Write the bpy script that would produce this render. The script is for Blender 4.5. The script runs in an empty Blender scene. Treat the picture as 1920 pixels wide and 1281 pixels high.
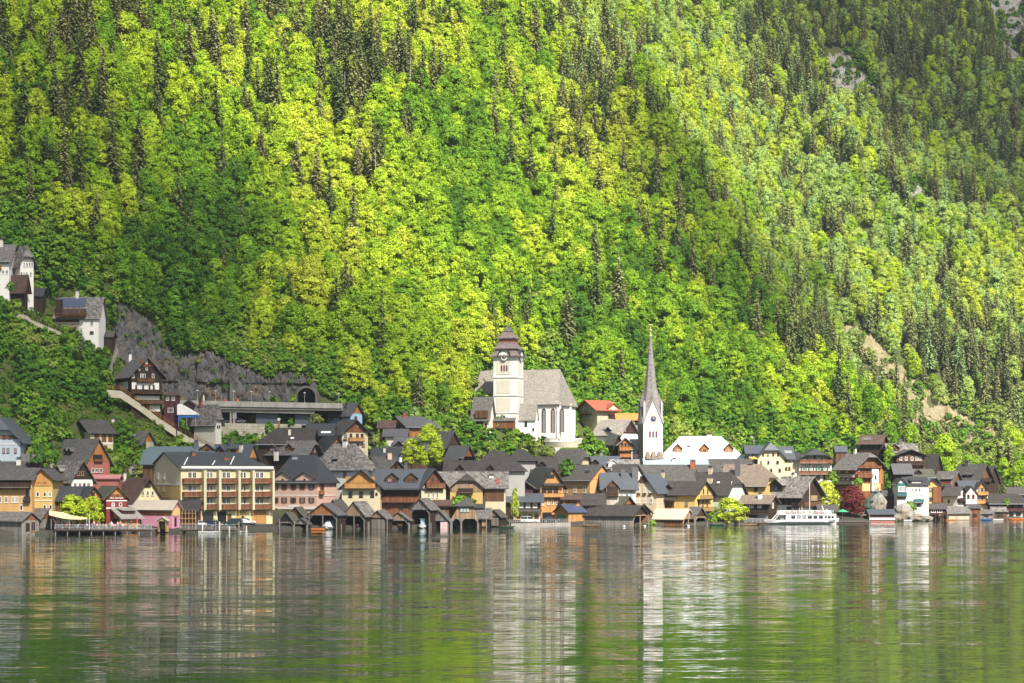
import bpy, bmesh, math, random
from mathutils import Vector, Matrix, noise
R = math.radians
random.seed(7)
scene = bpy.context.scene
COL = scene.collection

# ---------------------------------------------------------------- camera
F = 3600.0; CH = 12.7; HOR = 895.0; CX = 960.0     # focal length in photo pixels, camera height, horizon row
cam_d = bpy.data.cameras.new('camera'); cam = bpy.data.objects.new('camera', cam_d); COL.objects.link(cam)
cam.location = (0, 0, CH); cam.rotation_euler = (R(90), 0, 0)
cam_d.sensor_width = 36; cam_d.lens = F/1920*36
cam_d.shift_y = (HOR-640.5)/1920; cam_d.clip_end = 9000; cam_d.clip_start = 0.5
scene.camera = cam

# ---------------------------------------------------------------- sun, sky, exposure
SUN_EL, SUN_AZ = R(47), R(28)          # azimuth measured from behind the camera towards the right
sd = Vector((math.sin(SUN_AZ)*math.cos(SUN_EL), -math.cos(SUN_AZ)*math.cos(SUN_EL), math.sin(SUN_EL)))
sl = bpy.data.lights.new('sun', 'SUN'); sun = bpy.data.objects.new('sun', sl); COL.objects.link(sun)
sun.rotation_euler = sd.to_track_quat('Z', 'Y').to_euler()
sl.energy = 5; sl.angle = R(0.5); sl.color = (1, 0.93, 0.82)
world = bpy.data.worlds.new("World"); scene.world = world; world.use_nodes = True
wn = world.node_tree.nodes; bg = wn['Background']
sky = wn.new('ShaderNodeTexSky'); sky.sky_type = 'NISHITA'; sky.sun_disc = False
sky.sun_elevation = SUN_EL; sky.sun_rotation = R(180)-SUN_AZ; sky.air_density = 1.0; sky.dust_density = 2.0
world.node_tree.links.new(sky.outputs[0], bg.inputs[0]); bg.inputs[1].default_value = 0.062
scene.view_settings.view_transform = 'Standard'; scene.view_settings.look = 'None'
scene.view_settings.exposure = 1.2; scene.view_settings.gamma = 1
scene.render.engine = 'CYCLES'
cy = scene.cycles
cy.max_bounces = 5; cy.diffuse_bounces = 2; cy.glossy_bounces = 3; cy.transmission_bounces = 3; cy.transparent_max_bounces = 6; cy.volume_bounces = 0
cy.use_denoising = True; cy.caustics_reflective = False; cy.caustics_refractive = False; cy.sample_clamp_indirect = 4

# ---------------------------------------------------------------- helpers
def P(px, py, D): return Vector(((px-CX)/F*D, D, CH+(HOR-py)/F*D))
def px_of(v): return CX+v[0]/v[1]*F, HOR-(v[2]-CH)/v[1]*F
def tag(o, label=None, cat=None, group=None, kind=None):
    if label: o['label'] = label
    if cat: o['category'] = cat
    if group: o['group'] = group
    if kind: o['kind'] = kind
    return o
def empty(name, loc=(0,0,0), rz=0, label=None, cat=None, group=None):
    o = bpy.data.objects.new(name, None); COL.objects.link(o)
    o.location = loc; o.rotation_euler = (0,0,rz); o.empty_display_size = .5
    return tag(o, label, cat, group)
def lerp(a, b, t): return a+(b-a)*t

class MB:
    """collects shapes into one mesh"""
    def __init__(s): s.v = []; s.f = []
    def poly(s, pts, faces):
        n = len(s.v); s.v += [tuple(p) for p in pts]; s.f += [tuple(i+n for i in f) for f in faces]; return s
    def box(s, x0, x1, y0, y1, z0, z1):
        return s.poly([(x0,y0,z0),(x1,y0,z0),(x1,y1,z0),(x0,y1,z0),(x0,y0,z1),(x1,y0,z1),(x1,y1,z1),(x0,y1,z1)],
            [(0,3,2,1),(4,5,6,7),(0,1,5,4),(1,2,6,5),(2,3,7,6),(3,0,4,7)])
    def obox(s, c, ux, uy, uz):
        """box with base-centre c and half vectors ux, uy and full vector uz"""
        c, ux, uy, uz = map(Vector, (c, ux, uy, uz))
        return s.poly([c-ux-uy, c+ux-uy, c+ux+uy, c-ux+uy, c-ux-uy+uz, c+ux-uy+uz, c+ux+uy+uz, c-ux+uy+uz],
            [(0,3,2,1),(4,5,6,7),(0,1,5,4),(1,2,6,5),(2,3,7,6),(3,0,4,7)])
    def bar(s, a, b, r, n=4, r2=None):
        a, b = Vector(a), Vector(b); d = (b-a).normalized(); r2 = r if r2 is None else r2
        u = d.orthogonal().normalized(); w = d.cross(u)
        pts = []
        for c, rr in ((a, r), (b, r2)):
            for i in range(n):
                t = 2*math.pi*(i+.5)/n; pts.append(c+(u*math.cos(t)+w*math.sin(t))*rr)
        return s.poly(pts, [(i, (i+1) % n, n+(i+1) % n, n+i) for i in range(n)]+[tuple(range(n))[::-1], tuple(range(n, 2*n))])
    def extr(s, pts, off):
        """closed prism from a planar polygon pushed by off"""
        n = len(pts); off = Vector(off); a = [Vector(p) for p in pts]
        return s.poly(a+[p+off for p in a], [tuple(range(n)), tuple(range(2*n-1, n-1, -1))]+[(i, n+i, n+(i+1) % n, (i+1) % n) for i in range(n)])
    def lathe(s, prof, n=12, c=(0,0,0), rot=0):
        pts = []; 
        for r, z in prof:
            for i in range(n):
                t = 2*math.pi*i/n+rot; pts.append((c[0]+r*math.cos(t), c[1]+r*math.sin(t), c[2]+z))
        fs = [(k*n+i, k*n+(i+1) % n, (k+1)*n+(i+1) % n, (k+1)*n+i) for k in range(len(prof)-1) for i in range(n)]
        fs += [tuple(range(n))[::-1], tuple(range((len(prof)-1)*n, len(prof)*n))]
        return s.poly(pts, fs)
    def build(s, name, m, parent=None, label=None):
        me = bpy.data.meshes.new(name); me.from_pydata(s.v, [], s.f); me.materials.append(m)
        bm = bmesh.new(); bm.from_mesh(me); bmesh.ops.recalc_face_normals(bm, faces=bm.faces); bm.to_mesh(me); bm.free()
        o = bpy.data.objects.new(name, me); COL.objects.link(o)
        if parent: o.parent = parent
        if label: o['label'] = label
        return o
def copy_tree(o, parent=None):
    c = o.copy(); COL.objects.link(c); c.parent = parent
    for ch in list(o.children): copy_tree(ch, c)
    return c

# ---------------------------------------------------------------- materials
MATS = {}
def nodes_of(name):
    m = bpy.data.materials.new(name); m.use_nodes = True
    nt = m.node_tree; b = nt.nodes['Principled BSDF']
    return m, nt, nt.nodes, nt.links, b
def nd(ns, t, **kw):
    n = ns.new(t)
    for k, v in kw.items():
        if k.startswith('i_'):
            key = k[2:]; key = int(key) if key.isdigit() else key.replace('_', ' ')
            n.inputs[key].default_value = v
        else: setattr(n, k, v)
    return n
def c4(c, k=1): return (c[0]*k, c[1]*k, c[2]*k, 1)
def plain(name, col, rough=.7, metal=0, spec=.3):
    if name in MATS: return MATS[name]
    m, nt, ns, lk, b = nodes_of(name)
    tc = nd(ns, 'ShaderNodeTexCoord'); n1 = nd(ns, 'ShaderNodeTexNoise', i_Scale=.9, i_Detail=4)
    lk.new(tc.outputs['Object'], n1.inputs['Vector'])
    r = nd(ns, 'ShaderNodeMixRGB', i_1=c4(col, .85), i_2=c4(col, 1.12)); lk.new(n1.outputs[0], r.inputs[0]); lk.new(r.outputs[0], b.inputs['Base Color'])
    b.inputs['Roughness'].default_value = rough; b.inputs['Metallic'].default_value = metal; b.inputs['Specular IOR Level'].default_value = spec
    MATS[name] = m; return m
def plaster(name, col, dirt=.35):
    if name in MATS: return MATS[name]
    m, nt, ns, lk, b = nodes_of(name)
    tc = nd(ns, 'ShaderNodeTexCoord')
    mp = nd(ns, 'ShaderNodeMapping'); mp.inputs['Scale'].default_value = (1, 1, .25)
    lk.new(tc.outputs['Object'], mp.inputs[0])
    n1 = nd(ns, 'ShaderNodeTexNoise', i_Scale=.55, i_Detail=6, i_Roughness=.65); lk.new(mp.outputs[0], n1.inputs['Vector'])
    cr = nd(ns, 'ShaderNodeMapRange', i_1=.42, i_2=.75, i_3=0, i_4=dirt); lk.new(n1.outputs[0], cr.inputs[0])
    r = nd(ns, 'ShaderNodeMixRGB', i_1=c4(col), i_2=c4((col[0]*.55, col[1]*.52, col[2]*.5))); lk.new(cr.outputs[0], r.inputs[0])
    n2 = nd(ns, 'ShaderNodeTexNoise', i_Scale=5, i_Detail=3); lk.new(tc.outputs['Object'], n2.inputs['Vector'])
    r2 = nd(ns, 'ShaderNodeMixRGB', blend_type='MULTIPLY', i_0=.25); lk.new(r.outputs[0], r2.inputs[1]); lk.new(n2.outputs[1], r2.inputs[2])
    lk.new(r2.outputs[0], b.inputs['Base Color']); b.inputs['Roughness'].default_value = .9; b.inputs['Specular IOR Level'].default_value = .15
    MATS[name] = m; return m
def wood(name, col, col2=None, freq=2.2, rough=.75):
    """vertical boards, each with its own tone, weathered in streaks"""
    if name in MATS: return MATS[name]
    col2 = col2 or tuple(c*.55 for c in col)
    m, nt, ns, lk, b = nodes_of(name)
    tc = nd(ns, 'ShaderNodeTexCoord'); sx = nd(ns, 'ShaderNodeSeparateXYZ'); lk.new(tc.outputs['Object'], sx.inputs[0])
    ad = nd(ns, 'ShaderNodeMath', operation='ADD'); lk.new(sx.outputs[0], ad.inputs[0]); lk.new(sx.outputs[1], ad.inputs[1])
    ml = nd(ns, 'ShaderNodeMath', operation='MULTIPLY', i_1=freq); lk.new(ad.outputs[0], ml.inputs[0])
    fl = nd(ns, 'ShaderNodeMath', operation='FLOOR'); lk.new(ml.outputs[0], fl.inputs[0])
    wn_ = nd(ns, 'ShaderNodeTexWhiteNoise', noise_dimensions='1D'); lk.new(fl.outputs[0], wn_.inputs['W'])
    mp = nd(ns, 'ShaderNodeMapping'); mp.inputs['Scale'].default_value = (1, 1, .12); lk.new(tc.outputs['Object'], mp.inputs[0])
    n1 = nd(ns, 'ShaderNodeTexNoise', i_Scale=1.6, i_Detail=6, i_Roughness=.7); lk.new(mp.outputs[0], n1.inputs['Vector'])
    mx = nd(ns, 'ShaderNodeMath', operation='MULTIPLY_ADD', i_1=.55, i_2=-.2); lk.new(wn_.outputs[0], mx.inputs[0])
    a2 = nd(ns, 'ShaderNodeMath', operation='ADD', use_clamp=True); lk.new(mx.outputs[0], a2.inputs[0]); lk.new(n1.outputs[0], a2.inputs[1])
    r = nd(ns, 'ShaderNodeMixRGB', i_1=c4(col, 1.15), i_2=c4(col2)); lk.new(a2.outputs[0], r.inputs[0])
    fr = nd(ns, 'ShaderNodeMath', operation='FRACT'); lk.new(ml.outputs[0], fr.inputs[0])
    gp = nd(ns, 'ShaderNodeMath', operation='GREATER_THAN', i_1=.9); lk.new(fr.outputs[0], gp.inputs[0])
    gm = nd(ns, 'ShaderNodeMath', operation='MULTIPLY', i_1=.6); lk.new(gp.outputs[0], gm.inputs[0])
    r3 = nd(ns, 'ShaderNodeMixRGB', i_2=(.01, .008, .006, 1)); lk.new(gm.outputs[0], r3.inputs[0]); lk.new(r.outputs[0], r3.inputs[1])
    lk.new(r3.outputs[0], b.inputs['Base Color']); b.inputs['Roughness'].default_value = rough; b.inputs['Specular IOR Level'].default_value = .2
    MATS[name] = m; return m
def tiles(name, col, col2, bw=.6, bh=.32, patch=.5, rough=.75, lichen=None, spec=.25):
    """slates or shingles in courses: brick pattern over (x+y, z) with tone per slate and large weathered patches"""
    if name in MATS: return MATS[name]
    m, nt, ns, lk, b = nodes_of(name)
    tc = nd(ns, 'ShaderNodeTexCoord'); sx = nd(ns, 'ShaderNodeSeparateXYZ'); lk.new(tc.outputs['Object'], sx.inputs[0])
    ad = nd(ns, 'ShaderNodeMath', operation='MULTIPLY_ADD', i_1=.37); lk.new(sx.outputs[1], ad.inputs[0]); lk.new(sx.outputs[0], ad.inputs[2])
    cb = nd(ns, 'ShaderNodeCombineXYZ'); lk.new(ad.outputs[0], cb.inputs[0]); lk.new(sx.outputs[2], cb.inputs[1])
    br = nd(ns, 'ShaderNodeTexBrick', i_Color1=c4(col), i_Color2=c4(col2), i_Mortar=c4(tuple(c*.35 for c in col)), i_Scale=1.0)
    br.inputs['Mortar Size'].default_value = .035; br.inputs['Brick Width'].default_value = bw; br.inputs['Row Height'].default_value = bh
    lk.new(cb.outputs[0], br.inputs['Vector'])
    n1 = nd(ns, 'ShaderNodeTexNoise', i_Scale=.45, i_Detail=7, i_Roughness=.7); lk.new(tc.outputs['Object'], n1.inputs['Vector'])
    cr = nd(ns, 'ShaderNodeMapRange', i_1=.35, i_2=.7, i_3=0, i_4=patch); lk.new(n1.outputs[0], cr.inputs[0])
    n3 = nd(ns, 'ShaderNodeTexNoise', i_Scale=2.2, i_Detail=5, i_Roughness=.75); lk.new(tc.outputs['Object'], n3.inputs['Vector'])
    v3 = nd(ns, 'ShaderNodeMapRange', i_1=.3, i_2=.7, i_3=.6, i_4=1.4); lk.new(n3.outputs[0], v3.inputs[0])
    lc = lichen or tuple(c*.5 for c in col)
    r = nd(ns, 'ShaderNodeMixRGB', i_2=c4(lc)); lk.new(cr.outputs[0], r.inputs[0]); lk.new(br.outputs[0], r.inputs[1])
    v4 = nd(ns, 'ShaderNodeVectorMath', operation='SCALE'); lk.new(r.outputs[0], v4.inputs[0]); lk.new(v3.outputs[0], v4.inputs['Scale'])
    lk.new(v4.outputs[0], b.inputs['Base Color']); b.inputs['Roughness'].default_value = rough; b.inputs['Specular IOR Level'].default_value = spec
    MATS[name] = m; return m
def sheet(name, col, seam=.6, rough=.5, spec=.4):
    """standing seam or profiled metal roofing"""
    if name in MATS: return MATS[name]
    m, nt, ns, lk, b = nodes_of(name)
    tc = nd(ns, 'ShaderNodeTexCoord'); sx = nd(ns, 'ShaderNodeSeparateXYZ'); lk.new(tc.outputs['Object'], sx.inputs[0])
    ml = nd(ns, 'ShaderNodeMath', operation='DIVIDE', i_1=seam); lk.new(sx.outputs[0], ml.inputs[0])
    fr = nd(ns, 'ShaderNodeMath', operation='FRACT'); lk.new(ml.outputs[0], fr.inputs[0])
    gp = nd(ns, 'ShaderNodeMath', operation='GREATER_THAN', i_1=.86); lk.new(fr.outputs[0], gp.inputs[0])
    n1 = nd(ns, 'ShaderNodeTexNoise', i_Scale=.5, i_Detail=6, i_Roughness=.65); lk.new(tc.outputs['Object'], n1.inputs['Vector'])
    r = nd(ns, 'ShaderNodeMixRGB', i_1=c4(col, .75), i_2=c4(col, 1.25)); lk.new(n1.outputs[0], r.inputs[0])
    gm = nd(ns, 'ShaderNodeMath', operation='MULTIPLY', i_1=.4); lk.new(gp.outputs[0], gm.inputs[0])
    r2 = nd(ns, 'ShaderNodeMixRGB', i_2=c4(col, .5)); lk.new(gm.outputs[0], r2.inputs[0]); lk.new(r.outputs[0], r2.inputs[1])
    lk.new(r2.outputs[0], b.inputs['Base Color']); b.inputs['Roughness'].default_value = rough; b.inputs['Specular IOR Level'].default_value = spec
    MATS[name] = m; return m
# ---------------------------------------------------------------- the land
SHORE = [(-700,410),(0,423),(200,432),(350,444),(520,466),(700,471),(900,481),(1020,500),(1200,508),(1400,514),(1600,538),(1750,564),(1920,579),(2700,640)]
def shore(px):
    for (a, da), (b, db) in zip(SHORE, SHORE[1:]):
        if px <= b: return lerp(da, db, max(0, (px-a))/(b-a))
    return SHORE[-1][1]
COLS = [
(-700,[(410,.6),(425,2),(445,12),(480,40),(500,60),(520,75),(600,155),(640,195),(800,350),(1500,900)]),
(0,   [(423,.6),(437,2),(455,12),(490,44),(505,57),(525,80),(600,150),(640,190),(800,345),(1500,950)]),
(200, [(432,.6),(448,2.2),(470,9),(505,36),(524,50),(536,70),(620,150),(660,192),(800,330),(1500,950)]),
(300, [(441,.6),(455,2),(476,8),(503,26),(540,32.5),(552,52),(630,136),(680,185),(825,325),(1500,925)]),
(400, [(449,.6),(462,2),(488,8),(534,18),(550,26.0),(560,52),(640,122),(700,178),(850,320),(1500,900)]),
(600, [(468,.6),(478,2),(500,7),(536,17),(553,27),(567,46),(650,115),(720,175),(850,300),(1500,850)]),
(700, [(471,.6),(481,2),(505,6),(535,16),(560,31),(572,41),(655,110),(730,175),(850,285),(1500,820)]),
(800, [(476,.6),(488,2),(510,5),(540,14),(562,29),(580,44),(660,108),(740,175),(850,272),(1500,800)]),
(1000,[(500,.6),(508,1.8),(530,4),(558,12),(574,23),(612,38),(700,112),(780,180),(900,280),(1500,750)]),
(1200,[(508,.6),(520,1.8),(550,5),(585,12),(612,24),(640,46),(800,176),(860,168),(1050,300),(1500,700)]),
(1400,[(514,.6),(526,1.8),(560,5),(598,11),(620,21),(645,40),(705,82),(760,58),(1000,145),(1500,560)]),
(1600,[(538,.6),(548,1.6),(580,7),(612,17),(632,21),(648,27),(668,35),(710,22),(900,64),(1500,540)]),
(1770,[(566,.6),(574,1.6),(592,5),(605,9),(612,9),(617,9.5),(624,9),(665,6),(900,40),(1500,490)]),
(1950,[(580,.6),(588,1.6),(600,2.5),(615,3),(630,4),(650,5),(680,6),(720,7),(880,26),(1500,470)]),
(2700,[(640,.6),(650,1.6),(660,2.5),(675,3),(690,4),(700,5),(720,6),(760,7),(900,26),(1500,470)])]
def land(x, y, rough=True):
    px = CX+x/y*F
    if px <= COLS[0][0]: pr = COLS[0][1]; 
    elif px >= COLS[-1][0]: pr = COLS[-1][1]
    else:
        for (a, A), (b, B) in zip(COLS, COLS[1:]):
            if px <= b:
                t = (px-a)/(b-a); pr = [(lerp(p[0], q[0], t), lerp(p[1], q[1], t)) for p, q in zip(A, B)]; break
    if y < pr[0][0]: return -3.5, 0
    z = pr[-1][1]; k = 9
    for i in range(9):
        (d0, z0), (d1, z1) = pr[i], pr[i+1]
        if y <= d1:
            t = (y-d0)/(d1-d0); z = lerp(z0, z1, t); k = i+t; break
    if rough:
        amp = max(0, min(1, (k-3.3)/2))
        if amp > 0:
            v = Vector((x, y, 0))
            cs = 1+min(1, max(0, (y-700)/300))
            z += amp*(cs*6*noise.noise(v*.014)+cs*5*noise.noise(v*.035+Vector((9,3,1)))+1.6*noise.noise(v*.13))
            # gullies running down the slope
            z += amp*cs*4.0*(abs(noise.noise(Vector((x*.045, y*.008, 4))))-.2)
    return z, k
def gz(px, D): return land((px-CX)/F*D, D)[0]
def build_land():
    us = [(-.40+i*.0026) for i in range(int(.86/.0026))]
    ds = []; d = 400.0
    while d < 1500: ds.append(d); d += 1.5 if d < 660 else (3.5 if d < 900 else 7)
    vs = []; nu = len(us)
    for D in ds:
        for u in us: vs.append((u*D, D, land(u*D, D)[0]))
    fs = [(j*nu+i, j*nu+i+1, (j+1)*nu+i+1, (j+1)*nu+i) for j in range(len(ds)-1) for i in range(nu-1)]
    me = bpy.data.meshes.new('terrain'); me.from_pydata(vs, [], fs)
    for p in me.polygons: p.use_smooth = True
    m, nt, ns, lk, b = nodes_of('ground_cover')
    tc = nd(ns, 'ShaderNodeTexCoord'); ge = nd(ns, 'ShaderNodeNewGeometry')
    n1 = nd(ns, 'ShaderNodeTexNoise', i_Scale=.12, i_Detail=8, i_Roughness=.7); lk.new(tc.outputs['Object'], n1.inputs['Vector'])
    n2 = nd(ns, 'ShaderNodeTexNoise', i_Scale=.9, i_Detail=6, i_Roughness=.7); lk.new(tc.outputs['Object'], n2.inputs['Vector'])
    r1 = nd(ns, 'ShaderNodeMixRGB', i_1=(.035,.045,.014,1), i_2=(.09,.12,.03,1)); lk.new(n2.outputs[0], r1.inputs[0])
    r2 = nd(ns, 'ShaderNodeMixRGB', i_2=(.085,.065,.04,1)); lk.new(r1.outputs[0], r2.inputs[1])
    mr = nd(ns, 'ShaderNodeMapRange', i_1=.5, i_2=.66, i_3=0, i_4=.8); lk.new(n1.outputs[0], mr.inputs[0]); lk.new(mr.outputs[0], r2.inputs[0])
    # low ground by the lake: grey gravel and paving
    sx = nd(ns, 'ShaderNodeSeparateXYZ'); lk.new(ge.outputs['Position'], sx.inputs[0])
    lo = nd(ns, 'ShaderNodeMapRange', i_1=2.4, i_2=5, i_3=1, i_4=0); lk.new(sx.outputs[2], lo.inputs[0])
    r3 = nd(ns, 'ShaderNodeMixRGB', i_2=(.05,.047,.04,1)); lk.new(r2.outputs[0], r3.inputs[1]); lk.new(lo.outputs[0], r3.inputs[0])
    lk.new(r3.outputs[0], b.inputs['Base Color']); b.inputs['Roughness'].default_value = .95; b.inputs['Specular IOR Level'].default_value = .1
    me.materials.append(m); o = bpy.data.objects.new('terrain', me); COL.objects.link(o); tag(o, kind='structure')
    # water
    m, nt, ns, lk, b = nodes_of('lake_water')
    ge = nd(ns, 'ShaderNodeNewGeometry')
    def slope(scale, sy, det, off, scl=1):
        mp = nd(ns, 'ShaderNodeMapping'); mp.inputs['Scale'].default_value = (scale, scale*sy, 1); mp.inputs['Location'].default_value = (off, off*.7, 0)
        lk.new(ge.outputs['Position'], mp.inputs[0])
        n = nd(ns, 'ShaderNodeTexNoise', i_Scale=1.0, i_Detail=det, i_Roughness=.55); lk.new(mp.outputs[0], n.inputs['Vector'])
        s = nd(ns, 'ShaderNodeVectorMath', operation='SUBTRACT'); lk.new(n.outputs[1], s.inputs[0]); s.inputs[1].default_value = (.5,.5,.5)
        k = nd(ns, 'ShaderNodeVectorMath', operation='MULTIPLY'); lk.new(s.outputs[0], k.inputs[0]); k.inputs[1].default_value = scl
        return k
    a = slope(.28, 6.5, 3, 0, (.014, .185, 0)); c = slope(.05, 3.4, 2, 17, (.010, .09, 0))
    ad = nd(ns, 'ShaderNodeVectorMath', operation='ADD'); lk.new(a.outputs[0], ad.inputs[0]); lk.new(c.outputs[0], ad.inputs[1])
    # patches of calmer and rougher water
    mp = nd(ns, 'ShaderNodeMapping'); mp.inputs['Scale'].default_value = (.006, .02, 1); lk.new(ge.outputs['Position'], mp.inputs[0])
    pn = nd(ns, 'ShaderNodeTexNoise', i_Scale=1.0, i_Detail=3); lk.new(mp.outputs[0], pn.inputs['Vector'])
    pm = nd(ns, 'ShaderNodeMapRange', i_1=.35, i_2=.65, i_3=.65, i_4=1.35); lk.new(pn.outputs[0], pm.inputs[0])
    sc = nd(ns, 'ShaderNodeVectorMath', operation='SCALE'); lk.new(ad.outputs[0], sc.inputs[0]); lk.new(pm.outputs[0], sc.inputs['Scale'])
    up = nd(ns, 'ShaderNodeVectorMath', operation='ADD'); lk.new(sc.outputs[0], up.inputs[0]); up.inputs[1].default_value = (0,0,1)
    no = nd(ns, 'ShaderNodeVectorMath', operation='NORMALIZE'); lk.new(up.outputs[0], no.inputs[0]); lk.new(no.outputs[0], b.inputs['Normal'])
    b.inputs['Base Color'].default_value = (.012,.028,.009,1); b.inputs['Roughness'].default_value = .03; b.inputs['IOR'].default_value = 1.45; b.inputs['Specular IOR Level'].default_value = .5
    o = MB().poly([(-1500,-900,0),(1500,-900,0),(1500,700,0),(-1500,700,0)], [(0,1,2,3)]).build('lake_water', m); tag(o, kind='structure')
build_land()

def hit(px, py, a=440.0, b_=1400.0):
    """distance at which the sight line meets the ground"""
    D = a
    while D < b_:
        if gz(px, D) > CH+(HOR-py)/F*D:
            lo, hi = D-6, D
            for _ in range(6):
                m = (lo+hi)/2
                if gz(px, m) > CH+(HOR-py)/F*m: hi = m
                else: lo = m
            return hi
        D += 6
    return b_
# ---------------------------------------------------------------- vegetation
def leaf_mat(name, cols, trans=.28, red=0):
    m, nt, ns, lk, b = nodes_of(name); ns.remove(b)
    at = nd(ns, 'ShaderNodeAttribute', attribute_type='INSTANCER', attribute_name='tint')
    ge = nd(ns, 'ShaderNodeNewGeometry'); tc = nd(ns, 'ShaderNodeTexCoord')
    ramp = nd(ns, 'ShaderNodeValToRGB'); lk.new(at.outputs['Fac'], ramp.inputs[0])
    el = ramp.color_ramp.elements; el[0].position = 0; el[0].color = c4(cols[0]); el[1].position = 1; el[1].color = c4(cols[-1])
    for i, c in enumerate(cols[1:-1]): e = el.new((i+1)/(len(cols)-1)); e.color = c4(c)
    n1 = nd(ns, 'ShaderNodeTexNoise', i_Scale=.45, i_Detail=2); lk.new(tc.outputs['Object'], n1.inputs['Vector'])
    mr = nd(ns, 'ShaderNodeMapRange', i_1=.3, i_2=.7, i_3=.6, i_4=1.35); lk.new(n1.outputs[0], mr.inputs[0])
    mp = nd(ns, 'ShaderNodeMapRange', i_3=.86, i_4=1.14); lk.new(ge.outputs['Random Per Island'], mp.inputs[0])
    mm = nd(ns, 'ShaderNodeMath', operation='MULTIPLY'); lk.new(mr.outputs[0], mm.inputs[0]); lk.new(mp.outputs[0], mm.inputs[1])
    sc = nd(ns, 'ShaderNodeVectorMath', operation='SCALE'); lk.new(ramp.outputs[0], sc.inputs[0]); lk.new(mm.outputs[0], sc.inputs['Scale'])
    d = nd(ns, 'ShaderNodeBsdfDiffuse'); t = nd(ns, 'ShaderNodeBsdfTranslucent'); mx = nd(ns, 'ShaderNodeMixShader', i_0=trans)
    lk.new(sc.outputs[0], d.inputs[0])
    hs = nd(ns, 'ShaderNodeVectorMath', operation='MULTIPLY'); lk.new(sc.outputs[0], hs.inputs[0]); hs.inputs[1].default_value = (1.3, 1.25, .7)
    lk.new(hs.outputs[0], t.inputs[0])
    lk.new(d.outputs[0], mx.inputs[1]); lk.new(t.outputs[0], mx.inputs[2])
    lk.new(mx.outputs[0], ns['Material Output'].inputs[0]); return m
M_LEAF = leaf_mat('broad_leaves', [(.08,.18,.025),(.15,.30,.024),(.27,.42,.03),(.41,.53,.036),(.47,.53,.06),(.30,.45,.15)])
M_NEEDLE = leaf_mat('needles', [(.085,.13,.045),(.16,.185,.07),(.23,.23,.10),(.21,.35,.13)], .15)
M_BUSH = leaf_mat('bush_leaves', [(.07,.18,.025),(.13,.27,.025),(.2,.32,.04),(.3,.34,.1)])
M_BARK = plain('bark', (.11,.09,.07), .95)
def quads_mesh(name, Q, mat):
    """Q: list of (centre, u, v) leaf sprays"""
    vs = []; fs = []
    for c, u, v in Q:
        n = len(vs); vs += [c-u-v, c+u-v*.6, c+u*.7+v, c-u*.8+v*.7]; fs.append((n, n+1, n+2, n+3))
    me = bpy.data.meshes.new(name); me.from_pydata([tuple(p) for p in vs], [], fs); me.materials.append(mat); return me
def rv(rg): 
    while True:
        v = Vector((rg.uniform(-1,1), rg.uniform(-1,1), rg.uniform(-1,1)))
        if .05 < v.length < 1: return v.normalized()
def spray(Q, rg, c, rad, thick, n, size, out, flat=.56):
    for _ in range(n):
        a = rg.uniform(0, 2*math.pi); r = rad*math.sqrt(rg.random())
        p = c+Vector((math.cos(a)*r, math.sin(a)*r, rg.uniform(-thick, thick)-.18*r))
        nn = (rv(rg)*.5+Vector((0,0,1))*(flat+.1)+out*.62).normalized()
        u = nn.orthogonal().normalized(); u.rotate(Matrix.Rotation(rg.uniform(0,6.3), 3, nn)); w = nn.cross(u)
        s = size*rg.uniform(.6, 1.3); Q.append((p, u*s, w*s*rg.uniform(.5,.9)))
def make_broad(seed, H, RW, n=120, size=.27, low=.18, mat=None, name='crown', per=34):
    rg = random.Random(seed); Q = []; mat = mat or M_LEAF
    lob = [(rv(rg), rg.uniform(-.28,.3)) for _ in range(7)]
    for i in range(n):
        t = (i+.5)/n                                   # height through the crown
        z = lerp(low, .97, t); prof = math.sin(math.pi*min(1, .16+t*.80))**.65*(1-.28*t)
        a = rg.uniform(0, 2*math.pi); d = Vector((math.cos(a), math.sin(a), 0))
        k = 1+sum(w*max(0, d.dot(l)) for l, w in lob)
        r = RW*prof*k*(rg.uniform(.45, 1.0)**.6)
        c = Vector((d.x*r, d.y*r, z*H+rg.uniform(-.3,.3)))
        spray(Q, rg, c, RW*rg.uniform(.16,.30), RW*.13, per, size, d, .36)
    top = Vector((rg.uniform(-.3,.3), rg.uniform(-.3,.3), H*.97)); spray(Q, rg, top, RW*.3, RW*.12, per, size, Vector((0,0,1)))
    me = quads_mesh(name, Q, mat)
    tb = MB(); p0 = Vector((0,0,-1.5)); r0 = .02*H
    for k in range(1, 5):
        p1 = Vector((rg.uniform(-.3,.3), rg.uniform(-.3,.3), H*.2*k)); tb.bar(p0, p1, r0, 6, r0*.75); p0 = p1; r0 *= .75
        if k > 1:
            for q in range(2):
                a = rg.uniform(0, 6.3); tb.bar(p1, p1+Vector((math.cos(a)*RW*.6, math.sin(a)*RW*.6, H*.12)), r0*.5, 4, r0*.15)
    return me, tb
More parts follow.
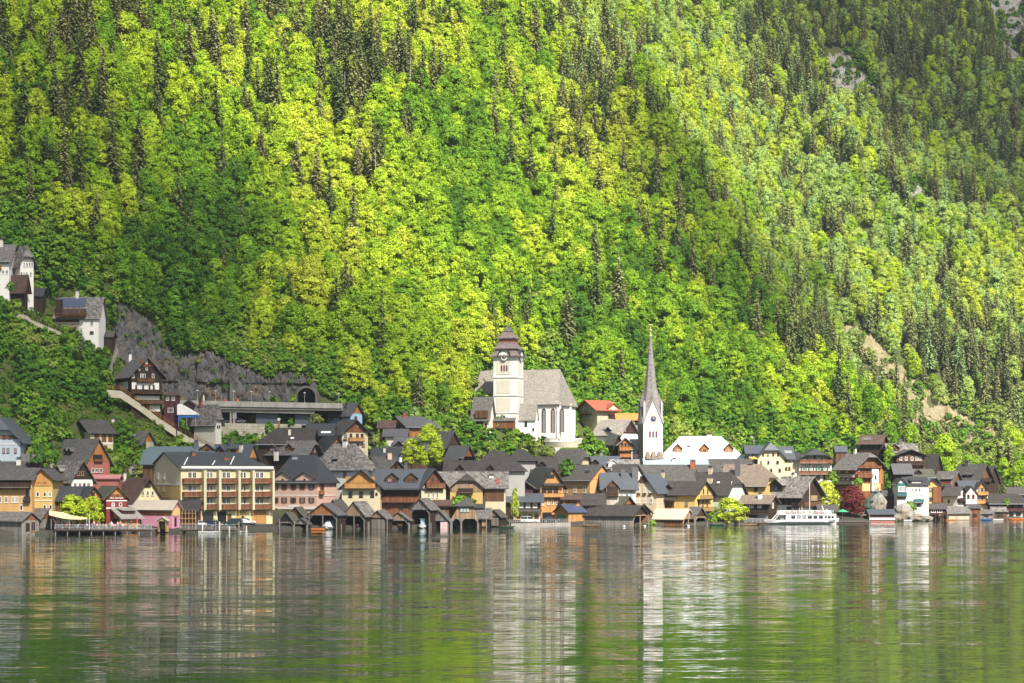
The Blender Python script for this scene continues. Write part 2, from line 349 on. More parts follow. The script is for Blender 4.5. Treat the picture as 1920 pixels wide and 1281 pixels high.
def make_conifer(seed, H, RW, sparse=1.0, size=.40):
    rg = random.Random(seed); Q = []
    lv = int(H*1.5)
    for i in range(lv):
        t = i/lv; z = H*(.16+.84*t); r = RW*(1-t)**.85*rg.uniform(.75,1.15)+.25; nb = max(4, int(11*(1-t)*sparse+3))
        for j in range(nb):
            a = 2*math.pi*j/nb+rg.uniform(-.5,.5); d = Vector((math.cos(a), math.sin(a), 0)); L = r*rg.uniform(.55,1.1)
            m = max(1, int(L/.55))
            for k in range(m):
                s = (k+.6)/m; c = d*L*s+Vector((0,0,z-.34*L*s**1.4)); nn = (Vector((0,0,1))+d*.5+rv(rg)*.7).normalized()
                u = (d-nn*d.dot(nn)).normalized(); w = nn.cross(u); ss = size*rg.uniform(.7,1.25)*(1.15-.4*s); Q.append((c, u*ss*1.3, w*ss*.8))
    Q.append((Vector((0,0,H)), Vector((.12,0,0)), Vector((0,0,.8))))
    me = quads_mesh('crown', Q, M_NEEDLE)
    tb = MB(); tb.bar((0,0,-1.5), (0,0,H*.5), .012*H+.1, 6, .008*H+.05); tb.bar((0,0,H*.5), (0,0,H), .008*H+.05, 5, .03)
    return me, tb
def proto(name, me, tb):
    r = empty(name); c = bpy.data.objects.new('crown', me); COL.objects.link(c); c.parent = r
    t = tb.build('trunk', M_BARK, r); return r
BROAD = [proto('broadleaf_tree', *make_broad(s, h, w)) for s, h, w in ((1,15,5.0),(2,17,5.4),(3,13.5,4.8),(4,16,4.2),(5,18,5.9),(6,12,4.4),(7,15,5.6))]
CONI = [proto('conifer_tree', *make_conifer(s, h, w, sp)) for s, h, w, sp in ((11,20,3.6,1.2),(12,22,3.9,1.1),(13,17,3.1,1.2),(14,24,3.4,.9))]
def bush_proto(seed, h, w): 
    me, tb = make_broad(seed, h, w, 34, .32, .08, M_BUSH, per=18); return proto('bush', me, tb)
BUSH = [bush_proto(21,3.2,2.2), bush_proto(22,4.5,2.6), bush_proto(23,2.4,2.4), bush_proto(24,5.5,2.6)]

def in_poly(x, y, poly):
    c = False; j = len(poly)-1
    for i in range(len(poly)):
        xi, yi = poly[i]; xj, yj = poly[j]
        if (yi > y) != (yj > y) and x < (xj-xi)*(y-yi)/(yj-yi)+xi: c = not c
        j = i
    return c
# clearings: rock face, lake-side slope, scree, church terrace (outlines on the hillside)
SCREE = [(1585,620),(1605,622),(1650,652),(1700,698),(1770,756),(1800,775),(1850,800),(1890,820),(1850,860),(1790,860),(1730,830),(1700,770),(1670,705),(1620,675)]
CLEAR = [[(205,590),(215,560),(240,570),(290,600),(312,638),(335,660),(400,656),(425,672),(470,692),(508,710),(520,700),(548,693),(580,702),(605,730),(640,770),(200,790)], [(-50,545),(110,545),(210,620),(215,700),(420,835),(-50,900)],
         SCREE,
         [(880,690),(1085,690),(1110,800),(1100,870),(860,870)], [(1080,740),(1240,740),(1240,870),(1080,870)], [(1200,810),(1420,810),(1420,860),(1200,860)],
         [(590,750),(680,745),(690,840),(590,840)],[(1590,800),(1760,815),(1770,905),(1590,900)],[(1535,100),(1600,90),(1650,180),(1560,200)],[(1835,-10),(1925,-10),(1925,75),(1870,70)],[(1860,70),(1915,70),(1920,140),(1868,140)],[(1690,350),(1730,340),(1745,400),(1700,400)],
         [(950,570),(975,570),(975,600),(950,600)],[(1010,640),(1060,650),(1060,690),(1015,680)]]
def field(px, py):
    """(density, conifer share, tint, haze zone) of the woods"""
    n = noise.noise(Vector((px*.004, py*.006, 5))); n2 = noise.noise(Vector((px*.011, py*.014, 8)))
    n4 = noise.noise(Vector((px*.022, py*.012, 21)))
    con = .12+1.05*max(0, n2+.35*n4-.05)
    for (cx, cy_, rx, ry, a) in ((640,150,110,150,.42),(1480,170,60,60,.5),(1750,120,260,170,.38),(1080,230,70,110,.3),(1800,720,130,80,.5),(1250,80,100,80,.1),(1560,40,150,60,.25),
                                 (130,200,80,120,.25),(1880,800,60,100,.5),(1420,620,90,90,.15),(470,250,80,120,.15),(380,560,250,120,-.4),(750,620,150,150,-.4),(1300,700,160,120,-.35),(900,450,200,150,-.12),(1500,400,200,150,-.1)):
        con += a*math.exp(-(((px-cx)/rx)**2+((py-cy_)/ry)**2))
    n5 = noise.noise(Vector((px*.03, py*.03, 31)))
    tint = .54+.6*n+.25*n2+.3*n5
    tint += .16*math.exp(-(((px-650)/450)**2+((py-250)/220)**2))-.28*math.exp(-(((px-250)/300)**2+((py-520)/160)**2))-.1*math.exp(-(((px-1400)/250)**2+((py-650)/150)**2))  # sunlit yellow of the middle slope, deeper green lower left, put into the tint
    tint -= .30*math.exp(-(((px-1390)/170)**2+((py-520)/130)**2))+.12*math.exp(-(((px-330)/170)**2+((py-480)/110)**2))  # cloud-dark patch of the near spur put into the leaf tint
    return con, tint
TREES = []
def plant_woods():
    rg = random.Random(3); y = 540.0
    while y < 1490:
        st = 5.1 if y < 900 else 5.8
        x0, x1 = -.335*y, .335*y; x = x0+rg.uniform(0, st)
        while x < x1:
            X = x+rg.uniform(-.45,.45)*st; Y = y+rg.uniform(-.45,.45)*st*.62; x += st*1.12
            z, k = land(X, Y)
            px, py = px_of((X, Y, z))
            if k < 4.05 or py < -230: continue
            if px < 215 and k < 4.9 and py > 480: continue
            if Y > 720 and (in_poly(px, py-45, SCREE) or in_poly(px, py-85, SCREE) or in_poly(px, py-20, SCREE)) and rg.random() < .9: continue
            if px > 1772 and Y < 790 and rg.random() < .93: continue
            if px > 1785 and py > 770 and Y > 700 and rg.random() < .8: continue
            if any(in_poly(px, py+(0 if q is not CLEAR[0] else -12), q) for q in CLEAR):
                if not (px > 1590 and py > 600 and rg.random() < .12): continue
            if 400 < px < 620 and k < 5.5 and py > 625:
                if rg.random() > .5: continue
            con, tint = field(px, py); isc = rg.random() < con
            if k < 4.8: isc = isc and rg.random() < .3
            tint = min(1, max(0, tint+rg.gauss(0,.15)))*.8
            if Y > 820 and not isc: tint = rg.uniform(.86, 1) if rg.random() < .62 else min(.8, tint*.6+.28)  # far crowns paler: larch green, plus distance haze put into the tint
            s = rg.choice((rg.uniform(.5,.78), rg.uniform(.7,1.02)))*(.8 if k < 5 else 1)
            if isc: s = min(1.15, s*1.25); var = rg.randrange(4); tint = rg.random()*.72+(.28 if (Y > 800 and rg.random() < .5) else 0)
            else: var = rg.randrange(7)
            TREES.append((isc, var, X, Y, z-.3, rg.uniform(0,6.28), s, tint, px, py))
        y += st*.62
plant_woods()
def scatter(name, pts, variants, label=None):
    """one object that instances crown and trunk meshes of the prototypes on its points"""
    me = bpy.data.meshes.new(name); me.from_pydata([p[0] for p in pts], [], [])
    for an, i in (('rz',1),('sc',2),('tint',4)):
        a = me.attributes.new(an, 'FLOAT', 'POINT'); a.data.foreach_set('value', [float(p[i]) for p in pts])
    a = me.attributes.new('var', 'INT', 'POINT'); a.data.foreach_set('value', [int(p[3]) for p in pts])
    o = bpy.data.objects.new(name, me); COL.objects.link(o); tag(o, label, kind='stuff')
    g = bpy.data.node_groups.new(name, 'GeometryNodeTree')
    g.interface.new_socket('Geometry', in_out='INPUT', socket_type='NodeSocketGeometry'); g.interface.new_socket('Geometry', in_out='OUTPUT', socket_type='NodeSocketGeometry')
    ns, lk = g.nodes, g.links; gi = ns.new('NodeGroupInput'); go = ns.new('NodeGroupOutput'); jn = ns.new('GeometryNodeJoinGeometry')
    def attr(n, t):
        a = ns.new('GeometryNodeInputNamedAttribute'); a.data_type = t; a.inputs[0].default_value = n; return next(s for s in a.outputs if s.enabled and s.name == 'Attribute')
    rz, sc, va = attr('rz','FLOAT'), attr('sc','FLOAT'), attr('var','INT')
    cb = ns.new('ShaderNodeCombineXYZ'); lk.new(rz, cb.inputs[2]); cs = ns.new('ShaderNodeCombineXYZ')
    for i in range(3): lk.new(sc, cs.inputs[i])
    for k, v in enumerate(variants):
        cp = ns.new('FunctionNodeCompare'); cp.data_type = 'INT'; cp.operation = 'EQUAL'
        ins = [s for s in cp.inputs if s.enabled]; lk.new(va, ins[0]); ins[1].default_value = k
        for ch in v.children:
            oi = ns.new('GeometryNodeObjectInfo'); oi.inputs['Object'].default_value = ch; oi.transform_space = 'ORIGINAL'
            ip = ns.new('GeometryNodeInstanceOnPoints'); lk.new(gi.outputs[0], ip.inputs['Points']); lk.new(cp.outputs[0], ip.inputs['Selection'])
            lk.new(oi.outputs['Geometry'], ip.inputs['Instance']); lk.new(cb.outputs[0], ip.inputs['Rotation']); lk.new(cs.outputs[0], ip.inputs['Scale'])
            lk.new(ip.outputs[0], jn.inputs[0])
    lk.new(jn.outputs[0], go.inputs[0]); md = o.modifiers.new('scatter', 'NODES'); md.node_group = g
    return o
ZONES = [(0,430,0,330,'high on the mountain at the upper left'),(0,430,330,700,'above the grey rock face'),
 (430,700,0,330,'high above the road tunnel'),(430,700,330,800,'just above the tunnel mouth'),
 (700,960,0,450,'high above the hilltop church tower'),(700,900,450,860,'left of the hilltop church'),(900,1110,400,860,'behind the hilltop church'),
 (960,1250,0,420,'high in the middle of the mountainside'),(1110,1330,400,860,'behind the pointed grey church spire'),(1330,1620,450,880,'on the spur above the right half of town'),
 (1250,1920,0,450,'on the hazy slope at the upper right'),(1600,1920,450,990,'on the far slope beyond the last houses')]
def zone(px, py):
    for a, b, c, d, t in ZONES:
        if a <= px < b and c <= py < d: return t
    return 'at the edge of the mountain woods'
def place_trees():
    for flag, protos, nm, sp in ((False, BROAD, 'broadleaf_tree', 'broadleaf tree'), (True, CONI, 'conifer_tree', 'conifer')):
        ts = [t for t in TREES if t[0] == flag]
        vis = sorted([t for t in ts if -5 < t[8] < 1925 and t[9]-40 > 0], key=lambda t: t[3]/t[6])
        # the 290 that show largest
        ind = vis[:290]; ids = set(map(id, ind)); rest = [t for t in ts if id(t) not in ids]
        used = set()
        for t in ind:
            _, v, X, Y, Z, rz, s, tint, px, py = t
            r = protos[v] if v not in used else copy_tree(protos[v]); used.add(v)
            r.location = (X, Y, Z); r.rotation_euler = (0,0,rz); r.scale = (s,s,s)
            for ch in r.children: ch['tint'] = float(tint)
            z_ = zone(px, py)
            if flag: cl = 'olive brown' if tint < .35 else ('dark green' if tint < .7 else 'blue green'); shape = 'narrow' if v in (0,2) else 'tall thin'
            else: cl = 'dark green' if tint < .25 else ('mid green' if tint < .4 else ('bright green' if tint < .55 else ('yellow green' if tint < .83 else 'pale green'))); shape = 'wide crowned' if v in (1,4,6) else ('slender' if v == 3 else ('small' if v in (2,5) else 'round'))
            tag(r, f'{cl} {shape} {sp} {z_}', 'tree', f'{cl} {sp}s {z_}')
        for v in range(len(protos)):
            if v not in used: protos[v].location = (ind[v][2]+2, ind[v][3]+2, ind[v][4]); tag(protos[v], 'tree deep in the dense woods of the mountainside', 'tree', 'woods')
        scatter('forest' if not flag else 'conifer_forest', [((t[2],t[3],t[4]), t[5], t[6], t[1], t[7]) for t in rest], protos,
                'dense broadleaf woods covering the mountainside' if not flag else 'dark conifers standing among the mountainside woods')
place_trees()
UNDER = []
def plant_under():
    rg = random.Random(9); pts = []
    for _ in range(90000):
        px = rg.uniform(-120, 2040); D = rg.uniform(shore(px)+12, shore(px)+200)
        X = (px-CX)/F*D; z, k = land(X, D); _, py = px_of((X, D, z))
        left = px < 460 and k > 2.1 and k < 5.3
        if 205 < px < 620 and k > 3.75 and in_poly(px, py+6, CLEAR[0]): continue
        if left and noise.noise(Vector((X*.05, D*.05, 2))) > .34 and rg.random() < .5: continue
        if not left and (k < 3.4 or k > 8.6): continue
        if px > 330 and px < 600 and k > 4.6 and k < 5.6 and py > 600: UNDER.append(((X+rg.uniform(-2,2), D, z-.2), rg.uniform(0,6.3), rg.uniform(.4,.9), rg.randrange(4), min(1,max(0,rg.gauss(.6,.25)))))
        if px > 600 and k < 4 and rg.random() < .5: continue
        if not left and k > 6.3 and rg.random() < .6: continue
        if any(in_poly(px, py, q) for q in CLEAR[:1]): continue
        if px > 1590 and py > 590 and k > 5 and rg.random() < .75: continue
        UNDER.append(((X, D, z-.2), rg.uniform(0,6.3), rg.uniform(.5,1.15), rg.randrange(4), min(1,max(0,rg.gauss(.42+.5*noise.noise(Vector((X*.06,D*.06,7))),.22)))))
        if len(UNDER) > 14000: break
plant_under()
rgu = random.Random(19)
for _ in range(4600):
    px = rgu.uniform(1765, 1990); D = rgu.uniform(640, 1060); X = (px-CX)/F*D; z, k = land(X, D); _, py = px_of((X, D, z))
    if py > 740 and not in_poly(px, py, SCREE): UNDER.append(((X, D, z-.2), rgu.uniform(0,6.3), rgu.uniform(.5,1.5), rgu.randrange(4), min(1,max(0,rgu.gauss(.85,.15)))))
for _ in range(1500):
    px = rgu.uniform(470, 1780); D = rgu.uniform(shore(px)+30, shore(px)+110); X = (px-CX)/F*D; z, k = land(X, D)
    if 2.0 < k < 3.6 and z > 6: UNDER.append(((X, D, z-.2), rgu.uniform(0,6.3), rgu.uniform(.4,1.0), rgu.randrange(4), min(1,max(0,rgu.gauss(.55,.25)))))

def snags():
    rg = random.Random(12); mt = plain('bare_grey_trunk', (.34,.31,.27), .9)
    for k, (px, py) in enumerate(((769,160),(880,140),(646,180),(598,265),(705,350),(1015,600),(1128,395),(1245,185),(430,175),(1545,520),(345,235))):
        D = hit(px, py+35, 500); q = P(px, py+35, D); h_ = rg.uniform(15,20); b_ = MB(); b_.bar((0,0,-1),(rg.uniform(-.3,.3),0,h_),.2,6,.06)
        for i in range(7): z = h_*(.35+.09*i); a = rg.uniform(0,6.3); b_.bar((0,0,z),(math.cos(a)*1.3,math.sin(a)*1.3,z+.5),.05,4,.02)
        o = b_.build('dead_tree', mt); o.location = q; tag(o, f'bare pale grey dead trunk standing {zone(px, py)}', 'tree', f'dead trunks {zone(px, py)}')
snags()

GRASS = []
for _ in range(9000):
    px = rgu.uniform(-120, 640); D = rgu.uniform(shore(px)+22, shore(px)+105); X = (px-CX)/F*D; z, k = land(X, D)
    if 2.0 < k < 5.2 and not (px > 205 and k > 3.9): GRASS.append(((X, D, z-.15), rgu.uniform(0,6.3), rgu.uniform(.12,.32), rgu.randrange(4), min(1,max(0,rgu.gauss(.5+.6*noise.noise(Vector((X*.09,D*.09,4))),.2)))))
# ---------------------------------------------------------------- palette
W = {
 'white': plaster('white_plaster', (.82,.79,.74), .14), 'offwhite': plaster('offwhite_plaster', (.70,.67,.58), .35), 'grey': plaster('grey_plaster', (.42,.42,.40), .3),
 'paleblue': plaster('pale_blue_plaster', (.46,.53,.60), .3), 'skyblue': plaster('sky_blue_plaster', (.33,.50,.66), .25),
 'cream': plaster('cream_plaster', (.64,.57,.38), .35), 'yellow': plaster('yellow_plaster', (.60,.42,.15), .35), 'lemon': plaster('lemon_plaster', (.74,.65,.40), .25),
 'ochre': plaster('ochre_plaster', (.54,.33,.13), .4), 'orange': plaster('orange_plaster', (.62,.29,.09), .3), 'pink': plaster('pink_plaster', (.70,.47,.37), .25),
 'rose': plaster('rose_plaster', (.40,.15,.12), .4), 'candy': plaster('candy_pink_plaster', (.68,.31,.43), .3), 'palepink': plaster('pale_pink_plaster', (.75,.55,.55), .2),
 'red': plaster('dark_red_plaster', (.24,.045,.045), .35), 'mint': plaster('pale_green_plaster', (.55,.60,.54), .3), 'stone': plaster('rough_stone', (.46,.42,.34), .8),
 'wall_stone': plaster('cream_stone', (.55,.50,.38), .6), 'beige': plaster('beige_plaster', (.52,.43,.29), .35),
 'brown': wood('brown_boards', (.15,.075,.038), (.06,.032,.018)), 'dark': wood('dark_boards', (.055,.032,.022), (.02,.013,.010)),
 'orangewood': wood('orange_boards', (.40,.17,.055), (.20,.085,.03)), 'redwood': wood('red_brown_boards', (.24,.095,.042), (.09,.04,.022)),
 'honey': wood('honey_boards', (.50,.26,.085), (.32,.16,.055)), 'greywood': wood('grey_weathered_boards', (.26,.235,.21), (.11,.10,.09), 3),
 'tanwood': wood('tan_weathered_boards', (.36,.25,.15), (.17,.11,.07), 3), 'palewood': wood('pale_new_wood', (.70,.48,.22), (.55,.36,.16)), 'plum': wood('plum_brown_boards', (.10,.035,.04), (.05,.02,.022)),
}
RF = {
 'slate': tiles('dark_slate', (.064,.057,.052), (.038,.034,.032)), 'grey': tiles('grey_slate', (.10,.095,.088), (.062,.059,.056)),
 'shingle': tiles('silver_shingles', (.19,.178,.165), (.085,.08,.075), .5, .3, .55), 'pale': tiles('pale_shingles', (.36,.33,.29), (.25,.23,.20), .5, .3, .45, lichen=(.17,.15,.125)),
 'mottled': tiles('mottled_shingles', (.26,.24,.22), (.06,.056,.052), .7, .45, .5), 'brown': tiles('brown_tiles', (.13,.08,.065), (.08,.05,.042)), 'tan': tiles('tan_shingles', (.24,.19,.15), (.15,.12,.095), .5, .3, .4),
 'olive': tiles('olive_slate', (.11,.11,.08), (.07,.07,.052)), 'red': tiles('red_tiles', (.42,.12,.07), (.33,.085,.05), .4, .35, .15), 'orange': tiles('orange_tiles', (.75,.27,.08), (.62,.21,.06), .4, .35, .15),
 'anthracite': sheet('anthracite_metal', (.04,.041,.045)), 'blue': sheet('blue_grey_metal', (.066,.075,.088)), 'teal': sheet('teal_metal', (.085,.12,.135)), 'navy': sheet('navy_metal', (.05,.065,.11)),
 'aqua': sheet('pale_aqua_metal', (.26,.35,.36)), 'whitemetal': sheet('white_metal', (.78,.80,.82)), 'wetslate': sheet('smooth_slate', (.085,.086,.09), 1.2), 'rosy': sheet('dull_pink_metal', (.42,.17,.17)), 'planks': sheet('silver_plank_roof', (.24,.225,.205), .35, .8, .2),
 'ice': sheet('pale_plank_roof', (.40,.35,.28), .8, .7, .2),
}
M_PANE = plain('window_glass', (.02,.025,.032), .12, 0, .6); M_PALEPANE = plain('curtained_glass', (.22,.24,.25), .2, 0, .5)
M_WF = plain('white_paint', (.72,.70,.66), .5); M_BF = plain('brown_paint', (.14,.05,.03), .6); M_DK = plain('black_and_opening_shade', (.012,.011,.012), .9); M_CHB = plain('chimney_cap', (.10,.10,.11), .7)  # the near-black is also laid flat over openings as their inner shade
M_BRICK = tiles('red_brick', (.42,.13,.07), (.33,.10,.055), .3, .15, .2); M_STEEL = plain('galvanised_steel', (.45,.46,.47), .4, .3); M_GREENP = plain('green_paint', (.02,.13,.08), .5)
M_TEALP = plain('teal_paint', (.03,.12,.13), .5); M_STONE = W['stone']; M_CONC = plaster('concrete', (.36,.34,.31), .6)

GUT = [M_CHB, M_STEEL, M_BF]
# ---------------------------------------------------------------- house builder
HOUSES = []
class House:
    """ridge along local x; the long front face is y=0, the gables stand at x=0 and x=L; near corner placed on its ray"""
    def __init__(s, label, o, xs, ye, yr, off, phi=30, dep=10, wall='white', roof='slate', hip=(0,0), ov=.8, gable=None, name='house', cat='house', group=None, base=None, gz_=None, drop=None, D=None, th=.22, openf=None, hk=.85):
        s.hk = hk
        s.openf = openf
        xm = xs[1] if len(xs) == 3 else xs[0]; s.o = o; s.wm = wall
        if o == 'EG': xm = xs[1]
        D = D or shore(xm)+off; s.D = D; m = D/F; ph = R(phi)
        if o == 'E': s.L = (xs[1]-xs[0])*m; s.W = dep; th_ = 0
        elif o == 'G': s.W = (xs[1]-xs[0])*m; s.L = dep; th_ = -math.pi/2
        elif o == 'EG': s.L = (xs[1]-xs[0])*m/math.cos(ph); s.W = (xs[2]-xs[1])*m/math.sin(ph); th_ = -ph
        else: s.L = (xs[2]-xs[1])*m/math.cos(ph); s.W = (xs[1]-xs[0])*m/math.sin(ph); th_ = ph
        if o in ('EG','GE'):
            def along(px, dx, dy): pp = (px-CX)/F; return (pp*D-(xm-CX)/F*D)/(dx-pp*dy)
            p0, p2 = xs[0], xs[2]
            for _ in range(30):
                ph = R(phi); c, sn = math.cos(ph), math.sin(ph)
                if o == 'EG': s.L = along(p0, -c, sn); s.W = along(p2, sn, c)
                else: s.L = along(p2, c, sn); s.W = along(p0, -sn, c)
                if 0 < s.W < 17.5 and s.L > 0: break
                phi += 2
            th_ = -ph if o == 'EG' else ph
        c, sn = math.cos(th_), math.sin(th_); ex = Vector((c, sn, 0)); ey = Vector((-sn, c, 0))
        near = P(xm, ye, D); ze = near.z
        org = near if o in ('E','GE') else near-ex*s.L
        zb = []
        for a in (0, s.L):
            for b in (0, s.W):
                q = org+ex*a+ey*b; zb.append(land(q.x, q.y)[0])
        z0 = min(zb)-.3 if base is None else base
        if drop is not None: z0 = min(ze-drop, min(zb)-.2)
        z0 = min(z0, ze-1.2)
        s.root = empty(name, (org.x, org.y, z0), th_, label, cat, group)
        s.M = Matrix.Translation((org.x, org.y, z0)) @ Matrix.Rotation(th_, 4, 'Z'); s.Mi = s.M.inverted()
        s.ze = ze-z0
        # ridge height measured at the visible gable end
        rx = s.L if o in ('EG','G') else 0
        if o == 'E': rx = s.L/2
        q = org+ex*rx+ey*(s.W/2); s.zr = CH+(HOR-yr)/F*q.y-z0
        if s.zr < s.ze+.6: s.zr = s.ze+.6
        s.hip = hip; s.ov = ov; s.pitch = (s.zr-s.ze)/(s.W/2)
        s.walls(wall, gable); s.roof(roof, th); HOUSES.append(s)
    def zroof(s, y): return s.zr-abs(y-s.W/2)*s.pitch
    def endpts(s, x, h, inset=0):
        """outline of a gable wall under the roof above the eaves"""
        W = s.W; H = s.zr-s.ze
        if h >= 1: return []
        if h <= 0: return [(x, 0, s.ze), (x, W, s.ze), (x, W/2, s.zr-.05)]
        zc = s.zr-h*H; yo = h*W/2
        return [(x, 0, s.ze), (x, W, s.ze), (x, W/2+yo, zc), (x, W/2-yo, zc)]
    def walls(s, wall, gable):
        mb = MB(); L, Wd = s.L, s.W
        if s.openf is None: mb.box(0, L, 0, Wd, 0, s.ze)
        else:
            q = .16
            mb.box(0, L, 0, q, 0, s.ze).box(0, L, Wd-q, Wd, 0, s.ze)
            if s.openf == 'R': mb.box(0, q, q, Wd-q, 0, s.ze)
            else: mb.box(L-q, L, q, Wd-q, 0, s.ze)
            xf = L if s.openf == 'R' else 0; sg = 1 if s.openf == 'R' else -1
            pb = MB(); 
            for y in ([0.02, Wd-.22]+([Wd/2-.1] if Wd > 6 else [])): pb.box(*sorted((xf-.1*sg, xf+.14*sg)), y, y+.22, 0, s.ze)
            pb.box(*sorted((xf-.1*sg, xf+.12*sg)), .22, Wd-.22, s.ze-.28, s.ze)
            k = min(1.3, Wd*.22)
            pb.bar((xf+.06*sg, .2, s.ze-k), (xf+.06*sg, k, s.ze-.15), .09).bar((xf+.06*sg, Wd-.2, s.ze-k), (xf+.06*sg, Wd-k, s.ze-.15), .09)
            pb.build('post_frame', W['tanwood'] if s.openf == 'R' else W['greywood'], s.root)
        gs = []
        for x, h, dx in ((0, s.hip[0], .25), (s.L, s.hip[1], -.25)):
            pts = s.endpts(x, h)
            if pts:
                if gable:
                    x2 = x+(.06 if x > 0 else -.06); gs.append(MB().extr([(x2, p[1], p[2]-(.0 if p[2] > s.ze+.1 else 0)) for p in pts], (dx, 0, 0)))
                else: mb.extr([(p[0]+(.0),p[1],p[2]) for p in pts], (dx, 0, 0))
        s.wall = mb.build('wall', W[wall], s.root)
        for g in gs: g.build('gable', W[gable], s.root)
    def roof(s, roof, th):
        o = s.ov; L, Wd = s.L, s.W; pz = s.pitch; ze = s.ze-o*pz*.75; zr = s.zr+.12
        sl = (zr-ze)/(Wd/2+o)
        x0, x1 = -o, L+o; yc = Wd/2; ye = Wd/2+o
        mb = MB(); H = zr-ze
        def end(x, h, sg):
            if h <= 0: return (x, yc, zr), None
            h = min(h, 1); ins = h*Wd/2*s.hk
            return (x+sg*ins, yc, zr), (x, h*ye, zr-h*H)
        r0, p0 = end(x0, s.hip[0], 1); r1, p1 = end(x1, s.hip[1], -1)
        if r0[0] > r1[0]: m_ = (r0[0]+r1[0])/2; r0 = (m_-.02, yc, zr); r1 = (m_+.02, yc, zr)
        def side(sg):
            pts = []
            full0 = s.hip[0] >= 1; full1 = s.hip[1] >= 1
            pts.append((x0, yc+sg*ye, ze))
            pts.append((x1, yc+sg*ye, ze))
            if p1 and not full1: pts.append((x1, yc+sg*p1[1], p1[2]))
            pts.append(r1); pts.append(r0)
            if p0 and not full0: pts.append((x0, yc+sg*p0[1], p0[2]))
            return pts
        polys = [side(-1), side(1)[::-1]]
        if p0: polys.append([r0, (x0, yc+p0[1], p0[2]), (x0, yc-p0[1], p0[2])])
        if p1: polys.append([r1, (x1, yc-p1[1], p1[2]), (x1, yc+p1[1], p1[2])])
        for pl in polys: mb.extr([Vector(p) for p in pl], (0, 0, -th))
        s.rsl = sl; s.rze = ze; s.rzr = zr
        s.roofo = mb.build('roof', RF[roof], s.root)
        if L > 6 and s.root.name.split('.')[0] not in ('boathouse','shed'):
            MB().bar((x0+.1, yc-ye-.04, ze-.04), (x1-.1, yc-ye-.04, ze-.04), .07, 5).build('gutter', GUT[int(L*7) % 3], s.root)
    # --- picking
    def ray(s, px, py, n, c):
        """where the sight line through a photo pixel meets the local plane n.x=c"""
        a = s.Mi @ Vector((0, 0, CH)); b = s.Mi @ P(px, py, 100.0); d = b-a; n = Vector(n); t = (c-n.dot(a))/n.dot(d); return a+d*t
    def face(s, f):
        return {'F': ((0,1,0), 0, Vector((1,0,0)), Vector((0,-1,0))), 'R': ((1,0,0), s.L+.06, Vector((0,1,0)), Vector((1,0,0))), 'L': ((1,0,0), -.06, Vector((0,1,0)), Vector((-1,0,0)))}[f]
    def win(s, f, pxs, pys, w=.95, h=1.3, st='w', off=0, label=None):
        n, c, ux, uo = s.face(f)
        for py in (pys if isinstance(pys, (list, tuple)) else [pys]):
            for px in (pxs if isinstance(pxs, (list, tuple)) else [pxs]):
                p = s.ray(px, py, n, c)+uo*(.01+off); window(s.root, p, ux, uo, w, h, st)
    def door(s, f, px, py, w=1.1, h=2.1, m=None):
        n, c, ux, uo = s.face(f); p = s.ray(px, py, n, c)
        MB().obox(p+uo*.03-Vector((0,0,h/2)), ux*(w/2), uo*.05, Vector((0,0,h))).build('door', m or W['brown'], s.root)
    def panel(s, f, px0, px1, py0, py1, m='brown', out=.07, name='panel'):
        n, c, ux, uo = s.face(f); a = s.ray(px0, py0, n, c); b = s.ray(px1, py1, n, c); mid = (a+b)/2; mid.z = min(a.z, b.z)
        mid -= uo*((mid-a).dot(uo)); hl = abs((b-a).dot(ux))/2
        return MB().obox(mid+uo*(out/2), ux*hl, uo*(out/2+.01), Vector((0,0,abs(a.z-b.z)))).build(name, W[m] if m in W else (RF[m] if m in RF else m), s.root)
    def lean(s, f, px0, px1, py_hi, py_lo, dep=2.5, m='slate', posts=False):
        """a pent roof on a wall face: high edge at row py_hi on the wall, low edge dep metres out"""
        n, c, ux, uo = s.face(f); a = s.ray(px0, py_hi, n, c); b = s.ray(px1, py_hi, n, c); z = (a.z+b.z)/2
        n2 = Vector(n); c2 = c+dep*uo.dot(n2); lo = s.ray((px0+px1)/2, py_lo, n, c2).z
        a.z = b.z = z; e = uo*dep+Vector((0,0,min(lo, z-.2)-z))
        o = MB().extr([a, b, b+e, a+e], (0,0,.14)).build('pent_roof', RF[m] if m in RF else m, s.root)
        if posts:
            q = MB()
            for w_ in (a, b): q.obox(w_+e*.95+(b-a).normalized()*0-Vector((0,0,2.3)), ux*.08, uo*.08, Vector((0,0,2.2)))
            q.build('post', W['brown'], s.root)
        return o
    def band(s, f, py, hgt=.22, m=None, a=0, b=None, out=.04, name='band'):
        n, c, ux, uo = s.face(f); full = s.L if f == 'F' else s.W; b = full if b is None else b
        p = s.ray(*px_mid(s, f), n, c); z = s.ray(px_mid(s, f)[0], py, n, c).z
        ctr = (ux*((a+b)/2)+(Vector((c,0,0)) if f in 'RL' else Vector()))+Vector((0,0,z-hgt/2))
        MB().obox(ctr+uo*(out/2), ux*((b-a)/2), uo*(out/2+.01), Vector((0,0,hgt))).build(name, m or M_WF, s.root)
    def balcony(s, f, px0, px1, pyt, dep=1.1, h=1.0, m='brown', solid=True, posts=None, rows=1):
        n, c, ux, uo = s.face(f); a = s.ray(px0, pyt, n, c-dep*0); b = s.ray(px1, pyt, n, c); zt = (a.z+b.z)/2
        a.z = b.z = 0
        if (b-a).dot(ux) < 0: a, b = b, a
        mid = (a+b)/2; hl = (b-a).length/2; base = mid+uo*(dep/2)+Vector((0,0,zt-h))
        fl = MB(); fl.obox(base-Vector((0,0,.15)), ux*hl, uo*(dep/2), Vector((0,0,.15)))
        for sg in (-.9, -.3, .3, .9): fl.obox(base+ux*(sg*hl)-Vector((0,0,.35)), ux*.07, uo*(dep/2-.05), Vector((0,0,.2)))
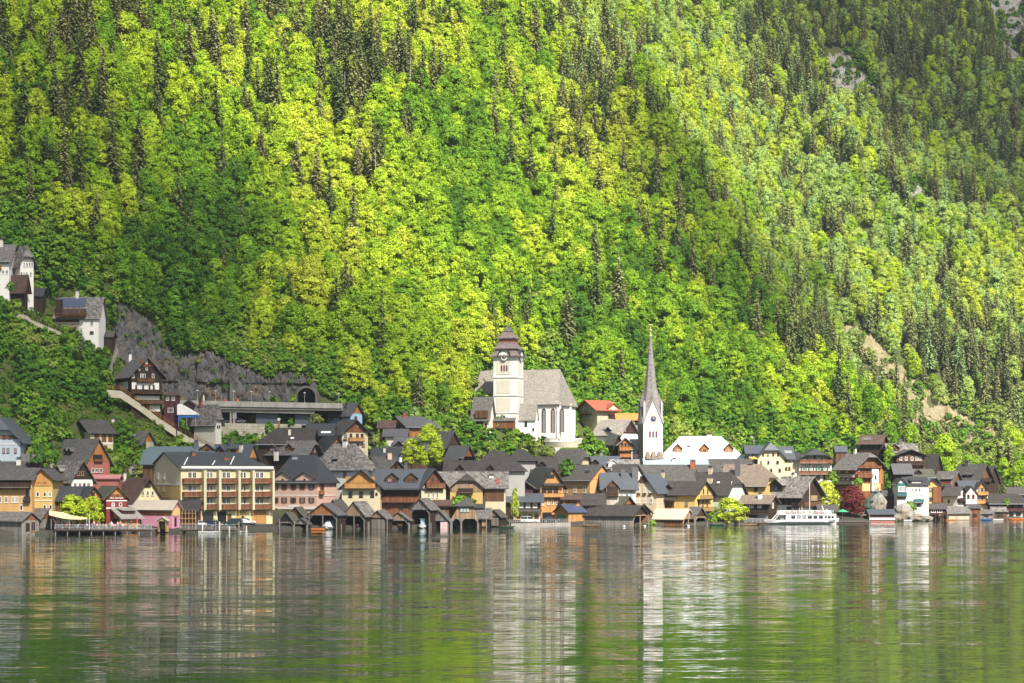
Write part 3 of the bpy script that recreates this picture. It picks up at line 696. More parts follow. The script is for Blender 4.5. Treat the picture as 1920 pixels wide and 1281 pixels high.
        r = fl.build('balcony', W['dark'] if m in ('dark','plum') else W['brown'], s.root)
        rl = MB(); e = base+uo*(dep/2)
        if solid:
            rl.obox(e-uo*.03+Vector((0,0,.05)), ux*hl, uo*.03, Vector((0,0,h-.1))); rl.obox(e+Vector((0,0,h-.05)), ux*(hl+.03), uo*.07, Vector((0,0,.09)))
            for sg in (-1, 1): rl.obox(base+ux*(sg*(hl-.03))+Vector((0,0,.05)), ux*.03, uo*(dep/2-.03), Vector((0,0,h-.1)))
        else:
            rl.obox(e+Vector((0,0,h-.05)), ux*(hl+.03), uo*.05, Vector((0,0,.09)))
            k = max(4, int(hl*2/.4))
            for i in range(k+1): rl.obox(e+ux*(-hl+2*hl*i/k), ux*.035, uo*.03, Vector((0,0,h)))
        if posts:
            for sg in (-1, 1): rl.obox(e+ux*(sg*(hl-.08)), ux*.08, uo*.08, Vector((0,0,posts)))
        rl.build('railing', W[m] if m in W else m, r); return r
    def chimney(s, px, t, pyt, w=.8, m=None, d=None, cap=True):
        """on the front slope at fraction t of its height, top at row pyt"""
        y = -s.ov+(s.W/2+s.ov)*t; z = s.rze+(s.rzr-s.rze)*t; p = s.ray(px, pyt, (0,1,0), y); h = max(.8, p.z-z+.35)
        mb = MB().box(p.x-w/2, p.x+w/2, y-.35, y+.35, z-.4, z-.4+h)
        o = mb.build('chimney', m or W['offwhite'], s.roofo)
        if cap: MB().box(p.x-w/2-.1, p.x+w/2+.1, y-.45, y+.45, z-.4+h, z-.25+h).box(p.x-w/2+.1, p.x+w/2-.1, y-.25, y+.25, z-.25+h, z+.05+h).box(p.x-w/2-.05, p.x+w/2+.05, y-.4, y+.4, z+.05+h, z+.12+h).build('chimney_cap', M_CHB, s.roofo)
    def skylight(s, px, py, w=.8, l=1.1, m=None):
        nn = Vector((0, -s.rsl, 1)).normalized(); p = s.ray(px, py, (0, -s.rsl, 1), s.rze+s.rsl*s.ov)
        up = Vector((0, 1, s.rsl)).normalized()
        MB().obox(p, Vector((w/2,0,0)), up*(l/2), nn*.12).build('skylight', m or M_PALEPANE, s.roofo)
    def dormer(s, px, py, w=1.8, h=1.5, kind='gable', rm='slate', wm='brown', st='w', wn=1, rise=None, ww=.8):
        """px,py: centre of the dormer's front foot line on the front slope"""
        p = s.ray(px, py, (0, -s.rsl, 1), s.rze+s.rsl*s.ov); y0 = p.y; z0 = p.z; rise = rise if rise is not None else w*.42
        dr = empty_part('dormer', s.root)
        back = y0+(h+ (rise if kind == 'gable' else .3))/s.rsl
        hw = w/2; body = MB()
        yb = y0+h/s.rsl
        if kind == 'gable':
            body.extr([(p.x-hw,y0,z0-.2),(p.x+hw,y0,z0-.2),(p.x+hw,y0,z0+h),(p.x,y0,z0+h+rise),(p.x-hw,y0,z0+h)], (0, yb-y0, 0))
            body.build('dormer_wall', W[wm], dr)
            r = MB(); o = .3; k = rise/hw; yr = min(s.W/2-.05, y0+(h+rise)/s.rsl+.3)
            for sg in (-1, 1):
                r.extr([(p.x, y0-.45, z0+h+rise+.06), (p.x, yr, z0+h+rise+.06), (p.x+sg*(hw+o), yb+.1-o*k/s.rsl, z0+h-o*k+.06), (p.x+sg*(hw+o), y0-.45, z0+h-o*k+.06)], (0,0,.12))
            r.build('dormer_roof', RF[rm], dr)
        elif kind == 'shed':
            sl2 = s.rsl*.35; yb = y0+h/(s.rsl-sl2)
            body.extr([(p.x-hw,y0,z0-.2),(p.x-hw,y0,z0+h),(p.x-hw,yb,z0+h+sl2*(yb-y0)-.1),(p.x-hw,yb,z0-.2+(yb-y0)*s.rsl-.5)], (w,0,0))
            body.build('dormer_wall', W[wm], dr)
            MB().extr([(p.x-hw-.2,y0-.4,z0+h-.4*sl2),(p.x-hw-.2,yb+.5,z0+h+sl2*(yb-y0+.5)),(p.x-hw-.2,yb+.5,z0+h+.13+sl2*(yb-y0+.5)),(p.x-hw-.2,y0-.4,z0+h+.13-.4*sl2)], (w+.4,0,0)).build('dormer_roof', RF[rm], dr)
        for i in range(wn):
            x = p.x+(i-(wn-1)/2)*(w*.8/wn)
            window(dr, Vector((x, y0-.01, z0+h*.5)), Vector((1,0,0)), Vector((0,-1,0)), min(ww, w*.75/wn), h*.75, st)
        return dr
def px_mid(s, f):
    q = s.M @ (Vector((s.L/2, 0, s.ze)) if f == 'F' else Vector((s.L if f == 'R' else 0, s.W/2, s.ze))); return px_of(q)
def empty_part(name, parent):
    o = bpy.data.objects.new(name, None); COL.objects.link(o); o.parent = parent; o.empty_display_size = .3; return o
WCACHE = {}; WRG = random.Random(2)
def wmesh(key, fn, m):
    if key not in WCACHE:
        o = fn().build(key[0], m); WCACHE[key] = o.data; bpy.data.objects.remove(o)
    return WCACHE[key]
def window(parent, p, ux, uo, w, h, st='w'):
    """frame (> pane, shutters); local x across, local y into the wall"""
    fm = {'w': M_WF, 'b': M_BF, 's': M_WF, 'k': M_BF, 'g': M_WF, 'p': M_WF, 'r': W['rose'], 'o': W['offwhite'], 'n': M_DK, 'y': W['honey']}[st[0]]
    w = round(w, 2); h = round(h, 2); t = .11 if st[0] in 'ws' else .09; bars = w > .7 and st[0] != 'n'
    if st[0] in 'os': t = .16
    def fr():
        mb = MB().box(-w/2, -w/2+t, -.06, .02, -h/2, h/2).box(w/2-t, w/2, -.06, .02, -h/2, h/2).box(-w/2+t, w/2-t, -.06, .02, h/2-t, h/2).box(-w/2-.04, w/2+.04, -.12, .02, -h/2-.05, -h/2+t)
        if bars: mb.box(-.035, .035, -.05, .02, -h/2+t, h/2-t)
        return mb
    fo = bpy.data.objects.new('window', wmesh(('window', w, h, fm.name, t), fr, fm)); COL.objects.link(fo); fo.parent = parent
    ang = math.atan2(ux.y, ux.x)
    if Vector((-math.sin(ang), math.cos(ang), 0)).dot(uo) > 0: ang += math.pi
    fo.location = p; fo.rotation_euler = (0, 0, ang)
    pm = M_PALEPANE if ('c' in st[1:] or (st[0] != 'n' and WRG.random() < .3)) else M_PANE
    deep = 3 if parent.parent is None else 2
    if parent.parent is None:
        po = bpy.data.objects.new('pane', wmesh(('pane', w, h, pm.name), lambda: MB().box(-w/2+t, w/2-t, -.03, .01, -h/2+t, h/2-t), pm)); COL.objects.link(po); po.parent = fo
        sm = {'s': M_BF, 'g': M_GREENP, 'k': W['dark']}.get(st[-1]) if len(st) > 1 else None
        if sm:
            for sg in (-1, 1):
                so = bpy.data.objects.new('shutter', wmesh(('shutter', w, h, sg, sm.name), lambda: MB().box(*sorted((sg*(w/2+.02), sg*(w/2+.02+w*.48))), -.07, -.01, -h/2, h/2), sm)); COL.objects.link(so); so.parent = fo
    else:
        po = bpy.data.objects.new('pane', wmesh(('pane', w, h, pm.name), lambda: MB().box(-w/2+t, w/2-t, -.03, .01, -h/2+t, h/2-t), pm)); COL.objects.link(po); po.parent = parent; po.location = p; po.rotation_euler = (0,0,ang)
    return fo
H = House

def absorb(main, h):
    """make the parts of h parts of main"""
    for ch in list(h.root.children):
        mx = main.Mi @ h.M @ ch.matrix_basis; ch.parent = main.root; ch.matrix_basis = mx
    bpy.data.objects.remove(h.root); h.root = main.root; return h
D_ = 3.0
def b(**k): return k
# ================= far left, front row
h = H('grey boarded boathouse with silver shingle roof, first at the left end of the shore', 'EG', (-45,41,73), 975, 961, -1, 35, wall='greywood', gable='redwood', roof='shingle', ov=.5, name='boathouse', cat='boathouse', base=-.8)
h.win('R', 52, 988, 1.0, 1.6, 'n'); h.win('R', 62, 987, 1.3, 2.2, 'y')
h = H('red brown gabled boathouse standing second from the left end of the shore', 'EG', (20,76,103), 973, 954, 6, 35, wall='greywood', gable='redwood', roof='shingle', ov=.5, name='boathouse', cat='boathouse', base=-.8)
h.panel('R', 80, 90, 975, 997, 'greywood', .1, 'door')
h = H('long ochre house with a dark timber gallery, behind the left end boathouses', 'E', (-40,60), 897, 878, 12, dep=10, wall='ochre', roof='grey', name='house')
h.balcony('F', -30, 58, 905, 1.4, 1.1, 'dark'); h.panel('F', -38, 58, 898, 911, 'dark'); h.win('F', [12,24,31,44], 937, .8, 1.5, 'o'); h.win('F', [0], 937, .8, 1.5, 'o'); h.win('F', 40, 952, .7, 1.3, 'w'); h.win('F', 52, 925, .8, 1.7, 'n'); h.balcony('F', 46, 57, 931, .9, 1, 'dark')
h.band('F', 914, .2, W['offwhite'])
h = H('orange yellow house with a honey timber gable, right of the long ochre house', 'G', (60,98), 896, 879, 11, dep=11, wall='yellow', gable='honey', roof='grey', name='house')
h.panel('R', 60, 97, 896, 911, 'honey'); h.win('R', [73,84], 901, .8, 1.1, 'b'); h.win('R', [71,84,94], 927, .7, 1.1, 'w'); h.win('R', [84,95], 951, .7, 1.1, 'w'); h.band('R', 939, .15)
h = H('pale blue plastered house with a half hipped blue grey roof at the left edge', 'G', (-46,38), 825, 783, 37, dep=13, wall='paleblue', roof='blue', hip=(0,.47), ov=1.1, name='house')
h.win('R', [-4,8,18.5,28.5], 819, .7, 1.0, 'bs'); h.win('R', [-4,7,15,29], 845, .6, 1.2, 'b'); h.band('R', 833, .18)
h.chimney(20, .3, 790, .8)
h = H('dark brown timber house peeking in high at the left edge above the pale blue one', 'G', (-12,26), 783, 753, 56, dep=10, wall='dark', gable='dark', roof='brown', name='house'); h.win('R', 6, 779, .8, .9, 'w'); h.panel('R', 3, 12, 757, 766, 'redwood', .12)
h = H('low shed with a grey shingle roof beside the pale blue house', 'E', (39,68), 864, 852, 30, dep=7, wall='dark', roof='shingle', name='shed', cat='shed')
h = H('grey roofed house below the pale blue house, with a square cream chimney', 'E', (-40,36), 877, 866, 24, dep=9, wall='offwhite', roof='grey', name='house'); h.chimney(35, .5, 861, 1.0)
h = H('white house with a black timber gable and patchy silver shingle roof', 'EG', (92,134,174), 899, 864, 20, 50, wall='white', gable='dark', roof='mottled', name='house')
h.dormer(110, 893, 2.6, 1.3, 'gable', 'mottled', 'brown', 'b', 1, 1.1, 1.1); h.chimney(94, .75, 866, 1.6, W['stone']); h.win('R', [147,154.5], 888, .7, 1.0, 'y'); h.win('F', [115,126], 910, 1.0, .7, 'b'); h.win('R', [141,150,158,166], 909, .6, .7, 'b')
h = H('rose pink house with a tall orange board gable and silver shingle roof', 'EG', (101,161,206), 866, 823, 32, 46, wall='rose', gable='orangewood', roof='shingle', name='house')
for x in (124,132): h.dormer(x, 853, 1.2, 1.0, 'gable', 'shingle', 'brown', 'n', 1, .6, .7)
h.win('R', [174,181,189], 882, .8, 1.0, 'p'); h.win('R', 183, 857, 2.6, 1.1, 'n'); h.win('F', [120,140], 876, .8, 1, 'w')
h.balcony('R', 176, 191, 861, .5, .5, 'redwood')
h = H('cream villa with a black gable and brown wall panels on the left hillside', 'GE', (137,169,212), 810, 788, 48, 30, wall='cream', gable='dark', roof='grey', name='villa', cat='villa')
h.win('L', [149,157], 818, .8, 1.3, 'b'); 
for a_, c_ in ((177,186),(191,199),(203,211)): h.panel('F', a_, c_, 814, 829, 'redwood')
for a_, c_ in ((176,187),(192,201)): h.panel('F', a_, c_, 835, 850, 'brown')
h.band('F', 831, .3); h.chimney(211, .95, 786, .7)
VILLA = h
h = H('stone house overgrown with ivy under a grey shingle roof and orange gable', 'EG', (214,266,288), 828, 809, 52, 40, wall='stone', gable='orangewood', roof='shingle', name='house'); IVYH = h
h.skylight(250, 817, 1.3, 1.0)
h = H('stone walled house with orange balcony gable and dark metal roof behind the ivy wall', 'EG', (240,284,307), 828, 800, 62, 40, wall='stone', gable='orangewood', roof='anthracite', name='house')
h.win('R', 292, 814, 2.2, 1.0, 'n'); h.balcony('R', 285, 300, 819, .6, .9, 'orangewood')
h = H('tiny rough stone hut with one window beside the ivy wall', 'G', (241,256), 877, 870, 44, dep=3, wall='stone', roof='shingle', ov=.25, name='stone_hut', cat='hut'); h.win('R', 250, 882, .6, .9, 'n')
h = H('house with dark metal roof and brown walls behind the lime tree', 'E', (104,142), 936, 913, 12, dep=9, wall='brown', roof='anthracite', name='house')
h = H('small honey timber gabled house between the lime tree and the red house', 'EG', (138,160,188), 931, 913, 10, 50, wall='honey', gable='honey', roof='anthracite', name='house'); h.win('R', 174, 927, 1.0, 1, 'n')
h = H('yellow house with a large brown tiled roof left of the yellow hotel', 'EG', (190,251,303), 938, 897, 15, 50, wall='lemon', roof='brown', name='house'); h.win('R', [268,277,286], 925, .7, 1.1, 'o'); h.chimney(233, .9, 887, .8); h.skylight(230, 903, .6, .5); h.panel('R',270,282,900,914,'dark',.12)
h = H('dark red house with white bands and honey timber gable under an olive roof', 'EG', (173,199,238), 932, 912, 8, 65, wall='red', gable='honey', roof='olive', name='house')
h.panel('R', 203, 233, 927, 936, 'redwood'); h.win('R', [210,219,227], 931, .8, .8, 'w'); h.band('R', 939, .25); h.band('R', 953, .3); h.win('R', [212,226], 946, .7, .8, 'w')
h = H('honey timber lakeside bar with a light grey metal roof beside the terrace', 'GE', (184,231,262), 970, 948, 1, 32, wall='honey', gable='honey', roof='planks', ov=.9, name='lakeside_bar', cat='bar', base=.4)
h.dormer(242, 964, 3.0, .8, 'shed', 'planks', 'brown', 'n', 2); h.win('L', 208, 959, 3.0, .9, 'n'); h.panel('L', 205, 223, 972, 983, M_DK, .08, 'opening'); h.lean('L', 186, 205, 971, 976, 1.5, 'planks')  # flat black panel in place of the dark inside of an opening
h = H('half built pink house with a pale plank roof and bare timber upper storey', 'EG', (247,322,338), 953, 939, 3, 25, wall='candy', roof='ice', ov=.6, name='pink_house', cat='house', base=.3)
h.panel('F', 248, 321, 953, 967, 'orangewood'); h.panel('R', 323, 337, 953, 967, 'palewood')
for x in (283, 301): h.win('F', x, 960, 1.7, 1.2, 'n')
h.panel('F', 281, 321, 958, 959, 'palewood', .14, 'beam'); h.panel('F', 281, 321, 963, 964, 'palewood', .14, 'beam'); h.win('F', [262], 980, 1.0, 1.5, 'n'); h.win('R', 329, 978, .8, 2, 'n')
h = H('small timber porch with a pale new gable roof in front of the pink house', 'G', (296,312), 975, 970, 0, dep=3, wall='palewood', roof='ice', ov=.4, name='porch', cat='porch', openf='R', base=.2, th=.15)
h = H('scaffolded timber house with a dark roof left of the yellow hotel', 'E', (330,368), 955, 938, 6, dep=8, wall='brown', roof='slate', name='house'); SCAF = h
sc_ = MB()
for i in range(7):
    x = h.L*i/6; sc_.bar((x, -.9, -1), (x, -.9, h.ze-.3), .05).bar((x, -.9, h.ze*.55), (x, 0, h.ze*.55), .04)
for z in (.3,.55,.8): sc_.box(0, h.L, -1.0, -.3, h.ze*z, h.ze*z+.06)
sc_.build('scaffold', W['palewood'], h.root)
h = H('low annex with a dull pink metal roof at the foot of the rose pink house', 'E', (168,222), 897, 891, 24, dep=4, wall='rose', roof='rosy', ov=.4, name='annex', cat='annex')
# ================= the yellow hotel
h = H('big yellow hotel with cream pillars and rows of brown balconies', 'GE', (281,339,511), 878, 848, 9, 35, wall='lemon', roof='anthracite', hip=(0,.9), ov=.5, name='hotel', cat='hotel'); HOT = h
h.win('L', [296,308], [893,916], .9, 1.4, 'w'); h.band('F', 876.5, .55, M_WF, out=.6, name='fascia'); h.panel('L', 282, 338, 909, 935, 'yellow', .05)
h.band('L', 909, .2, W['offwhite'], out=.09)
for a_, c_ in ((376.5,383),(404.5,411),(441,447.5),(467.5,473.5),(505,510.5)):
    n, c, ux, uo = h.face('F'); p = h.ray((a_+c_)/2, 884, n, c); w_ = (h.ray(c_,884,n,c)-h.ray(a_,884,n,c)).x; z0 = h.ray(a_, 956, n, c).z
    MB().obox(Vector((p.x,-.75,z0)), Vector((w_*.36,0,0)), Vector((0,.75,0)), Vector((0,0,h.ze-.5-z0))).build('pillar', W['cream'], h.root)
for row, wy in ((897,891),(922,915.5),(945.5,939.5)):
    for a_, c_ in ((341,375.5),(384,404),(412,440.5),(448,467),(474,504.5)):
        h.balcony('F', a_, c_, row, 1.35, 1.15, 'redwood')
    for x, w_ in ((356,2.1),(390,1.5),(420,2.0),(453,1.4),(482.5,2.0)): h.win('F', x, wy, w_/2-.02, 1.5, 'w'); h.win('F', x+w_*4, wy, w_/2-.02, 1.5, 'w')
for a_, c_, m_ in ((380,400,M_PANE),(408,424,M_DK),(442,461,W['yellow']),(472,499,W['honey'])): h.panel('F', a_, c_, 959, 981, m_, .1, 'shop_front')
h.door('F', 430, 972); h.chimney(362, .8, 849, 1.0, M_BRICK); h.chimney(424, .55, 861, 1.2, M_BRICK, cap=False)
for a_, b_ in (((352,858),(345,872)),((403,864),(398,872)),((439,856),(432,871))):
    n = (0,-h.rsl,1); c = h.rze+h.rsl*h.ov+.25; MB().bar(h.ray(*a_, n, c), h.ray(*b_, n, c), .14).build('pipe', M_WF, h.roofo)
# ================= the pink hotel
h = H('salmon pink hotel with white bands, brown shutters and a dark wavy roof', 'EG', (509,595,631), 900, 854, 11, 26, wall='pink', roof='anthracite', hip=(1,1), ov=.7, name='hotel', cat='hotel')
for x in (530,571): h.dormer(x, 901, 5.4, .5, 'gable', 'anthracite', 'pink', 'n', 1, 1.5, .5)
h.win('F', [517,533,550,567,584], [913,938], .85, 1.35, 'bs'); h.win('R', [604], 913, .9, 1.3, 'bs'); h.band('F', 904, .25); h.band('F', 929, .25); h.band('R', 904, .22); h.band('R', 929, .25)
h.band('F', 953, .5, out=.3); h.panel('F', 511, 545, 962, 985, M_DK, .06, 'shop_front'); h.panel('F', 541, 560, 947, 950.5, M_WF, .12, 'sign_board')
h.balcony('R', 597, 604, 920, .7, .9, 'orangewood')
for x in (513.5,529): 
    n, c, ux, uo = h.face('F'); p = h.ray(x, 961, n, c); mb = MB(); q = 8; pts = [Vector((p.x+1.1*math.cos(math.pi*i/q), 0, p.z-.3+.8*math.sin(math.pi*i/q))) for i in range(q+1)]
    mb.extr(pts, (0,-1.0,0)); mb.build('awning', W['rose'], h.root)
h.chimney(518, .85, 846, 1.0); h.skylight(553, 860, 1.5, .8)
# ================= behind the hotels
h = H('long building with a teal metal roof behind the yellow hotel', 'E', (268,392), 868, 838, 27, dep=12, wall='brown', roof='teal', hip=(.25,0), name='house'); h.chimney(368, .9, 828, 1.0, M_CHB); h.dormer(388, 846, 3.4, .5, 'gable', 'blue', 'brown', 'n', 1, 1.2); 
h = H('blue metal roofed house with an orange end gable behind the yellow hotel', 'EG', (398,463,481), 858, 833, 31, 30, wall='brown', gable='honey', roof='blue', name='house')
h.dormer(437, 849, 3.6, 1.2, 'shed', 'blue', 'honey', 'n', 1, None, 1.6); h.dormer(414, 850, 3.0, .5, 'gable', 'blue', 'brown', 'n', 1, 1.3); h.chimney(452, .6, 834, .8); h.chimney(432, .95, 825, 1.0, M_CHB)
h = H('wide dark slate roofed house just below the road gallery', 'E', (484,584), 831, 803, 40, dep=13, wall='dark', roof='slate', hip=(.9,0), name='house'); h.chimney(543, .6, 805, .7); h.skylight(548, 822, .9, .7, M_WF)
h = H('dark roofed extension between the slate roofed house and the cream chalet', 'E', (577,622), 814, 795, 47, dep=8, wall='dark', roof='anthracite', name='house'); h.skylight(611, 811, 2.6, .9, M_WF)
h = H('dark timber house with a curved silver shingle roof and two dormers', 'EG', (487,577,597), 846, 827, 28, 30, wall='dark', gable='dark', roof='shingle', hip=(.3,.25), ov=1.2, name='house')
for x in (510.5,543): h.dormer(x, 846, 2.2, .9, 'gable', 'shingle', 'brown', 'y', 1, 1.0, 1.2)
h.win('R', [583,590], 844, .8, 1.2, 'y'); h.chimney(516, .1, 841, .9, M_CONC); h.win('F', [505,525,550], 856, 1, .9, 'n')
h = H('steep dark roofed house with an orange timber gable beside the cream chalet', 'EG', (576,600,662), 858, 819, 34, 60, wall='orange', gable='orangewood', roof='anthracite', name='house'); h.win('R', [633,641], 833, .9, 1.1, 'n'); h.win('R', [612], 848, 1.1, .9, 'n'); h.win('R', [624], 846, 1.0, 1, 'n')
h = H('cream chalet with a red brown gable and wooden balcony below the sky blue cottage', 'EG', (617,641,690), 811, 787, 46, 60, wall='cream', gable='redwood', roof='grey', ov=1.1, name='chalet', cat='chalet')
h.win('R', [648,658,670,679], 817, .8, 1.1, 'b'); h.win('R', [659,670,681], 835, .9, 1.0, 'b'); h.balcony('R', 653, 681, 821, 1.0, .9, 'honey'); h.win('R', [660,670], 799, .6, .9, 'b')
h = H('sky blue cottage with orange timber gables at the end of the viaduct', 'EG', (614,657,679), 775, 756, 73, 45, wall='skyblue', gable='orangewood', roof='wetslate', ov=.9, name='cottage', cat='cottage')
h.win('R', 667, 784, .9, 1, 'b'); h.win('F', [623,639], 785, .9, 1, 'b'); h.dormer(622, 777, 3.2, .4, 'gable', 'wetslate', 'orangewood', 'n', 1, 2.2, .6); h.chimney(651, .7, 758, .7, M_CHB)
h = H('white house with a steep mottled pyramid roof behind the lakeside chalets', 'EG', (588,666,703), 875, 833, 22, 30, wall='white', roof='mottled', hip=(1,1), ov=.9, name='house')
h.win('F', [646.5], 890, 1.0, 1.5, 'b'); h.chimney(647, .93, 827, 1.2, W['white']); h.win('R', [680,692], 884, .8, 1.1, 'n'); h.dormer(628, 865, 1.3, .7, 'shed', 'mottled', 'dark', 'n', 1)
h.win('F', [642], 928, .9, 1.2, 'k')
h = H('low grey roofed house right behind the mottled pyramid roof', 'E', (702,738), 877, 856, 28, dep=8, wall='brown', roof='grey', name='house'); h.chimney(731, .8, 849, 1.1, W['pink'])
h = H('small brown gabled house with grey shingles left of the big pale tree', 'EG', (715,729,757), 877, 863, 24, 60, wall='brown', gable='brown', roof='shingle', name='house'); h.chimney(750, .9, 857, .9, W['white'])
h = H('dark flat pitched roof above the small brown gabled house', 'E', (700,760), 854, 840, 38, dep=9, wall='brown', roof='anthracite', name='house'); h.chimney(721, .5, 840, .6)
h = H('grey slate roofed house half hidden behind the big pale tree', 'E', (742,800), 842, 820, 45, dep=9, wall='brown', roof='wetslate', name='house'); h.dormer(748, 838, 2.2, .5, 'gable', 'wetslate', 'dark', 'n', 1, 1.0); h.chimney(754, .4, 830, .6, W['white'])
h = H('orange timber cottage with dark metal roof high behind the big pale tree', 'GE', (727,763,820), 799, 781, 58, 32, wall='orangewood', gable='orangewood', roof='wetslate', hip=(0,.5), name='cottage', cat='cottage')
h.win('L', [742,752], 805, .8, .9, 'w'); h.win('F', [775,786,800], 805, 1, .9, 'n'); h.chimney(758, .9, 774, 1.0, M_BRICK)
h = H('lean shed with a rusty red roof beside the orange timber cottage', 'E', (712,737), 800, 789, 60, dep=6, wall='dark', roof='brown', name='shed', cat='shed')
h = H('white walled hut with a dark roof below the orange timber cottage', 'E', (722,760), 816, 805, 52, dep=7, wall='offwhite', roof='wetslate', name='hut', cat='hut')
h = H('black gabled house with smooth grey roof right of the big pale tree', 'EG', (812,838,861), 833, 809, 50, 55, wall='dark', gable='dark', roof='wetslate', name='house')
h = H('red brown house with round dish and slate roof right of the black gabled one', 'EG', (838,868,886), 856, 836, 37, 45, wall='redwood', gable='redwood', roof='wetslate', name='house'); n, c, ux, uo = h.face('R'); p = h.ray(864, 859, (0,1,0), -.8)
MB().lathe([(.05,-.1),(.7,0),(.72,.06)], 12).build('dish', M_WF, h.root).location = p
h.root.children[-1].rotation_euler = (R(65), 0, 0)
# ================= rock face, viaduct, stairs
def rock_mat(name, c1, c2, c3, sc=.35):
    m, nt, ns, lk, b = nodes_of(name)
    tc = nd(ns, 'ShaderNodeTexCoord'); mp = nd(ns, 'ShaderNodeMapping'); mp.inputs['Scale'].default_value = (1,1,.3); lk.new(tc.outputs['Object'], mp.inputs[0])
    n1 = nd(ns, 'ShaderNodeTexNoise', i_Scale=sc, i_Detail=8, i_Roughness=.72); lk.new(mp.outputs[0], n1.inputs['Vector'])
    n2 = nd(ns, 'ShaderNodeTexNoise', i_Scale=.13, i_Detail=6, i_Roughness=.7); lk.new(tc.outputs['Object'], n2.inputs['Vector'])
    a = nd(ns, 'ShaderNodeMapRange', i_1=.32, i_2=.68); lk.new(n1.outputs[0], a.inputs[0])
    r = nd(ns, 'ShaderNodeMixRGB', i_1=c4(c1), i_2=c4(c2)); lk.new(a.outputs[0], r.inputs[0])
    a2 = nd(ns, 'ShaderNodeMapRange', i_1=.52, i_2=.62, i_3=0, i_4=.8); lk.new(n2.outputs[0], a2.inputs[0])
    r2 = nd(ns, 'ShaderNodeMixRGB', i_2=c4(c3)); lk.new(a2.outputs[0], r2.inputs[0]); lk.new(r.outputs[0], r2.inputs[1])
    lk.new(r2.outputs[0], b.inputs['Base Color']); b.inputs['Roughness'].default_value = .95; b.inputs['Specular IOR Level'].default_value = .1
    bp = nd(ns, 'ShaderNodeBump', i_Strength=1.0, i_Distance=1.4); lk.new(n1.outputs[0], bp.inputs['Height']); lk.new(bp.outputs[0], b.inputs['Normal'])
    return m
M_ROCK = rock_mat('grey_rock', (.06,.06,.06), (.17,.165,.155), (.19,.14,.085))
M_PALEROCK = rock_mat('pale_limestone', (.13,.125,.12), (.42,.40,.36), (.30,.24,.16), .6)
M_SCREE = rock_mat('tan_scree', (.20,.17,.09), (.36,.30,.20), (.13,.19,.05), .35)
def interp(tab, x):
    for (a, va), (b_, vb) in zip(tab, tab[1:]):
        if x <= b_: return lerp(va, vb, max(0, (x-a)/(b_-a)))
    return tab[-1][1]
def rock_sheet(name, top, bot, mat, off=2.0, amp=1.6, nx=120, ny=40, f=.22, cap=None, edge=.12):
    """a craggy face laid over the hillside between two outlines"""
    x0, x1 = top[0][0], top[-1][0]; vs = []
    for j in range(ny+1):
        for i in range(nx+1):
            px = lerp(x0, x1, i/nx); t = j/ny; jt = min(11, (x1-x0)*.2); py = lerp(interp(bot, px)+jt*noise.noise(Vector((px*.33, 5, x0*.1))), interp(top, px)+jt*noise.noise(Vector((px*.29, 1, x0*.1))), t)
            D = hit(px, py) if cap is None else min(cap(px), hit(px, py))
            e = min(1, min(i/nx, 1-i/nx)/(edge*.4), (1-t)/(edge*.5))
            p = P(px, py, D); q = Vector((p.x*f, p.z*f*.5, 3)); r = abs(noise.noise(q))*1.4+.7*abs(noise.noise(q*2.3+Vector((3,0,0))))+.45*noise.noise(q*5)+.3*noise.noise(q*11)+.5*(noise.cell(Vector((p.x*.22, p.z*.10, 2)))-.5)
            D2 = D-(off+amp*r)*e+(1-e)*.5; vs.append(P(px, py, D2))
    n = nx+1; fs = [(j*n+i, j*n+i+1, (j+1)*n+i+1, (j+1)*n+i) for j in range(ny) for i in range(nx)]
    # give it a back so that it has thickness
    return tag(MB().poly(vs, fs).build(name, mat), kind='structure')
ROCKTOP = [(206,612),(215,562),(240,572),(290,602),(312,640),(335,662),(400,658),(425,676),(470,694),(508,712),(520,703),(548,696),(575,702),(592,712),(604,748)]
ROCKBOT = [(206,668),(250,680),(310,745),(335,762),(604,762)]
rock_sheet('cliff', ROCKTOP, ROCKBOT, M_ROCK, 1.6, 1.9, 260, 70, .2)
rgc = random.Random(31)
for k in range(900):      # scrub growing along the top of the rock and in its cracks
    px = rgc.uniform(212, 640); py = interp(ROCKTOP, px)-(rgc.random()**1.5*60+2 if k < 850 else -rgc.uniform(5, 60))
    if py > 740: continue
    D = hit(px, py); UNDER.append((tuple(P(px, py, D-(0 if k < 850 else 2.5))-Vector((0,0,.3))), rgc.uniform(0,6.3), rgc.uniform(.35,.95) if k < 850 else rgc.uniform(.15,.35), rgc.randrange(4), min(1,max(0,rgc.gauss(.5,.25)))))
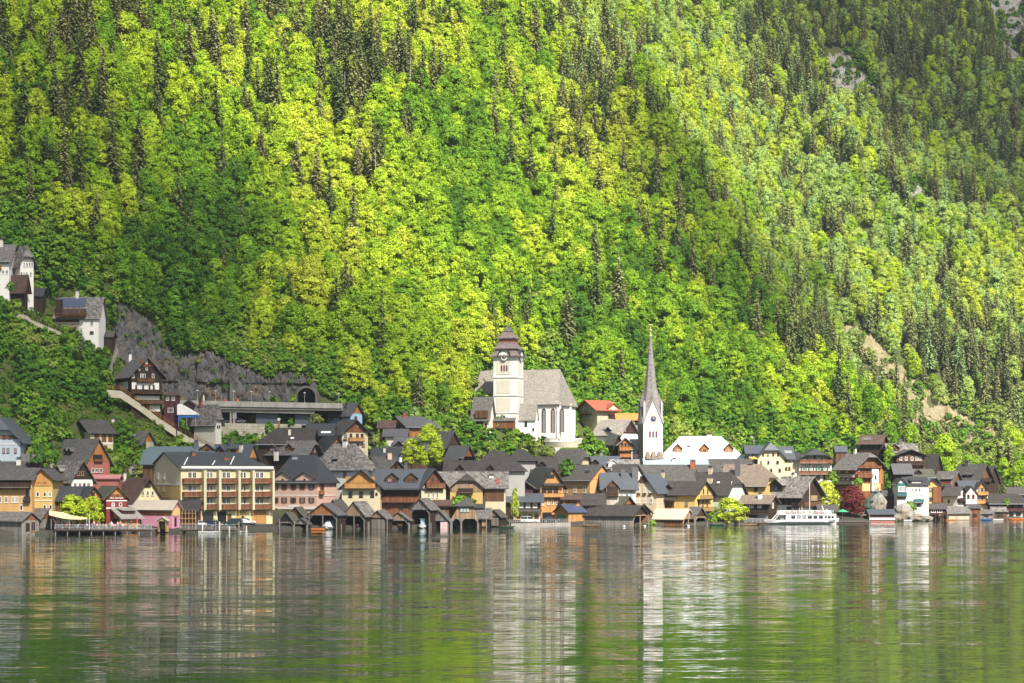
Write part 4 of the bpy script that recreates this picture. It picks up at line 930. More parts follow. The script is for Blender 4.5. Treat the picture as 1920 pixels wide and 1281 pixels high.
for k, (t, b_, nx) in enumerate((([(1535,140),(1552,100),(1590,98),(1612,135),(1650,175)], [(1535,150),(1575,195),(1650,192)], 40), ([(1835,30),(1850,-15),(1930,-15),(1932,-15)], [(1835,45),(1885,80),(1932,66)], 40), ([(1690,372),(1705,342),(1728,344),(1745,380)], [(1690,378),(1715,402),(1745,388)], 20),
        ([(1868,100),(1885,70),(1905,74),(1915,110)], [(1868,104),(1890,122),(1915,112)], 16), ([(496,2),(503,-4),(512,-4),(520,18)], [(496,6),(510,22),(520,20)], 12), ([(1018,668),(1030,640),(1045,648),(1058,672)], [(1018,672),(1040,688),(1058,676)], 12),
        ([(950,585),(956,570),(970,572),(976,592)], [(950,588),(964,600),(976,594)], 12), ([(60,510),(80,480),(100,482),(112,520)], [(60,530),(90,545),(112,530)], 20),
        ([(1430,738),(1437,722),(1446,724),(1452,744)], [(1430,742),(1441,750),(1452,746)], 10), ([(1440,800),(1470,790),(1500,802),(1530,812)], [(1440,832),(1490,838),(1530,836)], 24), ([(1385,822),(1400,812),(1425,818)], [(1385,830),(1405,838),(1425,830)], 12))):
    rock_sheet('rock_outcrop', t, b_, M_PALEROCK, 3.0 if t[0][0] > 1500 and t[0][1] < 200 else 1.5, 1.5, nx, 12, .25, None, .2)
rgo = random.Random(5)
for (a, b_, c, d, n_) in ((1535,1655,95,205,70),(1835,1925,0,85,60),(1685,1750,335,410,40),(1862,1920,65,130,30),(1435,1535,785,840,60),(60,112,480,545,16)):
    for _ in range(n_):
        px, py = rgo.uniform(a, b_), rgo.uniform(c, d); D = hit(px, py); UNDER.append((tuple(P(px, py, D-2.2)), rgo.uniform(0,6.3), rgo.uniform(.4,1.3), rgo.randrange(4), rgo.random()*.6))
rock_sheet('scree_slope', [(1575,615),(1605,612),(1650,640),(1700,698),(1770,756),(1800,775),(1850,796),(1890,815)], [(1575,640),(1620,675),(1670,705),(1700,770),(1730,822),(1790,850),(1890,830)], M_SCREE, .9, .9, 90, 40, .3, None, .06)
rgs = random.Random(77)
for k in range(420):
    px, py = rgs.uniform(1575, 1890), rgs.uniform(610, 860)
    if in_poly(px, py, SCREE) and noise.noise(Vector((px*.05, py*.05, 3))) > -.12:
        D = hit(px, py, 640); UNDER.append((tuple(P(px, py, D-1.5)), rgs.uniform(0,6.3), rgs.uniform(.4,1.2), rgs.randrange(4), min(1,max(0,rgs.gauss(.5,.3)))))
# boulders at the lakeside
def boulder(seed, c, r, lab=None):
    rg = random.Random(seed); bm = bmesh.new(); bmesh.ops.create_icosphere(bm, subdivisions=3, radius=1)
    for v in bm.verts:
        n = noise.noise(v.co*1.1+Vector((seed,0,0)))*.5+noise.noise(v.co*2.7+Vector((seed,4,0)))*.25; v.co *= 1+n; v.co.x *= r[0]; v.co.y *= r[1]; v.co.z *= r[2]
    me = bpy.data.meshes.new('boulder'); bm.to_mesh(me); bm.free(); me.materials.append(M_PALEROCK)
    o = bpy.data.objects.new('boulder', me); COL.objects.link(o); o.location = c; return tag(o, lab, 'boulder')
for k, (px, py, D, r, lab) in enumerate(((1648,968,546,(2.2,1.8,1.5),'pale boulder left of the low red boathouse'),(1646,947,560,(2.4,2.2,3.2),'tall pale rock below the plum brown hut'),(1690,963,553,(3.4,2,2.5),'large pale rock mass right of the low red boathouse'),
        (1714,970,555,(3.8,1.8,1.4),'pale rock under the white lakeside house'),(1622,970,552,(2.2,1.8,1.6),'pale rock behind the purple leaved tree'),(1735,973,557,(1.8,1.3,.9),'small pale rock at the foot of the black boathouse'),(1686,943,562,(2.2,1.8,2.2),'pale rock beside the teal oriel house'))):
    boulder(k+3, P(px, py, D), r, lab)
# ---- viaduct with the parking gallery underneath
def seg(px, py, D): return P(px, py, D)
g = empty('road_gallery', P(480, 795, 541), 0, 'grey concrete road viaduct with a dark parking gallery below the tunnel', 'viaduct'); G0 = g.location.copy()
def gm(name, mb, m, par=None):
    mb.v = [tuple(Vector(v)-G0) for v in mb.v]; return mb.build(name, m, par or g)
def slab(px0, px1, y0a, y1a, y0b, y1b, Da, Db):
    """block between two columns: rows y0 (top) to y1 (bottom) at each end, depth Da..Db"""
    mb = MB(); pts = [P(px0, y0a, Da), P(px1, y0b, Da), P(px1, y1b, Da), P(px0, y1a, Da)]
    return mb.extr(pts, (0, Db-Da, 0))
gm('deck', slab(336, 640, 754, 766, 760, 770, 541, 553), M_CONC)
gm('parapet', slab(334, 642, 750.5, 761, 756.5, 766, 540.6, 541), plaster('weathered_parapet', (.42,.40,.36), .9))
gm('beam', slab(414, 590, 767, 772.5, 770, 776, 541.6, 542.4), M_CONC)
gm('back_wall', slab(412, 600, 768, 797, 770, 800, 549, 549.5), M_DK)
for a_, c_ in ((480,521),(553,585)): gm('wall_panel', slab(a_, c_, 773, 795.5, 775, 796, 543, 543.3), plain('slate_blue_panel', (.07,.09,.11), .6))
for a_, c_, t_, b2 in ((431,434,768,794),(436,443,772,786),(437,440,786,794),(585,590,770,797)): gm('pillar', slab(a_, c_, t_, b2, t_, b2, 541.8, 542.8), M_CONC)
gm('gallery_floor', slab(412, 600, 794, 796, 796, 798, 541, 549.5), M_CONC)
rw = slab(412, 565, 793, 862, 796, 862, 540.2, 541.2).build('retaining_wall', tiles('cream_ashlar', (.52,.49,.38), (.40,.37,.29), 1.5, .75, .45, .95, lichen=(.25,.25,.14)))
tag(rw, 'cream stone block retaining wall below the parking gallery', 'wall')
# portal
pt = empty('tunnel_portal', P(576, 757, 551), 0, 'arched concrete road tunnel mouth in the grey rock face', 'tunnel portal')
m_ = 551/F; ro, ri = 20.5*m_, 17.5*m_; hgt = 30*m_; mb = MB(); q = 14
def arch(r, zt): return [(-r,0)]+[(-r*math.cos(math.pi*i/q), zt-r+r*math.sin(math.pi*i/q)) for i in range(q+1)]+[(r,0)]
ao, ai = arch(ro, hgt+.4), arch(ri, hgt-.2)
for i in range(len(ao)-1):
    mb.poly([(ao[i][0],-3,ao[i][1]),(ao[i+1][0],-3,ao[i+1][1]),(ai[i+1][0],-3,ai[i+1][1]),(ai[i][0],-3,ai[i][1]),(ao[i][0],5,ao[i][1]),(ao[i+1][0],5,ao[i+1][1]),(ai[i+1][0],5,ai[i+1][1]),(ai[i][0],5,ai[i][1])],
        [(0,1,2,3),(4,7,6,5),(0,4,5,1),(3,2,6,7)])
mb.build('arch', plaster('stained_concrete', (.16,.15,.14), .8), pt); MB().extr([(a_[0],1.0,a_[1]) for a_ in ai], (0,.4,0)).build('tunnel_dark', M_DK, pt)  # black sheet behind the arch stands for the unlit tunnel
# street lamps on the viaduct
def lamp_proto():
    r = empty('street_lamp', (0,0,0)); MB().lathe([(.09,0),(.09,.5),(.05,.6),(.045,3.0)], 8).build('pole', M_STEEL, r)
    MB().lathe([(.08,2.95),(.32,3.15),(.36,3.3),(.05,3.42)], 10).build('lamp_head', M_WF, r); return r
LAMP = lamp_proto()
for k, (px, lab) in enumerate(((370,'leftmost street lamp on the viaduct, beside the shrine'),(404,'street lamp on the viaduct just right of the shrine'),(438,'street lamp on the viaduct right of the people in red'),(471,'street lamp in the middle of the viaduct'),
        (505,'street lamp on the viaduct left of the tunnel rock'),(571,'street lamp standing in front of the tunnel mouth'),(635,'street lamp at the end of the viaduct by the sky blue cottage'))):
    o = LAMP if k == 0 else copy_tree(LAMP); o.location = P(px, lerp(753.5,759.5,(px-340)/300), 541.8); tag(o, lab, 'street lamp', 'street lamps on the viaduct')
o = copy_tree(LAMP); o.location = P(919, 838, 560); tag(o, 'street lamp on the path left of the church tower', 'street lamp'); o.scale = (1,1,1.3)
# shrine with a pale figure
sh = empty('wayside_shrine', P(382, 753, 544), 0, 'dark wooden shrine with a pale figure against the rock on the viaduct', 'shrine')
MB().extr([(-.9,0,0),(-.9,0,1.7),(-1.15,0,1.6),(0,0,2.9),(1.15,0,1.6),(.9,0,1.7),(.9,0,0)], (0,.8,0)).build('niche', W['dark'], sh)
MB().lathe([(.28,0),(.34,.4),(.26,.9),(.30,1.25),(.14,1.42),(.17,1.55),(.14,1.72),(.03,1.8)], 10, (0,-.25,.1)).build('figure', W['offwhite'], sh)
# clock on a carved post
ck = empty('post_clock', P(523, 806, 534), 0, 'round white clock on a carved orange wood post by the gallery', 'clock')
MB().lathe([(.45,-1),(.4,.6),(.3,1.6),(.22,2.4)], 8).build('post', W['orangewood'], ck)
c_ = MB().lathe([(.42,0),(.42,.15)], 16).build('dial', M_WF, ck); c_.rotation_euler = (R(90),0,0); c_.location = (0,0,2.9)
c_ = MB().box(-.03,.03,-.02,.02,0,.3).box(0,.22,-.02,.02,-.02,.02).build('hands', M_DK, ck); c_.location = (0,-.18,2.9)
# covered-rail stairway down the slope
def sloping_wall(name, pts, lab, cat, hgt=2.2, mat='wall_stone', th=1.6, rail=True, rmat='orangewood'):
    r = empty(name, P(*pts[0]), 0, lab, cat); o0 = r.location.copy(); wv = MB(); rl = MB()
    Q = [P(*p) for p in pts]
    for a, b_ in zip(Q, Q[1:]):
        wv.extr([a-o0, b_-o0, b_-o0-Vector((0,0,hgt)), a-o0-Vector((0,0,hgt))], (0, th, 0))
        if rail:
            n = max(2, int((b_-a).length/1.3))
            for hh in (1.15,.6): rl.bar(a-o0+Vector((0,0,hh)), b_-o0+Vector((0,0,hh)), .075)
            for i in range(n): p = a.lerp(b_, i/n)-o0; rl.bar(p, p+Vector((0,0,1.2)), .07)
    wv.build('wall', W[mat], r)
    if rail: rl.build('railing', W[rmat], r)
    return r
sloping_wall('stairway', [(200,731,497),(226,733,498),(262,757,500),(300,786,503),(340,812,507),(378,832,511),(412,848,515)], 'long cream walled stairway with wooden rails running down the slope', 'stairway', 1.9)
sloping_wall('stairway', [(201,716,503),(208,690,508),(216,660,516),(220,652,518)], 'short steep pale stairs behind the dark timber chalet', 'stairs', 1.6, 'stone', 1.2, True, 'greywood')
sloping_wall('hill_path', [(-30,572,500),(12,583,502),(50,592,503),(58,600,504),(100,617,507),(135,632,510)], 'pale walled hill path with dark rails on the upper left slope', 'path wall', 1.0, 'stone', 1.4, True, 'dark')
# blue and white party tent
tn = empty('tent', P(350, 788, 505), 0, 'blue and white party tent beside the dark tower annex', 'tent'); o0 = tn.location.copy()
MB().extr([P(332,760,504)-o0, P(336,757,504)-o0, P(368,775,504)-o0, P(368,778,504)-o0, P(332,778,504)-o0], (0,5,0)).build('roof_sheet', M_WF, tn)
MB().extr([P(334,778.2,504.2)-o0, P(368,778.2,504.2)-o0, P(368,783,504.2)-o0, P(334,783,504.2)-o0], (0,4,0)).build('valance', plain('blue_canvas', (.03,.13,.42), .7), tn)
MB().extr([P(334,783.2,504.2)-o0, P(338,783.2,504.2)-o0, P(338,789,504.2)-o0, P(334,789,504.2)-o0], (0,.1,0)).build('side_sheet', plain('blue_canvas', (.03,.13,.42), .7), tn)
for x in (335,350,367): q_ = P(x,783,504.3)-o0; MB().bar(q_, q_-Vector((0,0,2.4)), .06).build('pole', M_STEEL, tn)
# ---- Lookout: terrace balustrade below the church
def balustrade():
    r = empty('churchyard_terrace', P(1060, 836, 562), 0, 'curved white churchyard terrace wall with balusters below the choir', 'terrace wall'); o0 = r.location.copy()
    w = MB(); t = MB(); bl = MB(); N = 16; pts = []
    for i in range(N+1):
        u = i/N; px = lerp(1022, 1092, u); D = 566-5*math.sin(math.pi*min(1,u*.9)); pts.append((px, D))
    for (a, Da), (c, Dc) in zip(pts, pts[1:]):
        A, B = P(a, 829, Da)-o0, P(c, 829, Dc)-o0; A.z = B.z = min(A.z,B.z)
        h_ = 1.6; w.extr([A, B, B-Vector((0,0,h_)), A-Vector((0,0,h_))], (0, 1.2, 0))
        for k in range(2): q_ = A.lerp(B, k/2); bl.bar(q_, q_+Vector((0,0,.9)), .11)
        A2, B2 = A+Vector((0,-.1,.9)), B+Vector((0,-.1,.9)); t.extr([A2, B2, B2+Vector((0,0,.22)), A2+Vector((0,0,.22))], (0,.45,0))
    w.build('wall', W['wall_stone'], r); t.build('coping', W['white'], r); bl.build('balusters', W['white'], r)
balustrade()
# ================= lakeside chalets, centre
h = H('cream chalet with a wide honey timber gable and long balcony on the lakefront', 'G', (641,713), 912, 880, 9, dep=14, wall='cream', gable='honey', roof='blue', ov=1.1, name='chalet', cat='chalet')
h.panel('R', 648, 703, 894, 910, 'honey'); h.balcony('R', 647, 704, 906, 1.3, 1.25, 'honey'); h.win('R', [652,661,670,679,688,697], 901, .85, 1.0, 'y'); h.win('R', [657,677,698], 927, .95, 1.5, 'n'); h.win('R', [706], 926, .5, .6, 'n')
h = H('red brown timber house with long gallery and two dormers in a blue grey roof', 'E', (702,798), 913, 880, 13, dep=12, wall='redwood', roof='blue', name='chalet', cat='chalet')
h.lean('F', 714, 786, 915, 919, 1.6, 'anthracite'); h.panel('F', 714, 786, 919, 932, 'dark'); h.balcony('F', 714, 786, 932, 1.2, 1.3, 'redwood'); h.win('F', [743,750,757,764,771], 926, .7, 1.2, 'k'); h.win('F', [725], 927, .7, 1.2, 'k'); h.win('F', [727,752,770], 950, 1.1, 1.2, 'n')
for x in (735,771): h.dormer(x, 905, 3.0, 1.2, 'gable', 'blue', 'brown', 'b', 2, 1.2, 1.0)
h.chimney(706, .9, 872, .9, M_CHB); h.chimney(761, .95, 870, .9, M_CHB)
h = H('timber gabled house with carved brown balcony and cream wall right of the gallery', 'EG', (781,790,836), 911, 879, 8, 68, wall='cream', gable='redwood', roof='blue', ov=1.1, name='chalet', cat='chalet')
h.balcony('R', 797, 832, 906, 1.2, 1.1, 'redwood'); h.win('R', [804,812,820], 928, .6, 1.5, 'o'); h.win('R', [812,822], 899, .8, 1.1, 'k'); h.panel('R', 800, 830, 916, 921, 'redwood', .3)
h = H('yellow fronted house with a long mottled brown roof and dark red shutters', 'E', (822,948), 913, 885, 14, dep=12, wall='cream', roof='mottled', name='house'); h.panel('F', 831, 839, 924, 938, 'red'); h.panel('F', 846, 854, 924, 938, 'red'); h.chimney(921, .65, 894, 1.1, W['white']); h.panel('F', 905, 945, 914, 940, 'brown')
h.skylight(933,903,.8,2.2,M_BRICK)
h = H('yellow house with half hipped slate roof, tan boards and dark balcony', 'G', (844,905), 914, 889, 9, dep=12, wall='yellow', gable='tanwood', roof='slate', hip=(0,.42), name='house')
h.panel('R', 845, 904, 908, 922, 'tanwood'); h.balcony('R', 859, 887, 916, 1.1, 1.1, 'dark'); h.win('R', [872,883], 911, .8, 1.8, 'b'); h.win('R', 880, 934, 1.0, .7, 'n')
h = H('black timber chalet with a half hipped mottled roof above a teal pent roof', 'G', (943,1001), 914, 894, 9, D=510, dep=14, wall='dark', gable='dark', roof='mottled', hip=(0,.35), ov=1.1, name='chalet', cat='chalet')
h.balcony('R', 946, 999, 919, 1.2, 1.2, 'plum'); h.win('R', [958,966,974,982], 909, 1.0, 1.4, 'n')
h = H('dark timber restaurant under a broad blue grey pent roof on the quay', 'E', (909,1014), 939, 926, 3, D=503, dep=7, wall='dark', roof='blue', ov=.9, name='restaurant', cat='restaurant')
h.win('F', [916,929,941,963,977,990,1003], 948, 1.15, 1.2, 'wc'); h.panel('F', 963, 1013, 960, 980, 'lemon', .12); h.lean('F', 962, 1016, 956, 960, 1.4, 'grey'); h.win('F', [972,984,994,1006], 968, 1.1, 1.2, 'b', .13)
h = H('orange timber house with arched loggias and a row of small white windows', 'EG', (984,1013,1056), 910, 878, 10, 62, wall='honey', gable='honey', roof='anthracite', ov=1.0, name='house')
h.win('R', 1031, 893, 2.6, 1.0, 'n'); h.lean('R', 1016, 1054, 907, 911, 1.1, 'anthracite'); h.win('R', [1020,1031,1042], 919, 1.4, 1.2, 'n'); h.balcony('R', 1016, 1054, 925, 1.0, 1.0, 'honey'); h.win('R', [1028,1036,1044,1051], 942, .6, 1.2, 'w'); h.win('F', [1001,1007], 920, .8, 1.0, 'n'); h.win('R', [1018], 944, .7, 1.1, 'w')
h.panel('R', 1017, 1034, 961, 972, M_DK, .1, 'garage_opening_dark')  # black panel on the gable wall paints the dark of the opening
h = H('ochre house with an orange gable and tall white windows behind the quay', 'EG', (1051,1106,1148), 899, 872, 16, 42, wall='ochre', gable='orange', roof='grey', ov=.6, name='house')
h.win('F', [1061,1078,1096], 918, .95, 1.7, 'w'); h.win('R', [1122], 917, 2.0, 1.7, 'w'); h.band('F', 903, .5, W['offwhite']); h.skylight(1101, 885, 1.6, .8, M_DK)
h = H('house with arched balconies under a grey hipped roof behind the orange timber house', 'EG', (1034,1088,1104), 865, 843, 31, 30, wall='beige', roof='grey', hip=(.9,.5), name='house')
h.balcony('F', 1036, 1060, 881, 1.0, 1.0, 'redwood'); h.win('F', [1045,1061], 874, 1.6, 1.4, 'nc')
h = H('blue metal roofed house with a white dormer left of the grey church tower', 'E', (1093,1160), 876, 856, 37, dep=10, wall='offwhite', roof='blue', name='house'); h.dormer(1116, 871, 1.7, .6, 'gable', 'anthracite', 'dark', 'n'); h.dormer(1149, 876, 2.4, 1.2, 'gable', 'whitemetal', 'white', 'wc', 1, .9)
h = H('mottled shingle roofed house below the white balcony house', 'E', (1150,1196), 880, 862, 33, dep=9, wall='offwhite', roof='mottled', name='house')
h = H('low grey gabled house in front of the mottled shingle roof', 'EG', (1140,1180,1206), 893, 871, 24, 50, wall='offwhite', roof='grey', name='house')
h = H('pale house with blue metal roof and two thick dark chimneys', 'E', (1130,1192), 915, 887, 13, dep=10, wall='offwhite', roof='blue', name='house')
h.chimney(1168, .75, 880, 1.1, M_CHB, cap=False); h.chimney(1191, .7, 876, 1.7, M_CHB, cap=False); h.win('F', [1166,1176], 930, .9, 1.4, 'w'); h.panel('F',1181,1187,918,945,'aqua')
h = H('brown timber porch with balcony on the front of the pale blue roofed house', 'G', (1137,1160), 912, 900, 10, dep=3, wall='stone', gable='brown', roof='tan', name='porch', cat='porch', ov=.5)
h.panel('R', 1138, 1159, 912, 928, 'dark'); h.balcony('R', 1137, 1160, 922, .8, 1.0, 'brown', solid=False)
h = H('beige gabled house with a steep blue metal roof near the water', 'GE', (1187,1230,1259), 920, 889, 9, 65, wall='beige', roof='blue', ov=.8, name='house')
h.win('L', [1197.5,1208.5,1219.5], 919, .75, 1.3, 'w'); h.win('L', [1197.5,1209,1221], 939, .75, 1.3, 'w'); h.panel('L', 1200, 1214, 893, 905, 'brown'); h.chimney(1243, .85, 885, 1.1, W['beige'])
for x in (1197.5,1208.5,1219.5): h.panel('L', x-3, x+3, 925.5, 928, 'brown', .3, 'flower_box')
h = H('orange lakeside garage with a dark green door and navy metal roof', 'GE', (1040,1066,1097), 959, 946, 3, 38, wall='honey', gable='honey', roof='navy', ov=.45, name='garage', cat='garage', base=.3); h.panel('L', 1045.5, 1059, 965, 980, M_GREENP, .1, 'garage_door')
h = H('brown gabled shed with slate roof behind the orange garage', 'E', (1084,1132), 944, 926, 9, dep=7, wall='redwood', roof='slate', name='shed', cat='shed')
h = H('brown porch room with white posts left of the slate roofed shed', 'E', (1056,1086), 935, 929, 8, dep=6, wall='orange', roof='brown', name='shed', cat='shed'); h.panel('F', 1060,1082,936,946,'brown')
h = H('mossy slate roofed shed with a dark gable behind the long boathouse', 'EG', (1126,1166,1188), 946, 931, 7, 45, wall='dark', gable='redwood', roof='olive', name='shed', cat='shed')
h = H('dark brown gabled shed between the long boathouse and the beige house', 'G', (1198,1220), 958, 947, 3, dep=6, wall='redwood', gable='redwood', roof='slate', name='shed', cat='shed', base=.4)
h = H('long grey boarded boathouse with a dark slate roof over the water', 'EG', (1097,1187,1213), 966, 948, -5, 25, wall='greywood', gable='dark', roof='slate', ov=.6, name='boathouse', cat='boathouse', base=-.8, openf='R')
h = H('reddish boarded boathouse with a pale striped plank roof', 'EG', (1222,1280,1301), 972, 955, -3, 27, wall='redwood', gable='tanwood', roof='ice', ov=.5, name='boathouse', cat='boathouse', base=-.8, openf='R')
h = H('black open boathouse with silver shingles right of the plank roofed one', 'EG', (1286,1303,1324), 969, 951, 0, 50, wall='dark', gable='dark', roof='shingle', ov=.6, name='boathouse', cat='boathouse', base=-.8, openf='R')
h = H('yellow house with a grey slate roof, dark balconies and flat fronted annex', 'EG', (1234,1304,1337), 926, 903, 9, 30, wall='yellow', roof='slate', ov=.8, name='house')
h.win('R', [1311,1319,1327], 921, .7, 1.3, 'b'); h.win('R', [1310,1318,1326], 944, .8, 1.5, 'b'); h.balcony('R', 1307, 1331, 929, 1.0, 1.0, 'dark', solid=False); h.balcony('R', 1308, 1336, 951, 1.0, 1.1, 'dark', solid=False); h.win('F', [1287], 944.5, .8, 1.5, 'b')
h.lean('F', 1230, 1270, 932, 938, 1.8, 'slate'); h.panel('F', 1246, 1264, 940, 952, 'brown'); h.win('F', 1241, 944, .9, 1.5, 'b'); h.dormer(1254, 918, 1.5, .6, 'gable', 'slate', 'dark', 'n')
h = H('pale green house with a big half hipped slate roof and two tan chimneys', 'EG', (1268,1364,1397), 925, 886, 17, 30, wall='mint', roof='slate', hip=(0,.5), ov=.8, name='house')
h.win('R', [1372,1378.5,1384,1391], 907, .7, 1.3, 'w'); h.win('R', [1371,1382,1390], 932, .8, 1.5, 'w'); h.win('F', [1352], 932, .9, 1.4, 'k'); h.chimney(1332, .95, 877, 1.1, W['beige']); h.chimney(1331, .55, 897, 1.5, W['beige'], cap=False); h.skylight(1283, 897, 1.2, .9, M_WF); h.skylight(1347, 905, .8, .5, M_WF)
h = H('yellow walled house with a broad tan shingle roof behind the pale green one', 'EG', (1350,1434,1458), 909, 871, 27, 22, wall='yellow', roof='tan', hip=(0,.6), ov=.8, name='house'); h.win('F', [1417], 917, 1.0, 1.6, 'b'); h.chimney(1383, .5, 862, 1.5, M_CHB, cap=False)
h = H('very long plain grey roof with a red brick chimney below the white hall', 'E', (1190,1352), 902, 872, 31, dep=12, wall='offwhite', roof='grey', name='long_house', cat='house'); h.chimney(1299, .8, 865, 1.5, M_BRICK); h.chimney(1310, .6, 880, 1.0, M_CHB, cap=False)
h = H('low building with a pale aqua metal roof in front of the white hall', 'E', (1212,1325), 874, 861, 44, dep=9, wall='white', roof='aqua', name='house'); h.chimney(1264, .7, 861, 1.2, W['white'])
h = H('low grey brown roofed building right of the aqua roof', 'E', (1328,1412), 872, 861, 46, dep=8, wall='offwhite', roof='grey', name='house')
h = H('large hall with a brilliant white hipped metal roof and three orange dormers', 'E', (1241,1396), 860, 819, 60, dep=16, wall='white', roof='whitemetal', hip=(1,1), ov=.7, name='hall', cat='hall')
for x in (1271,1321,1367): h.dormer(x, 849, 2.4, 1.3, 'gable', 'slate', 'orangewood', 'y', 1, 1.2, 1.0)
h.chimney(1330, .97, 815, 1.4, W['white']); h.skylight(1291, 837, 1.1, .7, M_DK)
# ================= slate roofs below the hilltop church
h = H('large dark slate hipped roof in the village centre below the church', 'E', (880,984), 880, 846, 25, dep=15, wall='grey', roof='slate', hip=(1,1), name='house')
h = H('long low slate roof with two small dormers left of the large hipped roof', 'E', (836,930), 884, 864, 22, dep=10, wall='grey', roof='slate', name='house')
for x in (862,919): h.dormer(x, 882, 1.7, .5, 'gable', 'slate', 'dark', 'n', 1, .8)
h = H('grey walled house with a hipped slate roof just below the churchyard', 'E', (957,1004), 861, 843, 39, dep=9, wall='grey', roof='slate', hip=(.8,1), name='house')
h = H('slate roofed house with one dark dormer right of the grey walled house', 'E', (1000,1042), 882, 857, 32, dep=9, wall='grey', roof='slate', name='house'); h.dormer(1016, 876, 1.8, .7, 'gable', 'slate', 'dark', 'n')
h = H('red roofed beige villa with balconies right of the hilltop church', 'GE', (1084,1120,1156), 767, 751, 92, 32, wall='beige', roof='red', ov=1.3, name='villa', cat='villa', drop=7)
h.balcony('L', 1088, 1110, 771, 1.2, .9, 'brown', solid=False); h.win('L', [1096,1106], 767, .9, 1.4, 'w'); h.win('L', [1096,1108], 781, .9, 1.2, 'w'); h.balcony('F', 1140, 1157, 772, 1.2, .9, 'brown', solid=False); h.win('F', [1148], 767, .9, 1.4, 'w'); h.dormer(1150, 768, 4.0, .4, 'gable', 'red', 'beige', 'w', 1, 1.4)
h = H('dark shed with a bright orange tiled roof left of the pointed spire', 'E', (1157,1200), 786, 776, 88, dep=6, wall='dark', roof='orange', ov=.5, name='shed', cat='shed', drop=6); h.win('F', [1187], 790, .9, 1.2, 'w'); h.win('F', 1192, 802, .9, 1.2, 'w')
h = H('white house with a big pale shingle roof and black gable left of the spire', 'EG', (1113,1164,1196), 813, 787, 72, 40, wall='white', gable='dark', roof='pale', name='house'); h.dormer(1141, 809, 1.8, .5, 'gable', 'pale', 'dark', 'n', 1, .7); h.win('R', [1172,1180], 806, 1.0, 1.4, 'k')
h.win('F', 1125, 830, .8, 1, 'n')
h = H('little black gabled house with grey roof above the orange balconies', 'EG', (1136,1150,1163), 829, 816, 64, 50, wall='dark', gable='dark', roof='grey', name='house')
h = H('narrow chalet with bright orange wooden balconies close to the spire', 'G', (1161,1185), 832, 821, 57, dep=7, wall='orangewood', gable='orangewood', roof='pale', ov=.7, name='chalet', cat='chalet')
h.balcony('R', 1161, 1185, 838, 1.0, 1.1, 'orangewood'); h.balcony('R', 1162, 1184, 851, .8, 1.0, 'orangewood'); h.win('R', [1167,1173,1179], [834,847,856], .7, 1.0, 'k')
h = H('tall narrow white house squeezed between orange balconies and the spire', 'E', (1184,1201), 842, 824, 55, dep=8, wall='palepink', roof='pale', ov=.3, name='house'); h.win('F', [1189,1195], [848,862], .6, 1.0, 'k')
# ================= hilltop church
DC = 577.0; mC = DC/F
nv = H('white hilltop church with a broad grey shingle roof and square clock tower', 'EG', (886,1046,1079), 755, 693, 0, 18, D=DC, wall='white', roof='pale', hip=(0,1), hk=.32, ov=.6, name='church', cat='church', th=.3)
for x in (1020,1037,1054):
    n, c, ux, uo = nv.face('F'); a = nv.ray(x, 810, n, c); t = nv.ray(x, 771, n, c); hh = t.z-a.z; w_ = .55; q = 8
    ol = [(-w_,0),(w_,0),(w_,hh)]+[(w_*math.cos(math.pi*i/q)*(1-.0), hh+w_*1.5*math.sin(math.pi*i/q)**.8) for i in range(1,q)]+[(-w_,hh)]
    fr = MB().extr([(a.x+u*1.35, -.12, a.z+v-(.15 if v == 0 else 0)) for u, v in ol], (0,.14,0)).build('window', plaster('rose_stone', (.55,.40,.36), .3), nv.root)
    MB().extr([(a.x+u, -.16, a.z+v) for u, v in ol], (0,.1,0)).build('pane', M_PANE, fr)
    MB().box(a.x-.2,a.x-.13,-.2,-.15,a.z,a.z+hh+.3).box(a.x+.13,a.x+.2,-.2,-.15,a.z,a.z+hh+.3).build('mullion', W['white'], fr)
for x in (1006,1045): nv.panel('F', x-.6, x+.6, 757, 820, 'offwhite', .35, 'downpipe')
nv.panel('R', 1046.5, 1049, 757, 822, 'white', .5, 'buttress'); nv.panel('R', 1066, 1069, 757, 822, 'offwhite', .5, 'buttress')
# low aisle
ai_ = H('x', 'EG', (972,1003,1008), 782, 757, 0, 18, D=573.5, wall='white', roof='pale', ov=.4, name='aisle', cat='x', th=.25); ai_.win('F', 986, 795, .8, 1.6, 'n'); ai_.win('F', [1000], 805, .5, .9, 'n'); absorb(nv, ai_)
# left annexes
an = H('x', 'EG', (886,916,926), 781, 745, 0, 18, D=570, wall='offwhite', roof='shingle', ov=.7, name='annex', cat='x'); an.panel('F', 893, 906, 784, 800, 'dark', .1); an.panel('F', 892, 915, 770, 784, 'brown', .8); an.win('F', [911], 798, .7, 1.2, 'b'); an.balcony('F', 891, 911, 797, 1.0, 1.0, 'redwood', solid=False); an.panel('F', 893, 912, 805, 822, 'grey', .1); absorb(nv, an)
# tower
ph = R(18); wT = 42*mC/math.cos(ph); near = P(967.5, 821, DC-4); ex = Vector((math.cos(ph), -math.sin(ph), 0)); ey = Vector((math.sin(ph), math.cos(ph), 0)); ctr = near-ex*(wT/2)+ey*(wT/2); zb = near.z-1.5
def TZ(y): return CH+(HOR-y)/F*(DC-4)
T = empty('tower', (0,0,0)); T.parent = nv.root; T.matrix_basis = nv.Mi @ (Matrix.Translation((ctr.x, ctr.y, 0)) @ Matrix.Rotation(-ph, 4, 'Z')); hw = wT/2
def tp(name, mb, m, par=None): return mb.build(name, m, par or T)
